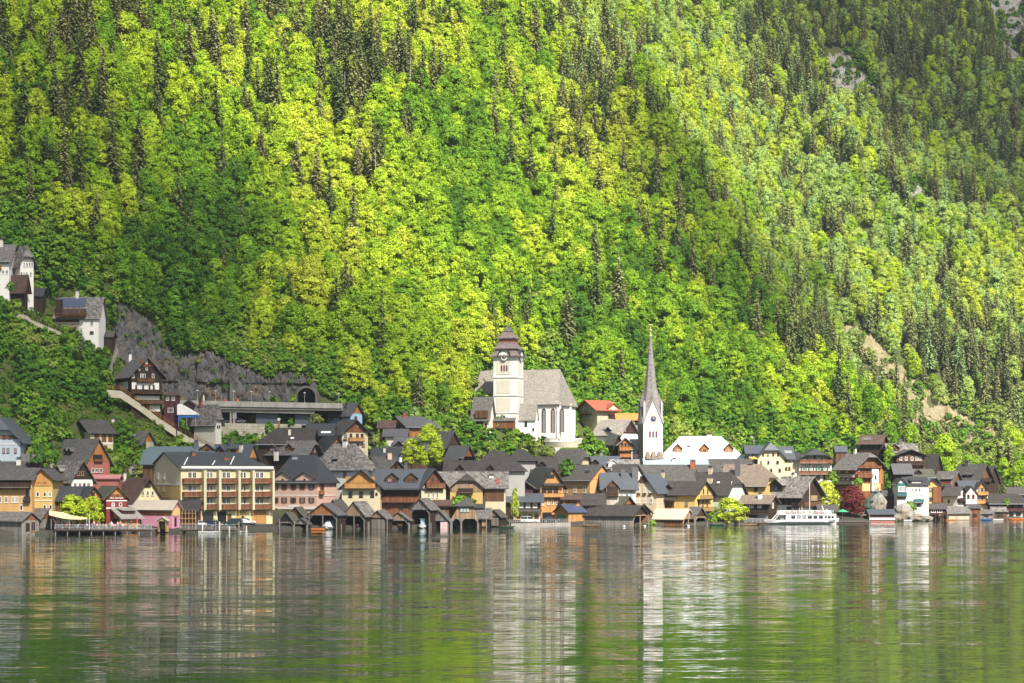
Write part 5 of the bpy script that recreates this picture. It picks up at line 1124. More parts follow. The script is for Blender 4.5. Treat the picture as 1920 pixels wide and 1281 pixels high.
# slightly battered foot
mb = MB(); 
for (z0, w0, z1, w1) in ((TZ(821)-3, hw+.35, TZ(776), hw+.02), (TZ(776), hw+.02, TZ(664), hw)):
    mb.poly([(-w0,-w0,z0),(w0,-w0,z0),(w0,w0,z0),(-w0,w0,z0),(-w1,-w1,z1),(w1,-w1,z1),(w1,w1,z1),(-w1,w1,z1)], [(0,3,2,1),(4,5,6,7),(0,1,5,4),(1,2,6,5),(2,3,7,6),(3,0,4,7)])
tp('wall', mb, W['white'])
for y in (708,742,774.5): tp('string_course', MB().box(-hw-.18,hw+.18,-hw-.18,hw+.18,TZ(y)-.12,TZ(y)+.12), plaster('string_stone', (.55,.50,.44), .4))
PAN = plaster('beige_rough_render', (.68,.63,.52), .4)
for y0, y1 in ((677,702),(712,738),(746,771)): 
    tp('render_panel', MB().box(-hw*.72,hw*.5,-hw-.09,-hw+.02,TZ(y1),TZ(y0)), PAN); tp('render_panel', MB().box(hw-.02,hw+.09,-hw*.6,hw*.6,TZ(y1),TZ(y0)), PAN)
tp('cornice', MB().box(-hw-.3,hw+.3,-hw-.3,hw+.3,TZ(666.5)-.5,TZ(666.5)), W['white'])
for x in (-.95,-.15,.65):
    q = 6; w_ = .24; tp('belfry_window', MB().extr([(x-w_,-hw-.12,TZ(696)),(x+w_,-hw-.12,TZ(696)),(x+w_,-hw-.12,TZ(686))]+[(x+w_*math.cos(math.pi*i/q),-hw-.12,TZ(686)+w_*math.sin(math.pi*i/q)) for i in range(1,q)]+[(x-w_,-hw-.12,TZ(686))], (0,.1,0)), plain('plum_shutter', (.10,.02,.05), .6))
RF['cap'] = tiles('purple_brown_shingles', (.24,.19,.185), (.15,.115,.115), .45, .3, .3)
def ring(name, y0, w0, y1, w1, m, n=4, flare=None, steps=5):
    """roof tier from width w0 (px) at row y0 to w1 at row y1 with a concave sweep"""
    prof = [(w0*mC/2*1.414/1.26, TZ(y0)-.25)]
    for i in range(steps+1):
        t = i/steps; w_ = lerp(w0, w1, 1-(1-t)**1.6 if flare else t); prof.append((w_*mC/2*1.414/1.26, TZ(lerp(y0, y1, t))))
    return tp(name, MB().lathe(prof, n, (0,0,0), math.pi/4), m)
ring('skirt_roof', 667, 69, 652, 47, RF['cap'], flare=1)
for fx, fy, rot in ((0,-1,0),(1,0,math.pi/2)):      # arched gables over the clocks
    q = 10; r_ = 1.75; zc = TZ(667)-.3; pts = [(r_*1.05*math.cos(math.pi*i/q), zc+r_*1.15*math.sin(math.pi*i/q)) for i in range(q+1)]
    o = tp('clock_gable', MB().extr([(x, -hw-.55, z) for x, z in pts], (0, 1.4, 0)), W['white']); o.rotation_euler = (0,0,rot)
    ar = MB()
    for (x0,z0),(x1,z1) in zip(pts, pts[1:]):
        ar.extr([(x0,-hw-.95,z0),(x1,-hw-.95,z1),(x1*1.14,-hw-.95,zc+(z1-zc)*1.14),(x0*1.14,-hw-.95,zc+(z0-zc)*1.14)], (0,1.9,0))
    o = tp('clock_hood', ar, RF['slate']); o.rotation_euler = (0,0,rot)
    o = tp('clock', MB().lathe([(1.0,0),(1.0,.12)], 20), M_WF); o.location = Vector((0,-hw-.56,TZ(669.5))) if rot == 0 else Vector((hw+.56,0,TZ(669.5))); o.rotation_euler = (R(90),0,rot)
    d2 = MB().lathe([(.66,.12),(.66,.16)], 20).build('dial', M_CHB, o)
    MB().box(-.05,.05,-.05,.55,.17,.2).box(-.05,.4,-.05,.05,.17,.2).build('hands', M_WF, o)
ring('roof_tier', 652.5, 57, 641, 37, RF['cap'], flare=1); ring('lantern_drum', 641.5, 34, 632, 36, W['rose'], steps=1); ring('roof_tier', 632.5, 43, 620, 17, RF['cap'], flare=1)
ring('finial_drum', 620.5, 15, 618, 15, M_CHB, steps=1); ring('finial_roof', 618.5, 19, 605.5, 1.5, RF['shingle'], flare=1)
tp('cross', MB().bar((0,0,TZ(607)),(0,0,TZ(588)),.09).box(-.5,.5,-.06,.06,TZ(596),TZ(596)+.14).lathe([(.05,TZ(604)),(.3,TZ(604)+.3),(.05,TZ(604)+.6)],8), plain('dull_gold', (.40,.25,.08), .4, .6))
# painted wooden porch at the tower foot
tp('porch_roof', MB().extr([(-hw-.2,-hw-1.6,TZ(790)),(-hw-.2,-hw,TZ(784)),(hw+.1,-hw,TZ(784)),(hw+.1,-hw-1.6,TZ(790))], (0,0,.2)), RF['shingle'])
tp('porch', MB().box(-hw,hw-.1,-hw-1.3,-hw+.05,TZ(803.5),TZ(789.5)), W['redwood'])
tp('doorway_dark', MB().extr([(-.8,-hw-.45,TZ(820)),(.8,-hw-.45,TZ(820)),(.8,-hw-.45,TZ(810)),(0,-hw-.45,TZ(806.5)),(-.8,-hw-.45,TZ(810))],(0,.2,0)), M_DK)  # black sheet proud of the wall paints the shade in the entrance
tp('slit_window', MB().box(-.15,.15,-hw-.1,-hw,TZ(783),TZ(779)), M_DK)
# ================= lakeside church with the needle spire
DL = 557.0; mL = DL/F; ph = R(11); wL = 36.3*mL/math.cos(ph); near = P(1206.7, 870, DL); ex = Vector((math.cos(ph), math.sin(ph), 0)); ey = Vector((-math.sin(ph), math.cos(ph), 0)); ctr = near+ex*(wL/2)+ey*(wL/2)
def LZ(y): return CH+(HOR-y)/F*DL
L_ = empty('spired_church', (ctr.x, ctr.y, 0), ph, 'white church tower with a needle thin grey spire near the market square', 'church tower'); hw = wL/2
gp, gf = LZ(751.5)-.0, LZ(793); zb = 6.0
wl = MB().box(-hw,hw,-hw,hw,zb,gf)
wl.build('wall', W['white'], L_)
gl = W['white']
for k in range(4):
    o = MB().extr([(-hw+.05,-hw,gf),(hw-.05,-hw,gf),(0,-hw,gp)], (0,.3,0)).build('gable', gl, L_); o.rotation_euler = (0,0,k*math.pi/2)
# left face: bare rubble, its grey also holding the shade of that side
MB().box(-hw-.12,-hw,-hw+.02,hw-.02,zb,gf-.3).build('rubble_face', plaster('bare_rubble', (.30,.27,.24), .6), L_)
vs = []; fs = []; o_ = .28
for k in range(4):
    a = k*math.pi/2; rc = Matrix.Rotation(a, 3, 'Z')
    vs += [rc @ Vector((hw+o_, -hw-o_, gf-.5)), rc @ Vector((0, -hw-o_-.05, gp+.25))]      # corner, gable peak
r1 = 12.6*mL; r2 = 9.3*mL; r3 = 5.2*mL; rings = [(r1, LZ(728)), (r2, LZ(700)), (r3, LZ(664)), (.33, LZ(630))]
for r, z in rings:
    for k in range(4):
        a = k*math.pi/2; vs += [Vector((r*math.cos(a-math.pi/4), r*math.sin(a-math.pi/4), z)), Vector((r*math.cos(a-math.pi/2), r*math.sin(a-math.pi/2), z))]
for k in range(4):
    c, g_ = 2*k, 2*k+1; g2 = (2*(k+1)+1) % 8; rc, rg_ = 8+2*k, 8+2*k+1; rg2 = 8+(2*(k+1)+1) % 8
    fs += [(c, rc, rg_, g_), (c, g2, rg2, rc)]
order = [1,0,3,2,5,4,7,6]   # ring vertices by angle
for j in range(3):
    b0, b1 = 8+8*j, 16+8*j
    ang = sorted(range(8), key=lambda i: math.atan2(vs[b0+i].y, vs[b0+i].x))
    for i in range(8):
        p, q = ang[i], ang[(i+1) % 8]; fs.append((b0+p, b0+q, b1+q, b1+p))
SP = tiles('spire_shingles', (.28,.26,.25), (.19,.175,.17), .45, .4, .3)
MB().poly(vs, fs).build('spire', SP, L_)
for k in range(4):
    for sg in (-1,1):
        o = MB().extr([(sg*(hw+.1),-hw-.3,gf-.2),(sg*(hw+.1)-sg*.0,-hw-.3,gf+.15),(0,-hw-.3,gp+.35),(0,-hw-.3,gp)], (0,.5,0)).build('verge', W['grey'], L_); o.rotation_euler = (0,0,k*math.pi/2)
for sx, sy in ((-1,-1),(1,-1),(-1,1),(1,1)): MB().lathe([(.42,gf-.2),(.42,gf+5.6),(.05,gf+6.6)], 4, (sx*(hw-.25), sy*(hw-.25), 0), math.pi/4).build('pinnacle', W['grey'], L_)
MB().lathe([(.33,LZ(630)),(.4,LZ(628)),(.2,LZ(626)),(.12,LZ(620)),(.42,LZ(618.5)),(.42,LZ(616.5)),(.08,LZ(615)),(.06,LZ(605))], 10).box(-.62,.62,-.07,.07,LZ(608),LZ(608)+.16).build('cross', plain('pale_gold', (.75,.5,.3), .35, .5), L_)
cf = -hw-.02
MB().box(-1.15,1.15,cf-.06,cf,LZ(785.5)-1.25,LZ(785.5)+1.25).build('clock_frame', W['pink'], L_)
c_ = MB().lathe([(.8,0),(.8,.1)], 20).build('clock', plain('dark_blue_dial', (.03,.05,.12), .4), L_); c_.rotation_euler = (R(90),0,0); c_.location = (.05, cf-.05, LZ(785.5))
MB().box(-.05,.05,-.05,.6,.11,.14).box(-.05,.4,-.05,.05,.11,.14).build('hands', M_WF, c_)
for x in (-.95,-.0,.95):
    q = 6; w_ = .27; MB().extr([(x-w_,cf-.05,LZ(820.5)),(x+w_,cf-.05,LZ(820.5)),(x+w_,cf-.05,LZ(810))]+[(x+w_*math.cos(math.pi*i/q),cf-.05,LZ(810)+w_*math.sin(math.pi*i/q)) for i in range(1,q)]+[(x-w_,cf-.05,LZ(810))], (0,.1,0)).build('belfry_window', plain('plum_shutter', (.10,.02,.05), .6), L_)
MB().box(-.08,.08,cf-.05,cf+.02,LZ(774),LZ(767)).build('slit_window', M_DK, L_)
for x, w_ in ((-1.7,.8),(0,.9),(1.9,1.1)): MB().extr([(x-w_,cf-1.6,LZ(861)),(x+w_,cf-1.6,LZ(861)),(x+w_*.5,cf-.1,LZ(847)),(x-w_*.5,cf-.1,LZ(847))],(0,1.4,0)).build('buttress_roof', RF['tan'], L_)
# ================= right half
h = H('cream yellow house with half hipped blue roof and rows of tiny windows', 'G', (1421,1471), 857, 830, 41, dep=12, wall='lemon', roof='blue', hip=(0,.46), ov=.8, name='house')
h.win('R', [1431,1440,1450,1459], 852, .6, .9, 'b'); h.win('R', [1427,1441], 867, .6, .9, 'b'); h.win('R', [1458], 867, .7, .9, 'n'); h.win('R', [1431,1446,1462], 882, .7, 1, 'b')
h = H('yellow wing with skylights joined to the cream yellow half hipped house', 'E', (1465,1486), 858, 838, 45, dep=9, wall='cream', roof='blue', name='house'); h.skylight(1478, 848, 2.2, 1.4); h.win('F', [1474,1480], [863,879], .7, 1.0, 'b')
h = H('dark timber house with blue roof left of the cream yellow house', 'E', (1402,1436), 848, 836, 48, dep=8, wall='dark', roof='blue', name='house'); h.win('F', [1407,1416], 854, .9, 1.1, 'w')
h = H('white guesthouse with two long flower balconies and a dark hipped roof', 'G', (1499,1559), 860, 842, 41, dep=13, wall='white', roof='anthracite', hip=(0,.5), ov=1.3, name='guesthouse', cat='guesthouse'); GUEST = h
h.panel('R', 1501, 1557, 853, 862, 'plum', .04); h.balcony('R', 1499, 1560, 862, 1.1, 1.0, 'redwood'); h.balcony('R', 1499, 1560, 883, 1.1, 1.0, 'redwood')
h.win('R', [1508,1520,1535,1547], 858, 1.0, 1.1, 'wg'); h.win('R', [1507,1521,1535,1547], 879, .9, 1.3, 'wg'); h.win('R', [1506,1522,1534,1547], 896, 1.2, 1.3, 'b')
h = H('side wing of the white guesthouse under the same dark roof', 'E', (1484,1500), 861, 849, 44, dep=9, wall='offwhite', roof='anthracite', ov=.5, name='house')
h = H('large red brown timber chalet with silver plank roof and white stair tower', 'EG', (1568,1604,1657), 877, 849, 37, 55, wall='redwood', gable='redwood', roof='shingle', hip=(0,.25), ov=1.3, name='chalet', cat='chalet')
h.panel('R', 1633, 1645, 880, 921, 'white', .5, 'stair_tower'); h.win('R', [1639], [895], .7, 1.2, 'b', .5); h.win('R', [1637,1641], 907, .4, .8, 'b', .5); h.balcony('R', 1604, 1632, 889, 1.1, 1.0, 'redwood'); h.balcony('F', 1568, 1603, 889, 1.2, 1.0, 'greywood'); h.balcony('F', 1568, 1603, 902, 1.2, 1.0, 'greywood')
h.win('R', [1610,1618,1626], 882, .8, 1.1, 'k'); h.win('R', [1610,1618,1626], 896, .8, 1.2, 'b'); h.win('F', [1573,1581,1590], 896, .9, 1.4, 'wc'); h.win('F', [1573,1588], 883, .9, 1.0, 'wc'); h.balcony('R', 1606, 1650, 874, .8, .5, 'redwood'); h.panel('R', 1646, 1656, 879, 908, 'orangewood', .1)
h.chimney(1603, .95, 842, .8)
for x in (1586,1597): h.skylight(x, 866, 1.0, 3.2, M_CHB)
h = H('old hut with part silver part brown roof alone on the wooded slope', 'EG', (1613,1652,1662), 830, 816, 66, 28, wall='dark', roof='brown', name='hut', cat='hut'); n = (0,-h.rsl,1)
h.skylight(1625, 823, 3.0, 1.8, RF['shingle'])
h = H('tiny hut with a pale blue roof above the red brown chalet', 'E', (1567,1588), 846, 837, 64, dep=4, wall='brown', roof='blue', ov=.3, name='hut', cat='hut')
h = H('dark timber chalet with a broad front gable high at the right of the village', 'G', (1681,1734), 853, 843, 45, dep=13, wall='brown', gable='dark', roof='grey', ov=1.2, name='chalet', cat='chalet'); h.win('R', [1689,1699,1710,1719,1725], 860, .8, 1.1, 'w'); h.balcony('R', 1681, 1733, 866, 1.0, 1, 'dark'); h.win('R', [1714,1722], 873, .9, 1.1, 'y')
h = H('mottled shingle roofed back house behind the broad front gable', 'E', (1668,1720), 848, 832, 57, dep=9, wall='dark', roof='mottled', name='house'); h.chimney(1688, .9, 825, 1.2, M_CHB); h.dormer(1677, 846, 3.2, 1.0, 'gable', 'mottled', 'brown', 'n', 1, 1.2)
h = H('steep grey roofed barn right of the dark timber chalet', 'EG', (1733,1752,1764), 878, 852, 42, 50, wall='dark', gable='dark', roof='grey', name='barn', cat='barn')
h = H('plain grey roofed shed in front of the dark timber chalet', 'E', (1679,1708), 886, 870, 27, dep=7, wall='dark', roof='wetslate', name='shed', cat='shed')
h = H('greenish roofed house behind the white lakeside house with teal oriel', 'E', (1706,1750), 894, 880, 22, dep=8, wall='dark', roof='olive', name='house'); h.dormer(1722, 890, 1.8, .6, 'gable', 'olive', 'dark', 'n')
h = H('white lakeside house with a teal balcony on a pale rock base', 'E', (1699,1741), 908, 895, 5, dep=9, wall='white', roof='anthracite', ov=.5, name='house')
h.win('F', [1710.6,1717.6,1724.5], 919, .7, 1.2, 'o'); h.balcony('F', 1713, 1731, 936, 1.0, 1.0, M_TEALP); h.win('F', [1722], 946, .9, 1.1, 'n'); h.win('F', [1711,1719,1727], 929, .8, 1, 'oc'); h.dormer(1718, 906, 3.5, .7, 'shed', 'anthracite', 'dark', 'w', 3)
h = H('teal timber oriel house with white windows left of the white lakeside house', 'G', (1682,1699), 906, 897, 4, dep=7, wall='offwhite', roof='anthracite', ov=.5, name='oriel_house', cat='house')
h.panel('R', 1682, 1699, 906, 935, M_TEALP, .08); h.win('R', [1687,1694], 917, .9, 1.6, 'wc', .08); h.balcony('R', 1681, 1700, 924, .8, 1.0, M_TEALP)
h = H('narrow yellow house with a brown glazed bay beside the white lakeside house', 'G', (1733,1764), 911, 899, 8, dep=9, wall='yellow', roof='anthracite', ov=.6, name='house'); h.win('R', [1737,1745], [918,936], .7, 1.1, 'b'); h.panel('R', 1749, 1764, 913, 943, 'redwood', .5, 'bay'); h.dormer(1735, 907, 2.6, .8, 'gable', 'blue', 'brown', 'w', 1)
h = H('blue roofed dormer house behind the narrow yellow house', 'EG', (1722,1742,1757), 904, 891, 16, 50, wall='brown', roof='blue', name='house'); h.win('F', [1733], 905, 2.0, 1, 'w')
h = H('black boathouse on stilts below the narrow yellow house', 'E', (1742,1773), 953, 945, -1, dep=6, wall='plum', roof='grey', ov=.5, name='boathouse', cat='boathouse', base=1.8)
h.win('F', [1750,1762], 958, 1.4, 1, 'w')
for i in range(6): MB().box(h.L*i/5-.15, h.L*i/5+.15, .1, .4, -2.8, .02).build('stilt', W['dark'], h.root)
h = H('red boarded boathouse with a silver roof and pale waterline wall', 'GE', (1769,1778,1818), 960, 950, -1, 20, wall='tanwood', gable='dark', roof='shingle', ov=.5, name='boathouse', cat='boathouse', base=-.6); h.panel('F', 1779, 1817, 968, 974.5, 'stone', .08)
h = H('shingle roofed house with a red balcony dormer in the right hand cluster', 'EG', (1753,1784,1803), 906, 884, 21, 45, wall='redwood', gable='brown', roof='shingle', name='house'); h.dormer(1774, 903, 3.6, .8, 'shed', 'shingle', 'dark', 'n', 1); h.balcony('F', 1763, 1785, 903, .6, .9, 'rose')
h = H('big brown grey roofed chalet with shed dormer at the top of the right cluster', 'EG', (1790,1834,1858), 899, 871, 35, 45, wall='dark', gable='brown', roof='grey', ov=1.1, name='chalet', cat='chalet'); h.dormer(1814, 895, 3.4, .9, 'shed', 'grey', 'dark', 'nc', 1); h.chimney(1813, .92, 866, 1.3, M_CHB); h.balcony('R', 1837, 1855, 897, .8, 1, 'dark')
h = H('black gabled barn behind the right end of the big chalet', 'EG', (1832,1851,1873), 902, 874, 44, 55, wall='dark', gable='dark', roof='grey', name='barn', cat='barn')
h = H('white house with a grey roof and dark balcony above the silver roofed boathouse', 'EG', (1768,1795,1811), 927, 913, 9, 45, wall='white', roof='grey', name='house'); h.balcony('R', 1795, 1811, 934, .9, 1, 'dark'); h.win('R', [1800,1806], [926,941], .7, 1, 'n'); h.win('F', [1779], 940, .7, 1, 'n')
h = H('dark house with blue solar panels on its roof in the right cluster', 'E', (1804,1838), 916, 902, 16, dep=8, wall='dark', roof='blue', name='house')
h = H('pale pink house with a low gable between white house and honey balconies', 'G', (1811,1832), 925, 912, 9, dep=8, wall='palepink', roof='grey', ov=.4, name='house'); h.win('R', [1816,1825], 931, .7, 1.1, 'b')
h = H('narrow house with two bright honey wooden balconies near the right end', 'G', (1831,1852), 917, 904, 10, dep=8, wall='lemon', gable='honey', roof='grey', ov=.6, name='house'); h.balcony('R', 1831, 1852, 922, .9, 1.0, 'honey'); h.balcony('R', 1831, 1852, 938, .9, 1.0, 'honey'); h.win('R', [1836,1842,1848], [919,934], .7, 1.2, 'b')
for (a_, c_, e_, r_, m_, rm, lb) in ((1817,1839,952,946,'redwood','grey','red brown lake shed with yellow window right of the silver roofed boathouse'),(1837,1862,962,956,'greywood','shingle','grey boarded boat shed with a low shingle roof near the right end'),(1862,1888,958,951,'brown','mottled','brown boat shed with mottled roof next to the last big lakeside house')):
    h = H(lb, 'E', (a_, c_), e_, r_, -1, dep=5, wall=m_, roof=rm, ov=.4, name='boat_shed', cat='boat shed', base=-.5); h.win('F', [(a_+c_)/2], 966, 1.2, .9, 'n')
h = H('long dark house with slate roof and pale ground floor at the right end', 'E', (1858,1918), 943, 926, 5, dep=11, wall='dark', roof='slate', hip=(0,.3), ov=.9, name='house'); h.panel('F', 1889, 1917, 959, 972, 'mint', .1); h.win('F', [1896,1909], 964, 1.4, 1.1, 'n', .1); h.win('F', [1875,1890,1905], 951, 1.0, 1.0, 'b'); h.balcony('F', 1888, 1918, 953, .9, .9, 'plum')
h = H('far grey roofed house beyond the long dark one at the right edge', 'E', (1893,1932), 926, 914, 30, dep=9, wall='greywood', roof='grey', name='house')
h = H('dark shed at the very right edge of the shore', 'E', (1918,1950), 951, 941, 4, dep=8, wall='dark', roof='slate', name='shed', cat='shed')
h = H('low red boathouse with a blue roof and white waterline beam', 'E', (1631,1677), 963, 955.5, 0, dep=6, wall='rose', roof='blue', ov=.5, name='boathouse', cat='boathouse', base=-.5); h.panel('F', 1630, 1678, 971, 975, M_WF, .2); h.panel('F', 1632, 1676, 964, 971, 'plum', .05)
h = H('plum brown hut on the rocks above the low red boathouse', 'E', (1656,1678), 929, 920, 13, dep=5, wall='plum', roof='grey', ov=.3, name='hut', cat='hut'); h.win('F', [1671], 932, .8, .7, 'n')
h = H('small orange brown hut beside the purple leaved tree', 'G', (1601,1617), 926, 921, 17, dep=4, wall='orangewood', roof='brown', ov=.3, name='hut', cat='hut')
# dark chalet by the ferry
h = H('black timber chalet with mottled roof and cream ground floor behind the ferry', 'EG', (1452,1501,1541), 928, 894, 7, 42, wall='dark', gable='dark', roof='mottled', ov=1.2, name='chalet', cat='chalet')
h.panel('F', 1456, 1500, 947, 985, 'offwhite', .1); h.panel('R', 1503, 1532, 947, 985, 'offwhite', .1); h.dormer(1455, 922, 4.2, 1.9, 'gable', 'mottled', 'dark', 'n', 1, 1.6, 1.2); h.win('F', [1480,1494], 954, 1.6, 1.2, 'b', .1); h.balcony('F', 1488, 1501, 941, 1.1, 1.2, 'dark'); h.balcony('R', 1503, 1535, 941, 1.1, 1.1, 'brown'); h.win('R', [1525], 954, 1.6, 1.2, 'b', .1); h.panel('R', 1520, 1532, 929, 939, 'tanwood', .1); h.chimney(1487, .97, 889, .8)
h = H('dark timber annex with white windows and tan shingle roof left of the ferry', 'EG', (1388,1441,1458), 943, 929, 5, 26, wall='dark', gable='dark', roof='tan', ov=.8, name='house')
h.win('F', [1402,1409,1424], 949, 1.1, 1.0, 'wc'); h.win('R', [1449], 948, 1.3, 1.5, 'wc'); h.panel('F', 1420, 1440, 963, 973, M_PALEPANE, .1); h.chimney(1425, .6, 926, 1.0, W['white']); h.balcony('F', 1390, 1441, 960, .8, .6, 'dark')
h = H('low grey roofed boat shop with striped awning right of the ferry', 'E', (1536,1568), 958, 947, 3, dep=6, wall='offwhite', roof='grey', ov=.4, name='shop', cat='shop')
# ================= upper left houses
h = H('tall white hillside house with hipped shingle roof, highest at the left', 'EG', (8,38,63), 489, 461, 0, 50, D=hit(38,541)-5, wall='white', roof='mottled', hip=(0,.5), ov=1.1, name='house')
h.win('R', [45.5,50.5,55.5,60], [496], .55, 1.1, 'w'); h.win('R', [40.5,45,50,57.5], [514], .55, 1.1, 'w'); h.win('R', 54, 533, .5, .6, 'b'); h.win('F', [27], 513, .8, 1.1, 'w')
h = H('white house with shingle roof at the left edge beside the highest white house', 'E', (-45,17), 487, 459, 0, D=hit(2,522)-5, dep=10, wall='white', roof='shingle', ov=.9, name='house'); h.win('F', [-5,6,13], [493,510], .6, 1.0, 'w'); h.chimney(2.5, .9, 450, .9); h.balcony('F', -20, 3, 498, .9, 1, 'orangewood')
h = H('long dark wooden shed with brown sloping roof below the highest white house', 'EG', (4,46,52), 534, 516, 0, 20, D=hit(46,549)-7, wall='dark', roof='brown', ov=.8, name='shed', cat='shed')
h = H('small dark shed with black roof at the foot of the highest white house', 'E', (53,80), 553, 541, 0, D=hit(66,561)-3, dep=4, wall='dark', roof='anthracite', ov=.4, name='shed', cat='shed')
h = H('white hillside house with half navy half shingle roof and timber balcony', 'E', (103,185), 594, 558, 0, D=hit(165,636)-5, dep=9, wall='white', roof='mottled', hip=(.3,0), ov=.6, name='house')
h.panel('F', 104, 149, 594, 604, 'dark', .1); h.panel('F', 104, 149, 604, 640, 'stone', .1); h.win('F', [112,124,137], 612, .9, 1.1, 'n', .1); h.lean('F', 128, 146, 610, 614, 1.5, 'tan'); h.panel('F', 118, 162, 579.5, 593, 'brown', 1.2, 'timber_storey'); h.skylight(134, 568, 7.8, 3.4, RF['navy']); h.balcony('F', 106, 160, 588, 1.8, 1, 'brown', solid=False); h.win('F', [129,136,147], 585, .8, 1.3, 'b', 1.2); h.win('F', [172], 606, .8, 1.3, 'w'); h.win('F', [172], 624, 1.0, .8, 'n'); h.chimney(145, .97, 546, .8)
h.panel('F', 104, 118, 562, 592, 'dark', .25)
h = H('tiny dark hut with grey roof at the top of the hillside stairs', 'E', (189,211), 630, 622, 0, D=hit(200,642)-2, dep=4, wall='dark', roof='grey', ov=.4, name='hut', cat='hut'); h.win('F', [196], 636, .6, .8, 'n')
h = H('dark timber chalet with white middle storey above the covered stairway', 'EG', (218,246,304), 702, 671, 0, 60, D=hit(246,760)-5, wall='dark', gable='dark', roof='shingle', ov=1.1, name='chalet', cat='chalet')
h.panel('R', 263, 287, 674, 688, 'redwood', .12); h.win('R', [274], 679, .6, .9, 'w', .12); h.win('R', [249.5,265,270.5,287], 705, .65, 1.1, 'w'); h.win('R', [261,275], 692, .5, .7, 'w'); h.balcony('R', 255, 288, 709, .9, 1.0, 'brown'); h.panel('R', 247, 298, 717, 731, 'white', .1); h.win('R', [255,268,280,288], 726, .5, 1.0, 'n', .1); h.balcony('R', 245, 305, 731, 1.4, .9, 'brown', solid=False)
h.panel('R', 254, 299, 742, 750, 'offwhite', .1); h.balcony('R', 262, 304, 750, 1.3, 1.0, 'brown'); h.panel('F', 220, 240, 718, 730, 'offwhite', .1); h.chimney(243, .95, 664, 1.2, W['white']); h.panel('R', 280, 300, 760, 772, 'offwhite', .1)
h = H('square dark plum tower annex with white windows beside the timber chalet', 'E', (307,332), 740, 736, 0, D=506, dep=4.5, wall='plum', roof='brown', hip=(1,1), ov=.4, name='annex', cat='annex'); h.win('F', [314,325], 747, .8, 1.2, 'w'); h.win('F', [317.5,322.5], 769, .8, 1.2, 'w')
h = H('cream tower house with a mottled shingle roof at the end of the gallery', 'EG', (364,404,415), 786, 759, 0, 32, D=514, wall='offwhite', roof='mottled', hip=(.2,.7), ov=.7, name='house'); h.win('R', [408,411.5], 800, .4, .7, 'n'); h.chimney(376, .95, 752, .8, M_BRICK)
h = H('small wooden shelter roof beside the blue tent', 'G', (344,362), 757, 751, 0, D=520, dep=4, wall='dark', roof='slate', ov=.3, name='shelter', cat='shelter', drop=2.6)
# ================= the row of boathouses
def bh(lab, o, xs, ye, yr, off, phi, roof, gable, wall='dark', of='L', ov=.45, **k):  # dark brown sides, with the shade on them and inside put into their colour
    return H(lab, o, xs, ye, yr, off, phi, wall=wall, gable=gable, roof=roof, ov=ov, name='boathouse', cat='boathouse', base=-.9, openf=of, th=.16, **k)
h = bh('small olive roofed boathouse with an attic hatch, leftmost of the centre row', 'GE', (523,551,562), 979, 961, -3, 70, 'olive', 'dark'); h.panel('L', 533.5, 539, 966, 975, M_DK, .1, 'hatch')
h = bh('brown olive roofed boathouse behind the leftmost one of the centre row', 'GE', (540,569,580), 968, 951, 5, 68, 'olive', 'brown', of=None)
h = bh('tiny grey boathouse with an arched black opening, second in the centre row', 'GE', (554,576,582), 981, 972, -3, 75, 'grey', 'greywood')
h = bh('wide boathouse with orange brown gable sheltering a covered boat', 'GE', (579,632,648), 964.5, 944, -3, 68, 'wetslate', 'orangewood'); B3 = h
h = bh('grey roofed lean shed behind the covered boat boathouse', 'GE', (616,634,655), 954, 938, 5, 60, 'grey', 'dark', of=None)
h = bh('steep boathouse with tan board gable and patched silver shingle roof', 'GE', (644,684,705), 966, 941, -2, 64, 'mottled', 'tanwood'); B4 = h
h = bh('closed grey boarded boathouse with a tan peak right of the patched roof', 'GE', (694,723,736), 971, 957.5, -2, 66, 'shingle', 'tanwood', of=None); h.panel('L', 695.5, 721.5, 974, 992, 'greywood', .12)
h = bh('low boathouse with wide arched opening and an orange boat inside', 'GE', (728,767,772), 974.5, 960.5, -2, 74, 'shingle', 'tanwood'); B6 = h
h = bh('tallest boathouse of the centre row with a white motorboat inside', 'GE', (770,806,822), 954, 935, -2, 66, 'shingle', 'greywood', wall='dark'); B7 = h
h = bh('boathouse with pinkish lower boards right of the tallest boathouse', 'GE', (809,841,848), 975, 958, -2, 70, 'shingle', 'greywood'); h.panel('L', 826, 839, 979, 992, 'palepink', .1, 'door')
h = bh('pale gabled boathouse with a grey double door, last of the centre row', 'GE', (915,938,949), 968, 956, 0, 66, 'grey', 'tanwood', of=None); h.panel('L', 921, 935, 971, 986, 'greywood', .12, 'door')
h = H('small dark roof peeking up behind the flared boathouse', 'E', (868,904), 949, 936, 7, dep=6, wall='dark', roof='anthracite', name='shed', cat='shed')
h = H('dark shed with a shingle roof between flared and pale gabled boathouses', 'E', (893,917), 969, 953, 3, dep=6, wall='dark', roof='shingle', name='shed', cat='shed'); h.panel('F', 904, 912, 971, 987, 'tanwood', .12, 'door')
h = H('low house with orange boards and slate roof behind the tallest boathouse', 'E', (806,842), 946, 938, 6, dep=5, wall='redwood', roof='brown', name='shed', cat='shed')
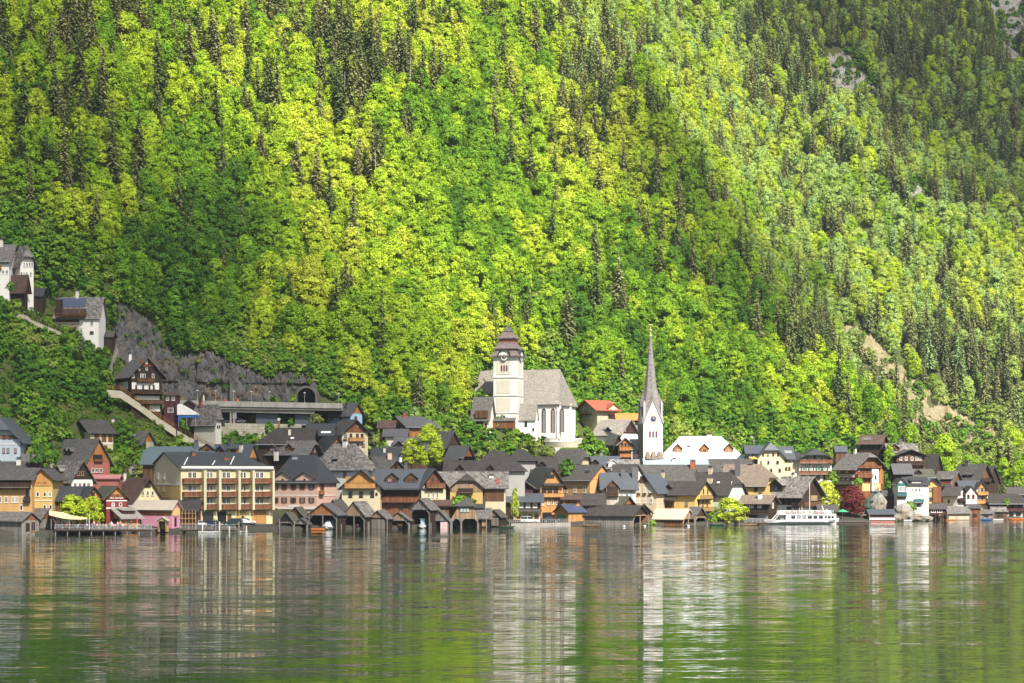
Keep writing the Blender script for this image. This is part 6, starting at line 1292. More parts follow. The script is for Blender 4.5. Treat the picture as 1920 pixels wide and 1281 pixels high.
# flared boathouse with a window band
def flared():
    D = shore(870)-3; m = D/F; O = P(846, 992, D); O.z = 0; r = empty('boathouse', O, 0, 'flared tan boarded boathouse with triple window and two black arches', 'boathouse')
    def q(px, py): v = P(px, py, D)-O; return v.x, v.z
    pts = [(846,973),(896,973),(886,949),(860,949)]; pp = [q(*p) for p in pts]
    MB().extr([(x, 0, z) for x, z in pp], (0, 7, 0)).build('upper_wall', W['tanwood'], r)
    lw = MB(); x0, zt = q(846,973); x1 = q(896,973)[0]; a0 = q(848.5,0)[0]; a1 = q(863,0)[0]; b0 = q(866.5,0)[0]; b1 = q(894.5,0)[0]
    lw.box(x0-.05,a0,0,.3,-.9,zt).box(a1,b0,0,.3,-.9,zt).box(b1,x1+.05,0,.3,-.9,zt).box(x0,x0+.15,.3,7,-.9,zt).box(x1-.15,x1,.3,7,-.9,zt).box(x0+.15,x1-.15,6.8,7,-.9,zt)
    for c0, c1 in ((a0,a1),(b0,b1)):
        k = .7; lw.extr([(c0,.02,zt),(c0+k,.02,zt),(c0,.02,zt-k)],(0,.25,0)).extr([(c1,.02,zt),(c1,.02,zt-k),(c1-k,.02,zt)],(0,.25,0))
    lw.build('lower_wall', W['greywood'], r)
    zr = q(872,939.5)[1]; ze = q(0,949.5)[1]; e0 = q(853,0)[0]-.4; e1 = q(893,0)[0]; rx0, rx1 = q(871,0)[0], q(880,0)[0]
    V = [(e0,-.7,ze),(e1,-.7,ze),(e1,7.5,ze),(e0,7.5,ze),(rx0,3.4,zr+.7),(rx1,3.4,zr+.7)]
    MB().poly(V, [(0,1,5,4),(1,2,5),(2,3,4,5),(3,0,4),(0,3,2,1)]).build('roof', RF['grey'], r)
    wx0, wz1 = q(862.5,952); wx1, wz0 = q(880,961)
    f_ = MB().box(wx0,wx1,-.12,0,wz0,wz1).build('window', M_CHB, r)
    w3 = (wx1-wx0)/3; pn = MB()
    for i in range(3): MB().box(wx0+w3*i+.1,wx0+w3*(i+1)-.1,-.16,-.1,wz0+.1,wz1-.1).build('pane', plain('pale_mint_glass',(.35,.42,.38),.2), f_)
flared()
# ================= docks and quays
def dock(name, lab, px0, px1, D, dep, zt, rail=None, mat='greywood', step=2.6):
    a, b_ = P(px0, 990, D), P(px1, 990, D); L = (b_-a).length; r = empty(name, (a.x, a.y, 0), math.atan2((b_-a).y, (b_-a).x), lab, 'dock')
    MB().box(0, L, 0, dep, zt-.18, zt).build('planking', W[mat], r); n = max(2, int(L/step)); pb = MB()
    MB().box(0, L, -.08, 0, zt-.42, zt-.02).build('edge_beam', W['dark'], r)
    for i in range(n+1):
        x = .1+(L-.2)*i/n; MB().bar((x, .12, -1.5), (x, .12, zt-.18), .13, 6).build('pile', W['greywood'], r)
    if rail:
        rb = MB(); k = int(L/1.6)
        for i in range(k+1): rb.bar((L*i/k, .1, zt), (L*i/k, .1, zt+1.05), .05)
        for hh in (1.05, .7, .35): rb.bar((0,.1,zt+hh), (L,.1,zt+hh), .045)
        rb.build('railing', rail, r)
    return r
dock('terrace_deck', 'long wooden restaurant terrace deck on piles at the left shore', 103, 284, 425.5, 9, 1.15, M_STEEL)
dock('dock', 'low wooden dock in front of the yellow hotel', 338, 441, 440, 5, .75, M_STEEL)
dock('dock', 'dark landing stage right of the ferry', 1572, 1625, 525, 4, .6)
dock('dock', 'wooden landing stage left of the ferry', 1396, 1440, 513.5, 3.5, .6, M_STEEL)
for k, (px, pt) in enumerate(((379.5,981),(404,979),(411.5,979),(448,979),(430,988),(457,986),(462,987))):
    D = 439.5; q = P(px, pt, D); o = MB().lathe([(.16,-1.5),(.15,q.z),(.02,q.z+.15)], 8).build('mooring_post', W['greywood'] if k % 2 else W['offwhite']); o.location = (q.x, q.y, 0)
    tag(o, ('tall pale mooring post before the silver car','grey mooring post left of the yellow crate','pale mooring post right of the yellow crate','grey mooring post before the white van','short pale mooring post by the green car','short grey mooring post below the white car','short pale post, last one at the hotel dock')[k], 'post')
qa, qb = P(958, 985, shore(958)-1.2), P(1070, 985, shore(1070)-1.0); qd = (qb-qa); qd.z = 0
o = MB().obox(Vector(((qa.x+qb.x)/2, (qa.y+qb.y)/2+1.5, -1.5)), qd/2, Vector((0,1.5,0)), Vector((0,0,2.35))).build('quay', M_CONC); tag(o, kind='structure')
MB_ = MB()
for i in range(28): p = qa.lerp(qb, i/27); MB_.bar((p.x, p.y+.2, .85), (p.x, p.y+.2, 1.8), .035)
MB_.bar((qa.x, qa.y+.2, 1.8), (qb.x, qb.y+.2, 1.8), .035).bar((qa.x, qa.y+.2, 1.35), (qb.x, qb.y+.2, 1.35), .03)
tag(MB_.build('quay_railing', M_STEEL), 'thin metal railing along the quay in front of the parked cars', 'railing')
# ================= cars
def car(lab, px, off, rot, paint, kind='car', zg=None, group=None, D=None):
    D = D or shore(px)+off; q = P(px, 980, D); z = land(q.x, q.y)[0] if zg is None else zg
    r = empty('parked_car' if kind != 'van' else 'parked_van', (q.x, q.y, z), R(rot), lab, 'car' if kind != 'van' else 'van', group)
    pm = plain('paint_'+'_'.join(str(int(c*100)) for c in paint), paint, .25, 0, .6)
    if kind == 'suv': L, Wd, hb, ht = 4.6, 1.85, 1.0, 1.72; cab = [(-2.2,hb),(-2.05,ht-.1),(-1.7,ht),(.3,ht),(1.1,hb)]
    elif kind == 'van': L, Wd, hb, ht = 5.2, 1.95, 1.15, 2.1; cab = [(-2.55,hb),(-2.5,ht-.1),(-2.3,ht),(1.1,ht),(1.9,hb)]
    elif kind == 'wagon': L, Wd, hb, ht = 4.6, 1.8, .9, 1.48; cab = [(-2.2,hb),(-1.9,ht-.06),(-1.5,ht),(.2,ht),(1.05,hb)]
    else: L, Wd, hb, ht = 4.3, 1.75, .9, 1.45; cab = [(-1.95,hb),(-1.2,ht-.05),(-.9,ht),(.2,ht),(1.0,hb)]
    l = L/2; h2 = Wd/2
    body = [(-l,.35),(-l,.75),(-l+.08,hb),(1.05,hb),(l-.35,hb-.18),(l-.02,.62),(l,.35)]
    bb = MB().extr([(x,-h2,z_) for x, z_ in body], (0,Wd,0)); o = bb.build('body', pm, r)
    mod = o.data
    n = len(cab); i_ = .16; vs = [(x,-h2+.02+(i_ if z_ > hb else 0),z_) for x, z_ in cab]+[(x,h2-.02-(i_ if z_ > hb else 0),z_) for x, z_ in cab]
    fs = [tuple(range(n)), tuple(range(2*n-1,n-1,-1))]+[(i,n+i,n+(i+1)%n,(i+1)%n) for i in range(n)]
    MB().poly(vs, fs).build('cabin', M_PANE, r)
    MB().extr([(cab[1][0],-h2+.17,ht-.06),(cab[2][0],-h2+.17,ht+.02),(cab[3][0],-h2+.17,ht+.02),(cab[3][0]+.15,-h2+.17,ht-.08)],(0,Wd-.34,0)).build('roof', pm, r)
    for x in (-.55,): MB().box(x-.05,x+.05,-h2+.0,-h2+.13,hb,ht).build('pillar', pm, r)
    for x in (-l+.8, l-.85):
        for sg in (-1,1):
            w_ = MB().lathe([(.33,-.11),(.33,.11)], 14).build('wheel', plain('tyre',(.02,.02,.02),.8), r); w_.rotation_euler = (R(90),0,0); w_.location = (x, sg*(h2-.08), .33)
            t = MB().lathe([(.2,-.13),(.2,.13)], 10).build('rim', M_STEEL, w_)
    for sg in (-1,1): MB().box(l-.12,l+.01,sg*(h2-.3)-.14,sg*(h2-.3)+.14,.6,.75).build('headlight', M_WF, r); MB().box(-l-.01,-l+.06,sg*(h2-.2)-.1,sg*(h2-.2)+.1,.62,.82).build('tail_light', plain('red_lamp',(.4,.02,.01),.3), r)
    return r
car('white parked estate car with dark windows on the quay by the restaurant', 993, 1.6, 2, (.75,.74,.72), 'suv', .86)
car('black parked car in front of the orange timber house', 1033, 2.0, 3, (.03,.035,.045), 'car', .86)
car('silver car parked left of the dark blue one by the hotel dock', 375, 4.5, 20, (.55,.54,.56), 'car')
car('dark blue car with red tail light by the hotel dock', 391, 3, 168, (.03,.06,.14), 'wagon')
car('dark green off road car parked before the white van', 437, 2.5, 175, (.02,.04,.04), 'suv')
car('white delivery van parked in front of the yellow hotel', 446, 5.5, 5, (.78,.77,.75), 'van')
car('white car parked right of the white delivery van', 462, 3.5, 8, (.75,.75,.76), 'wagon')
car('silver car parked inside the dark gallery under the viaduct', 447, 0, 178, (.4,.41,.43), 'car', P(447,794,545).z, None, 545)
car('second silver car inside the gallery beside the grey pillar', 428, 0, 178, (.35,.36,.38), 'wagon', P(428,794,546).z, None, 546)
cr = MB().box(-1,1,-.5,.5,0,.75).box(-1.05,1.05,-.55,.55,.75,.85).box(-.9,-.7,-.52,.52,.2,.6).build('crate', plain('yellow_plastic',(.75,.62,.05),.5)); cr.location = P(415, 986, 444); cr.location.z = gz(415,444); tag(cr, 'yellow storage crate between the mooring posts', 'crate')
for k, px in enumerate((491,498.5)):
    r = empty('waste_bin', (0,0,0), 0, ('left dark green wheeled waste bin by the pink hotel','right brighter green waste bin by the pink hotel')[k], 'bin'); r.location = P(px, 988, 452); r.location.z = gz(px, 452)
    gm_ = plain('bin_green_%d' % k, ((.015,.07,.045),(.02,.16,.05))[k], .5); MB().poly([(-.4,-.35,0),(.4,-.35,0),(.4,.35,0),(-.4,.35,0),(-.48,-.42,1.05),(.48,-.42,1.05),(.48,.42,1.05),(-.48,.42,1.05)],[(0,3,2,1),(4,5,6,7),(0,1,5,4),(1,2,6,5),(2,3,7,6),(3,0,4,7)]).build('body', gm_, r); MB().box(-.52,.52,-.46,.46,1.05,1.13).build('lid', gm_, r)
# motorbikes
def bike(lab, px, D, col):
    q = P(px, 985, D); r = empty('motorbike', (q.x, q.y, gz(px, D)), R(15), lab, 'motorbike')
    for x in (-.7,.7): w_ = MB().lathe([(.3,-.06),(.3,.06)], 12).build('wheel', plain('tyre',(.02,.02,.02),.8), r); w_.rotation_euler = (R(90),0,0); w_.location = (x,0,.3)
    MB().bar((-.7,0,.3),(0,0,.5),.09,6).bar((.7,0,.3),(.45,0,1.0),.06,6).bar((.3,-.35,1.05),(.3,.35,1.05),.04,6).build('frame', M_CHB, r); MB().extr([(-.75,-.15,.7),(-.1,-.15,.75),(.35,-.15,.95),(.4,-.15,.65),(0,-.15,.45),(-.5,-.15,.55)],(0,.3,0)).build('tank', plain('bike_'+lab[:4],col,.3), r)
bike('dark motorbike parked beside the green waste bins', 508, 456, (.05,.05,.06)); bike('blue motorbike in front of the pink hotel', 514, 455, (.1,.2,.35)); bike('reddish motorbike nearest the leftmost boathouse', 519.5, 457, (.3,.06,.05))
# ================= boats
def hull(L, B, h, bow=.35, n=14, z0=0, sheer=.12):
    """boat shell lying along x, bow at +x"""
    vs = []; fs = []
    for i in range(n+1):
        t = i/n; x = L*(t-.5); w = B/2*(1-max(0,(t-(1-bow))/bow)**2.2)*(.82+.18*min(1,t*4)); zz = h*(1+sheer*(2*t-1)**2*(1.6 if t > .5 else .6)); k = max(0,(t-(1-bow))/bow); rise = h*.7*k**2
        for f_, zf in ((-1,1),(-.92,.45),(-.6,0),(.6,0),(.92,.45),(1,1)): vs.append((x+(.0 if zf < 1 else k*.25), w*f_, z0+lerp(rise, zz, zf)-.12))
    for i in range(n):
        for j in range(5): fs.append((6*i+j, 6*(i+1)+j, 6*(i+1)+j+1, 6*i+j+1))
        fs.append((6*i, 6*i+5, 6*(i+1)+5, 6*(i+1)))
    fs.append(tuple(range(6))); fs.append(tuple(range(6*n+5, 6*n-1, -1)))
    return MB().poly(vs, fs)
def small_boat(lab, px, D, L, B, h, mh, rot=0, extra=None, z=0):
    q = P(px, 980, D); r = empty('rowing_boat' if not extra else 'boat', (q.x, q.y, z), R(rot), lab, 'boat'); hull(L, B, h).build('hull', mh, r)
    MB().box(-L*.35,L*.25,-B*.36,B*.36,h*.9,h*.93).build('inside', M_CHB if extra is None else M_WF, r)
    for x in (-L*.2, L*.1): MB().box(x-.12,x+.12,-B*.42,B*.42,h*.95,h*1.05).build('bench', W['honey'], r)
    if extra: extra(r)
    return r
WH = plain('white_gelcoat', (.75,.75,.76), .25, 0, .5); ORG = plain('orange_hull', (.65,.20,.05), .4); BLU = plain('blue_hull', (.03,.12,.35), .35); REDP = plain('red_plastic', (.6,.05,.04), .4)
def pedal(r):
    MB().box(-.9,.4,-.6,.6,.55,.85).build('seat', plain('orange_seat',(.8,.28,.08),.4), r); MB().lathe([(.25,.5),(.3,.9),(.15,1.25)],8,(-.1,0,.2)).build('backrest', WH, r)
small_boat('blue and orange pedal boat on the water by the low red boathouse', 1655, 546, 2.9, 1.6, .55, BLU, 180, pedal)
small_boat('white and red pedal boat below the white lakeside house', 1702, 552, 2.9, 1.6, .55, WH, 10, lambda r: MB().box(-1.2,-.2,-.5,.5,.5,.95).build('seat', REDP, r))
small_boat('long orange rowing boat at the right edge of the lake', 1906, 572, 6.5, 1.4, .6, ORG, 180)
small_boat('small white boat moored left of the long orange rowing boat', 1872, 566, 3.2, 1.2, .5, WH, 0)
small_boat('orange kayak lying below the silver roofed boathouse on the right', 1782, 564, 3.6, .9, .4, ORG, 0)
small_boat('white dinghy by the landing stage of the yellow hotel', 455, 441, 2.6, 1.2, .45, WH, 15)
small_boat('pale flat boat moored in front of the dark blue car', 393, 438, 5, 1.5, .5, WH, 3)
def inside_boat(hs, frac, depth, lab, L, B, h, m, extra=None):
    v = hs.M @ Vector((depth, hs.W*frac, 0)); d = hs.M.to_quaternion() @ Vector((-1,0,0))
    r = empty('boat', (v.x, v.y, 0), math.atan2(d.y, d.x), lab, 'boat'); hull(L, B, h).build('hull', m, r)
    if extra: extra(r)
    return r
def tarp(r): 
    t = plain('silver_tarpaulin', (.5,.51,.53), .5); MB().poly([(-2.6,-1.25,.6),(2.0,-1.2,.6),(2.7,0,.7),(2.0,1.2,.6),(-2.6,1.25,.6),(-2.3,-.6,2.0),(1.0,-.5,2.1),(1.0,.5,2.1),(-2.3,.6,2.0)],[(0,1,6,5),(1,2,6),(2,7,6),(2,3,7),(3,4,8,7),(4,0,5,8),(5,6,7,8)]).build('cover', t, r)
inside_boat(B3, .38, 2.2, 'boat under a silver tarpaulin inside the wide orange brown gabled boathouse', 5.2, 2.5, .8, WH, tarp)
inside_boat(B7, .5, 2.0, 'white motorboat with a wheelhouse inside the tallest boathouse', 4.8, 2.3, 1.0, WH, lambda r: MB().box(-.6,.7,-.55,.55,1.0,2.3).box(-.8,.9,-.7,.7,2.3,2.4).build('wheelhouse', plain('pale_blue_cabin',(.35,.5,.58),.3), r))
inside_boat(B6, .5, 2.0, 'small boat with bright orange cover inside the low arched boathouse', 4, 1.6, .7, plain('dark_hull',(.03,.03,.04),.4), lambda r: MB().box(-1,1,-.6,.6,.7,1.2).build('cover', plain('orange_seat',(.8,.28,.08),.4), r))
inside_boat(B4, .5, 2.4, 'dark boat with brown cushions inside the patched shingle boathouse', 4.5, 1.9, .8, plain('dark_hull',(.03,.03,.04),.4), lambda r: MB().box(1,1.5,-.7,-.2,.8,1.2).box(1,1.5,.2,.7,.8,1.2).build('cushion', W['redwood'], r))
# ---- the excursion boat
def ferry():
    D = shore(1500)-4.5; m = D/F; c = P(1502, 984, D); L = 141*m; r = empty('excursion_boat', (c.x, c.y, 0), R(2), 'long white excursion boat with a row of windows moored before the black chalet', 'boat')
    X = lambda px: (px-1502)*m
    hl = hull(L, 4.4, 1.15, .22, 22, 0, .35); hl.build('hull', WH, r)
    MB().box(X(1434),X(1566),-2.23,-2.15,.62,.74).build('rubbing_strake', plain('grey_strake',(.25,.25,.28),.5), r)
    MB().box(X(1434),X(1560),-2.05,2.05,1.0,1.12).build('deck', plain('deck_grey',(.45,.43,.42),.7), r)
    x0, x1 = X(1471), X(1559); MB().extr([(x0,-1.9,1.12),(x0+.05,-1.9,2.55),(x1-1.0,-1.9,2.55),(x1+.9,-1.9,1.12)],(0,3.8,0)).build('cabin', WH, r)
    for i in range(6):
        a = X(1481+i*10.4); w_ = MB().box(a,a+8*m,-1.95,-1.88,1.45,2.25).build('window', M_CHB, r); MB().box(a+.08,a+8*m-.08,-1.98,-1.94,1.52,2.18).build('pane', M_PANE if i not in (1,2) else M_PALEPANE, w_)
    for a, w2 in ((1544,4),(1549.5,6),(1557,4)): MB().box(X(a),X(a+w2),-1.96,-1.88,1.55,2.2).build('window', M_PANE, r)
    MB().box(X(1457),X(1562),-2.1,2.1,2.55,2.68).build('upper_deck', WH, r)
    MB().box(X(1461),X(1470),-1.2,1.2,1.12,2.0).build('engine_box', M_PALEPANE, r)
    for sy in (-2.05,-1.75):
        MB().bar((X(1444),sy,1.1),(X(1459),sy,3.5),.09).bar((X(1449),sy,1.1),(X(1462),sy,3.2),.07).build('stair_rail', WH, r)
    rl = MB()
    for sy in (-2.05,2.05):
        for i in range(26): x = lerp(X(1459),X(1560),i/25); rl.bar((x,sy,2.68),(x,sy,3.65),.03)
        for z in (3.0,3.35,3.65): rl.bar((X(1459),sy,z),(X(1560),sy,z),.035)
    rl.build('railing', WH, r)
    for i in range(7): x = X(1474+i*11); MB().box(x,x+.9,-1.5,1.5,3.05,3.12).box(x,x+.06,-1.5,1.5,3.12,3.5).box(x+.3,x+.4,-1.3,-1.2,2.68,3.05).box(x+.3,x+.4,1.2,1.3,2.68,3.05).build('bench', W['rose'] if i % 2 else W['honey'], r)
    MB().bar((X(1547),0,2.6),(X(1541),0,5.0),.12).bar((X(1548),-.9,4.0),(X(1558),-.9,2.7),.1).extr([(X(1548),-.3,2.68),(X(1560),-.3,2.68),(X(1556),-.3,3.5),(X(1550),-.3,3.6)],(0,.6,0)).build('mast', WH, r)
ferry()
pl = MB().lathe([(.09,0),(.07,10.5),(.02,10.7)], 8).build('flagpole', M_WF); pl.location = P(1518, 985, shore(1518)+1.5); pl.location.z = .6; tag(pl, 'thin white flagpole before the black chalet', 'flagpole')
pl = MB().lathe([(.07,0),(.06,3.4),(.12,3.45),(.02,3.6)], 8).build('flagpole', M_WF); pl.location = (P(168,990,425.5).x, 425.2, 1.1); tag(pl, 'white pole standing on the restaurant terrace', 'flagpole')
# ================= swans
def swan(lab, px, py, rot, sc=.6):
    D = F*CH/(py-HOR); q = P(px, py, D); r = empty('swan', (q.x, q.y, 0), R(rot), lab, 'swan'); r.scale = (sc,sc,sc)
    bm = bmesh.new(); bmesh.ops.create_uvsphere(bm, u_segments=16, v_segments=10, radius=1)
    for v in bm.verts: v.co = Vector((v.co.x*.55, v.co.y*.26, v.co.z*.24+.16+(.12 if v.co.x < -.6 else 0)*abs(v.co.x)))
    path = [(.42,.22),(.62,.42),(.58,.66),(.50,.82),(.56,.95),(.68,.95)]
    me = bpy.data.meshes.new('body'); 
    pts = [(.12,0),(.085,1),(.065,2),(.06,3),(.075,4),(.05,5)]
    rings = []
    for rr, i in pts:
        x, z = path[i]; rings.append([bm.verts.new((x+rr*math.cos(a)*.4, rr*math.sin(a), z+rr*math.cos(a)*.9)) for a in [2*math.pi*k/8 for k in range(8)]])
    for a, b_ in zip(rings, rings[1:]):
        for k in range(8): bm.faces.new((a[k], a[(k+1) % 8], b_[(k+1) % 8], b_[k]))
    bm.faces.new(rings[-1]); bm.to_mesh(me); bm.free(); me.materials.append(WH); o = bpy.data.objects.new('body', me); COL.objects.link(o); o.parent = r
    MB().bar((.70,0,.95),(.84,0,.91),.03,6,.012).build('beak', plain('orange_beak',(.6,.2,.03),.5), r)
for a in (('white swan at the far left end of the lake shore',4,1002.5,0),('white swan by the restaurant terrace deck',262.5,999,180),('white swan floating before the long grey boathouse',1170.5,987.5,180),('white swan at the open end of the long grey boathouse',1209,987,0),('white swan near the striped roof boathouse',1451-1451+1291,986.5,180)): swan(*a)
# ================= people
def person_mesh(name, pose):
    J = {'stand': dict(pel=(0,0,.95), ch=(0,0,1.35), nk=(0,0,1.5), hd=(0,-.02,1.66), lk=(-.1,-.02,.5), lf=(-.11,0,.06), rk=(.1,-.04,.5), rf=(.12,.02,.06), le=(-.27,.02,1.12), lh=(-.28,-.08,.86), re=(.27,.02,1.12), rh=(.25,-.15,.9)),
         'sit': dict(pel=(0,0,.5), ch=(0,-.02,.9), nk=(0,-.03,1.06), hd=(0,-.07,1.22), lk=(-.13,-.45,.5), lf=(-.13,-.45,.06), rk=(.13,-.45,.5), rf=(.13,-.42,.06), le=(-.26,-.1,.72), lh=(-.16,-.36,.72), re=(.26,-.1,.72), rh=(.16,-.34,.74))}[pose]
    ks = ['pel','ch','nk','hd','lk','lf','rk','rf','le','lh','re','rh']; V = [Vector(J[k]) for k in ks]
    V += [Vector(J['ch'])+Vector((-.18,0,.07)), Vector(J['ch'])+Vector((.18,0,.07)), Vector(J['lf'])+Vector((0,-.2,-.01)), Vector(J['rf'])+Vector((0,-.2,-.01)), Vector(J['hd'])+Vector((0,0,.1))]
    E = [(0,1),(1,2),(2,3),(3,16),(0,4),(4,5),(0,6),(6,7),(1,12),(12,8),(8,9),(1,13),(13,10),(10,11),(5,14),(7,15)]
    rad = [.15,.17,.06,.1,.075,.05,.075,.05,.045,.035,.045,.035,.07,.07,.045,.045,.09]
    me = bpy.data.meshes.new(name); me.from_pydata([tuple(v) for v in V], E, []); o = bpy.data.objects.new(name, me); COL.objects.link(o)
    md = o.modifiers.new('s', 'SKIN'); o.modifiers.new('u', 'SUBSURF').levels = 1
    if not me.skin_vertices: me.skin_vertices_layer = None
    for sv, r_ in zip(me.skin_vertices[0].data, rad): sv.radius = (r_, r_)
    me.skin_vertices[0].data[0].use_root = True
    dg = bpy.context.evaluated_depsgraph_get(); em = bpy.data.meshes.new_from_object(o.evaluated_get(dg)); bpy.data.objects.remove(o); em.name = name
    em.materials.clear()
    for _ in range(4): em.materials.append(None)
    hz_, cz, pz_ = J['hd'][2], J['nk'][2], J['pel'][2]
    for p in em.polygons:
        c = p.center
        if c.z > hz_+.03 and c.y > J['hd'][1]-.05 or c.z > hz_+.12: p.material_index = 3
        elif c.z > cz+.02: p.material_index = 0
        elif (c-V[9]).length < .12 or (c-V[11]).length < .12: p.material_index = 0
        elif c.z > pz_-.0 and (pose == 'stand' or c.y > -.25 or c.z > .6): p.material_index = 1
        else: p.material_index = 2
        p.use_smooth = True
    return em
def build_people():
    try: PM = {k: person_mesh('person', k) for k in ('stand','sit')}
    except Exception as e: print('people failed', e); return
    skin = [plain('skin_light',(.55,.34,.24),.6), plain('skin_tan',(.38,.22,.14),.6)]; hair = [plain('hair_brown',(.06,.03,.02),.7), plain('hair_grey',(.3,.29,.28),.7), plain('hair_blond',(.35,.22,.09),.7)]
    cl = [('white',(.7,.7,.68)),('red',(.45,.05,.05)),('navy',(.03,.05,.13)),('pale blue',(.35,.48,.62)),('black',(.03,.03,.03)),('pink',(.7,.35,.38)),('grey',(.3,.3,.31)),('green',(.1,.22,.1)),('beige',(.5,.42,.3)),('orange',(.7,.25,.06))]
    tr = [('blue jeans',(.06,.1,.2)),('dark trousers',(.03,.03,.035)),('beige trousers',(.4,.33,.24))]; rg = random.Random(5)
    def put(px, D, z, pose, rot, ci, ti, place, grp):
        o = bpy.data.objects.new('person', PM[pose]); COL.objects.link(o); q = P(px, 980, D); o.location = (q.x, q.y, z); o.rotation_euler = (0,0,R(rot)); s = rg.uniform(.94,1.06); o.scale = (s,s,s)
        for i, m_ in enumerate((skin[rg.randrange(2)], plain('cloth_'+cl[ci][0].replace(' ','_'), cl[ci][1], .8), plain('cloth_'+tr[ti][0].replace(' ','_'), tr[ti][1], .8), hair[rg.randrange(3)])):
            o.material_slots[i].link = 'OBJECT'; o.material_slots[i].material = m_
        tag(o, f'person in {cl[ci][0]} top, {tr[ti][0]}, {place}', 'person', grp)
    spots = []
    x = 108
    while x < 250: spots.append((x, 426.9+rg.uniform(0,5))); x += rg.uniform(3.2,6.0)
    for k, (x, D) in enumerate(spots):
        st = rg.random() < .3; ci = rg.randrange(10); where = 'under the cream sail' if x < 140 else ('by the white pole' if x < 180 else ('in front of the honey timber bar' if x < 230 else 'at the terrace right end'))
        verb = 'standing' if st else 'seated'; put(x, D, 1.15, 'stand' if st else 'sit', rg.uniform(-70,70) if rg.random() < .6 else rg.uniform(110,250), ci, rg.randrange(3), f'{verb} {where}', 'guests on the restaurant terrace')
    z = P(424,757,541.9).z
    for k, (px, ci) in enumerate(((421.5,1),(424.5,1),(446,9))): put(px, 541.9, P(px,756,541.9).z-.6, 'stand', 20*k, ci, k, 'leaning at the viaduct parapet' if k < 2 else 'walking on the viaduct', 'people on the viaduct')
    for k, (px, ci) in enumerate(((507,0),(511,3),(517,4))): put(px, 458.5, gz(px,458.5), 'stand', 50*k, ci, k, 'standing by the motorbikes at the pink hotel', None)
    # tables and chairs on the terrace
    x = 110; k = 0
    while x < 278:
        D = 427.5+(k % 3)*2.2; q = P(x, 980, D); r = empty('cafe_table', (q.x, q.y, 1.15), 0, 'small round table with a pale top on the restaurant terrace', 'table', 'tables on the restaurant terrace')
        MB().lathe([(.42,.7),(.42,.74)], 12).build('table_top', M_WF, r); MB().lathe([(.25,0),(.04,.05),(.04,.7)], 8).build('leg', M_STEEL, r)
        for sg in (-1,1):
            c = empty('cafe_chair', (q.x+sg*.75, q.y, 1.15), R(-90*sg), 'slim dark chair beside a round table on the restaurant terrace', 'chair', 'chairs on the restaurant terrace')
            MB().box(-.22,.22,-.22,.22,.42,.46).build('seat', M_CHB, c); MB().box(-.22,.22,.19,.23,.5,.85).build('backrest', M_CHB, c)
            for a in (-1,1):
                for b_ in (-1,1): MB().box(a*.2-.02,a*.2+.02,b_*.2-.02,b_*.2+.02,0,.42 if b_ < 0 else .5).build('leg', M_STEEL, c)
        x += 11; k += 1
build_people()
# cream awning with white side curtains on the terrace
def awning():
    D0, D1 = 427, 434; r = empty('sun_sail', P(125, 975, 427), 0, 'cream canvas sun sail with white curtains over the left end of the terrace', 'sun sail'); o0 = r.location.copy()
    top = [(92,957),(104,959.5),(118,961),(132,966),(148,969.5),(164,971)]; bot = [(92,966),(104,969),(118,972.5),(132,974),(148,974.5),(164,973.5)]; vs = []
    for (a, ya), (b_, yb) in zip(top, bot): vs += [P(b_, yb, D0)-o0, P(a, ya, D1)-o0]
    n = len(vs); vs += [v+Vector((0,0,.05)) for v in vs]; fs = [(2*i,2*i+2,2*i+3,2*i+1) for i in range(5)]+[(n+2*i,n+2*i+1,n+2*i+3,n+2*i+2) for i in range(5)]+[(2*i,n+2*i,n+2*i+2,2*i+2) for i in range(5)]
    MB().poly(vs, fs).build('canvas', plaster('cream_canvas',(.72,.55,.33),.1), r)
    for a, b_ in ((106,112),(114,121),(124,131),(135,141)):
        mb = MB(); 
        for i in range(6): u0, u1 = lerp(a,b_,i/6), lerp(a,b_,(i+1)/6); p0, p1 = P(u0,974,D0+3.5)-o0, P(u1,974,D0+3.5)-o0; dy = .12 if i % 2 else -.12; mb.extr([p0+Vector((0,-dy,0)), p1+Vector((0,dy,0)), p1+Vector((0,dy,-1.9)), p0+Vector((0,-dy,-1.9))], (0,.04,0))
        mb.build('curtain', plain('white_cloth',(.72,.70,.68),.9), r)
    for px in (96,130,162): q = P(px, 973.5, D0+.2)-o0; MB().bar(q, Vector((q.x,q.y,1.15-o0.z)), .05, 6).build('pole', M_STEEL, r)
awning()
def umbrella(lab, px, py, D, w, col, h=2.4, closed=False):
    q = P(px, py, D); z = max(gz(px, D), .6); hh = max(1.6, q.z-z); r = empty('parasol', (q.x, q.y, z), 0, lab, 'parasol'); MB().lathe([(.04,0),(.04,hh)], 8).build('pole', M_WF, r)
    m_ = plain('canvas_'+'_'.join(str(int(c*100)) for c in col), col, .8); (MB().lathe([(w/2,hh-.75),(w/2*.99,hh-.68),(.05,hh)], 8) if not closed else MB().lathe([(.2,hh-1.6),(.16,hh-.8),(.03,hh)], 8)).build('canopy', m_, r)
umbrella('green parasol beside the ferry landing', 1580, 955, shore(1580)+4, 3.4, (.05,.32,.16)); umbrella('orange parasol beside the cream yellow half hipped house', 1413, 856, shore(1413)+38, 2.6, (.75,.30,.04)); umbrella('red closed parasol at the right end of the terrace', 257, 966, 428, 1, (.6,.03,.1), closed=True)
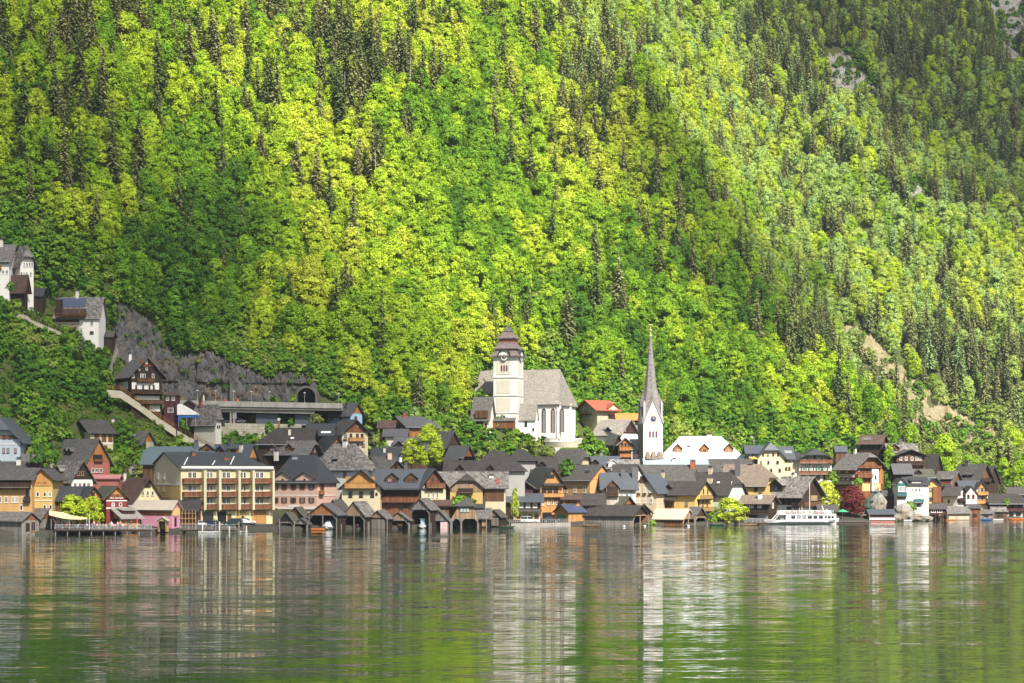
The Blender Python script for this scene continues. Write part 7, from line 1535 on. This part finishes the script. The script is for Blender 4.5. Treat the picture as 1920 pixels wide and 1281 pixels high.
# sign on the guesthouse
fc = bpy.data.curves.new('lettering', 'FONT'); fc.body = 'HAUS LIAN'; fc.size = .95; fc.align_x = 'CENTER'; fc.align_y = 'CENTER'; fc.extrude = .02; fc.space_character = 1.25
fo = bpy.data.objects.new('tmp', fc); COL.objects.link(fo); dg = bpy.context.evaluated_depsgraph_get(); fm = bpy.data.meshes.new_from_object(fo.evaluated_get(dg)); bpy.data.objects.remove(fo)
fm.materials.clear(); fm.materials.append(M_DK); lo = bpy.data.objects.new('lettering', fm); COL.objects.link(lo); lo.parent = GUEST.root
n, c, ux, uo = GUEST.face('R'); lo.location = GUEST.ray(1521, 872.5, n, c)+uo*.05; lo.rotation_euler = (R(90), 0, R(90))
# ================= trees and bushes among the houses
def vtree(lab, px, pyb, D, pyt, var, tint, kind='broad', wide=1.0, cat='tree', name=None):
    pr = {'broad': BROAD, 'bush': BUSH, 'coni': CONI}[kind][var]; r = copy_tree(pr); q = P(px, pyb, D); H0 = {'broad': (15,17,13.5,16,18,12,15), 'bush': (3.2,4.5,2.4,5.5), 'coni': (21,24,18,25)}[kind][var]
    s = (pyb-pyt)/F*D/H0*1.0; r.location = q; r.rotation_euler = (0,0,px*1.7); wide *= .62 if kind == 'bush' else 1; r.scale = (s*wide, s*wide, s)
    for k in ('group',):
        if k in r: del r[k]
    for ch in r.children: ch['tint'] = float(tint)
    if name: r.name = name
    return tag(r, lab, cat)
vtree('bright green tree behind the terrace, left one of the pair', 135, 988, 437, 929, 5, .62, wide=1.25); vtree('bright green tree behind the terrace, right one of the pair', 172, 988, 438, 931, 1, .6, wide=1.4)
vtree('large pale green tree rising among the village roofs', 806, 885, shore(806)+30, 795, 4, .62, wide=1.15); vtree('smaller pale tree beside the large one among the roofs', 772, 880, shore(772)+33, 822, 2, .7)
for k, (px, pb, pt, v, t, lb) in enumerate(((962,842,828,0,.7,'dark green bush at the left foot of the church tower'),(985,852,828,1,.85,'bright green bush in front of the church porch'),(1010,854,826,3,.92,'bright rounded bush below the church aisle'),(1032,858,838,0,.95,'yellow green bush under the churchyard terrace'),(998,838,818,3,.7,'tall loose bush against the church aisle wall'))):
    vtree(lb, px, pb, 563-k*.5, pt, v, t, 'bush', 1.5, 'bush')
for px, pb, pt, v, t, w, lb, off in ((1108,858,816,1,.35,1.5,'olive bush on the slope right of the churchyard terrace',58),(1128,868,828,3,.45,1.4,'green bush on the slope above the blue metal roof',54),(1100,835,800,3,.5,1.1,'pale leafy bush between the church and the red roofed villa',70),(1064,893,860,1,.15,1.3,'dark green bush in front of the arched balconies',26),
    (1335,986,962,0,.55,1.2,'small green bush left of the big yellow green one',2),(870,950,930,2,.5,2.2,'low green hedge behind the tall boathouse',7),(395,984,972,2,.7,1.6,'low bright bush in front of the shop windows',8),(480,985,971,0,.75,1.3,'bright bush beside the green waste bins',5),(1222,985,976,2,.6,1.6,'grassy green bush by the plank roofed boathouse',1),
    (700,850,815,1,.95,1.2,'yellow flowering bush right of the cream chalet',50),(722,858,826,3,.5,1.3,'green bush below the yellow flowering one',46),(592,793,778,2,.95,1.5,'yellow flowers beside the sky blue cottage',60),(545,800,785,0,.4,1.2,'small green bush on the retaining wall top',66),(505,832,792,3,.35,1.2,'leafy sapling growing against the retaining wall',62),(435,852,822,1,.3,1.6,'green bushes at the foot of the retaining wall',75),
    (62,870,838,3,.1,.8,'narrow dark shrub beside the pale blue house',26),(76,868,832,3,.05,.9,'tall narrow dark shrub right of the narrow one',27),(98,870,850,1,.3,1.4,'green bush left of the rose pink house',30),(225,893,878,0,.5,1.5,'green bush below the rose pink house',30),(1888,948,934,1,.7,1.2,'bright green bush before the slate roof at the right end',2),(1662,905,868,1,.35,1.4,'green bush between the two big timber chalets',38),(1560,905,885,0,.6,1.5,'green bush below the white guesthouse',30),
    (1705,970,940,1,.55,1.2,'pale green bush on the lakeside rocks',-1),(1640,885,858,3,.6,1.3,'light bush above the red brown chalet',48),(1610,910,898,2,.4,1.3,'hedge in front of the red brown chalet',30),(740,830,812,1,.4,1.5,'green bush beside the fence above the cream chalet',58),(20,545,528,1,.45,1.4,'green bush under the dark wooden shed',72),(120,640,622,0,.3,1.3,'dark bush on the path below the navy roofed house',76)):
    vtree(lb, px, pb, shore(px)+off, pt, v, t, 'bush', w, 'bush')
vtree('big yellow green bush at the lakeside right of the yellow house', 1366, 988, shore(1366)+3, 934, 5, .7, wide=1.45, cat='bush', name='lakeside_bush')
vtree('vivid lime green tree behind the ferry', 1545, 962, shore(1545)+14, 903, 5, .8, wide=1.4, kind='broad')
vtree('round golden tree left of the white hall', 1270, 822, 590, 790, 5, .9, wide=1.0)
vtree('dark blue green spruce below the navy roofed house', 152, 664, 500, 612, 0, .95, 'coni', 1.7, 'spruce'); vtree('tall dark conifer at the far right behind the last houses', 1890, 905, 640, 800, 1, .7, 'coni', 1.5, 'conifer'); vtree('second dark conifer left of the tall one at the far right', 1872, 905, 645, 826, 0, .6, 'coni', 1.3, 'conifer'); vtree('dark green cypress behind the narrow honey balcony house', 1880, 935, shore(1880)+12, 885, 2, .3, 'coni', 1.3, 'conifer')
vtree('green tree between the roofs above the two big chalets', 1668, 880, shore(1668)+50, 832, 3, .4, wide=.9); vtree('thin sparse willow in front of the dark restaurant', 966, 978, shore(966)+1.5, 915, 3, .85, wide=.55)
vtree('young bright tree between the cottage and the viaduct end', 690, 790, 552, 745, 5, .55); vtree('yellowish tree left of the hilltop church', 778, 812, 556, 762, 3, .98)
M_PURPLE = leaf_mat('purple_leaves', [(.10,.02,.025),(.16,.035,.035),(.22,.06,.05)], .25)
pt_ = vtree('dark purple leaved tree on the shore right of the ferry', 1600, 970, shore(1602)+8, 912, 0, .5, wide=1.75)
for ch in pt_.children:
    if ch.name.startswith('crown'): ch.data = ch.data.copy(); ch.data.materials[0] = M_PURPLE
# ivy on the stone house
def ivy(hs, f, px0, px1, py0, py1, lab, n=900):
    rg = random.Random(4); nn, c, ux, uo = hs.face(f); Q = []
    a = hs.ray(px0, py0, nn, c); b_ = hs.ray(px1, py1, nn, c)
    for _ in range(n):
        u, v = rg.random(), rg.random(); p = hs.M @ (Vector((lerp(a.x,b_.x,u), lerp(a.y,b_.y,u), lerp(a.z,b_.z,v)))+uo*rg.uniform(.05,.5)); w = rv(rg); w2 = w.orthogonal().normalized()*.3; Q.append((p, w2, w.cross(w2).normalized()*.25))
    o = bpy.data.objects.new('ivy', quads_mesh('ivy', Q, M_BUSH)); COL.objects.link(o); o['tint'] = .3; tag(o, lab, 'ivy')
ivy(IVYH, 'F', 220, 264, 830, 893, 'green ivy covering the whole front of the stone house'); ivy(IVYH, 'R', 266, 272, 830, 888, 'strip of ivy on the corner of the stone house', 200)

# teal stairs and plank fence on the rocks
r_ = empty('outdoor_stairs', P(1620, 955, 556), 0, 'teal metal zigzag stairs climbing the rocks right of the purple leaved tree', 'stairs'); o0 = r_.location.copy()
for (a, b_) in (((1618,951),(1640,926)),((1640,956),(1618,942)),((1640,926),(1648,922))):
    A, B = P(*a, 556)-o0, P(*b_, 556)-o0; MB().extr([A, B, B-Vector((0,0,.35)), A-Vector((0,0,.35))], (0,1.2,0)).build('flight', M_TEALP, r_)
    rb = MB()
    for i in range(9): p = A.lerp(B, i/8); rb.bar(p, p+Vector((0,0,1.1)), .04)
    rb.bar(A+Vector((0,0,1.1)), B+Vector((0,0,1.1)), .06).build('railing', M_TEALP, r_)
for (a, c_, lb) in ((1617,1631,'pale plank fence left of the white stair tower'),(1640,1651,'pale plank fence right of the white stair tower')):
    D = shore(a)+26; A, B = P(a,907,D), P(c_,907,D); tag(MB().extr([A, B, B-Vector((0,0,2.2)), A-Vector((0,0,2.2))], (0,.12,0)).build('plank_fence', W['palewood']), lb, 'fence')

rg = random.Random(8)
for px in (524,552,577,640,690,692,726,768,808,845,897,912,955,1095,1216,1222,1302,1326,1386,1398,1630,1680,1742,1776,1820,1838,1862,1888):
    D = shore(px)-5-rg.uniform(0,2); h_ = rg.uniform(1.0,2.6); q = P(px, 990, D); o = MB().lathe([(.13,-1.5),(.12,h_),(.02,h_+.12)], 8).build('mooring_post', W['greywood']); o.location = (q.x, q.y, 0)
    tag(o, 'thin weathered mooring post standing in the water by the ' + ('centre boathouses' if px < 1000 else ('long grey and striped roof boathouses' if px < 1400 else 'right hand boat sheds')), 'post', 'mooring posts ' + ('centre' if px < 1000 else ('middle' if px < 1400 else 'right')))
for k, (px, L_b, m_, lb) in enumerate(((598,3.6,ORG,'small orange brown rowing boat by the wide orange brown boathouse'),(950,4.2,plain('dark_green_hull',(.03,.08,.05),.4),'dark green flat boat moored at the quay corner'),(1110,5,W['tanwood'],'tan wooden flat boat before the long grey boathouse'),(1345,4,plain('dark_green_hull',(.03,.08,.05),.4),'dark green boat before the yellow green bush'),(1405,4.5,W['tanwood'],'tan wooden boat at the landing stage left of the ferry'),(1850,3.6,plain('blue_hull',(.03,.12,.35),.35),'blue boat by the grey boarded boat shed'))):
    small_boat(lb, px, shore(px)-7, L_b, 1.4, .5, m_, rg.uniform(-25,25))
for i, b in enumerate(BUSH):
    if not b.get('label'):
        b.location = (-60+i*7, 500, gz(CX+(-60+i*7)/500*F, 500)); tag(b, 'rounded green bush growing in the slope below the stairway', 'bush', 'bushes on the slope below the stairway')
def near_house(p):
    for h in HOUSES:
        if abs(p[0]-h.M.translation.x) > 45 or abs(p[1]-h.M.translation.y) > 45: continue
        q = h.Mi @ Vector(p)
        if q.z < -2.0 and q.y < 0: continue
        if -2.2 < q.x < h.L+(5.5 if h.o in ('EG','G') else 1.5) and -(2.6 if h.o != 'G' else 1.5) < q.y < h.W+1: return True
        if h.o == 'GE' and -5.5 < q.x < 0 and -5 < q.y < h.W: return True
    return False
UNDER = [u for u in UNDER if not near_house(u[0])]+GRASS
scatter('undergrowth', UNDER, BUSH, 'low bushes and saplings covering the slopes between the houses and the woods')
# air between the near shore and the far slopes
hz = MB().box(-1480, 1480, -890, 1495, -5, 960)
m = bpy.data.materials.new('air_haze'); m.use_nodes = True; ns = m.node_tree.nodes; ns.remove(ns['Principled BSDF'])
v = ns.new('ShaderNodeVolumePrincipled'); v.inputs['Density'].default_value = .00004; v.inputs['Color'].default_value = (.72,.86,1,1); v.inputs['Anisotropy'].default_value = 0
m.node_tree.links.new(v.outputs[0], ns['Material Output'].inputs['Volume'])
tag(hz.build('haze', m), kind='stuff')

# unseen clouds above and behind the viewpoint, outlined so their shade falls where wanted
def cloud(outline, z0, name, dens, soft=45, seed=0):
    base = []
    for px, py in outline:
        if py > 985: q = P(px, py, shore(px)); q.z = 1
        else: D = hit(px, py, 400); q = P(px, py, min(D, 1450))
        t = (z0-q.z)/sd.z; base.append((q.x+sd.x*t, q.y+sd.y*t))
    xs = [b[0] for b in base]; ys = [b[1] for b in base]; st = 14.0; x0, y0 = min(xs)-60, min(ys)-60; nx, ny = int((max(xs)-x0+60)/st), int((max(ys)-y0+60)/st)
    def dist(x, y):
        d = 1e9
        for (ax, ay), (bx, by) in zip(base, base[1:]+base[:1]):
            ux, uy = bx-ax, by-ay; t = max(0, min(1, ((x-ax)*ux+(y-ay)*uy)/(ux*ux+uy*uy+1e-9))); d = min(d, math.hypot(x-ax-ux*t, y-ay-uy*t))
        return d if in_poly(x, y, base) else -d
    dn = {}
    for j in range(ny+1):
        for i in range(nx+1):
            x, y = x0+i*st, y0+j*st; n = noise.noise(Vector((x*.012, y*.012, seed)))*34+noise.noise(Vector((x*.035, y*.035, seed+3)))*16
            dn[i,j] = max(0, min(1, .5+(dist(x, y)+n)/(2*soft)))
    vs = []; idx = {}; col = []
    for sg in (-1, 1):
        for (i, j), d in dn.items():
            x, y = x0+i*st, y0+j*st; idx[i,j,sg] = len(vs); l = 1+.6*noise.noise(Vector((x*.03, y*.03, 9)))+.3*noise.noise(Vector((x*.09, y*.09, 2)))
            vs.append((x, y, z0+(sg*(8 if sg < 0 else 38)*d**.6*l if d > 0 else sg*.05))); col.append(d)
    fs = []
    for j in range(ny):
        for i in range(nx):
            if max(dn[i,j], dn[i+1,j], dn[i,j+1], dn[i+1,j+1]) <= 0: continue
            q = [(i,j),(i+1,j),(i+1,j+1),(i,j+1)]; fs.append([idx[a,b,1] for a, b in q]); fs.append([idx[a,b,-1] for a, b in q][::-1])
    me = bpy.data.meshes.new(name); me.from_pydata(vs, [], fs); at = me.attributes.new('dens', 'FLOAT', 'POINT'); at.data.foreach_set('value', col)
    m, nt, ns, lk, b_ = nodes_of(name+'_mat'); ns.remove(b_)
    a = nd(ns, 'ShaderNodeAttribute', attribute_name='dens'); tr = nd(ns, 'ShaderNodeBsdfTransparent'); df = nd(ns, 'ShaderNodeBsdfDiffuse', i_0=(.9,.9,.92,1)); mx = nd(ns, 'ShaderNodeMixShader')
    k = nd(ns, 'ShaderNodeMath', operation='MULTIPLY', i_1=dens); lk.new(a.outputs['Fac'], k.inputs[0]); lk.new(k.outputs[0], mx.inputs[0]); lk.new(tr.outputs[0], mx.inputs[1]); lk.new(df.outputs[0], mx.inputs[2]); lk.new(mx.outputs[0], ns['Material Output'].inputs[0])
    me.materials.append(m); o = bpy.data.objects.new(name, me); COL.objects.link(o); tag(o, kind='structure')
cloud([(180,-60),(250,150),(330,310),(470,410),(610,540),(700,640),(790,760),(850,860),(870,1010),(-260,1010),(-260,-60)], 1080, 'cloud', .41, 42)
cloud([(1380,-60),(1480,110),(1640,250),(1790,370),(1960,520),(2150,600),(2150,-60)], 1120, 'cloud', .46, 45, 5)

cloud([(1190,330),(1330,370),(1480,510),(1570,690),(1430,660),(1290,540)], 1100, 'cloud', .42, 26, 11)
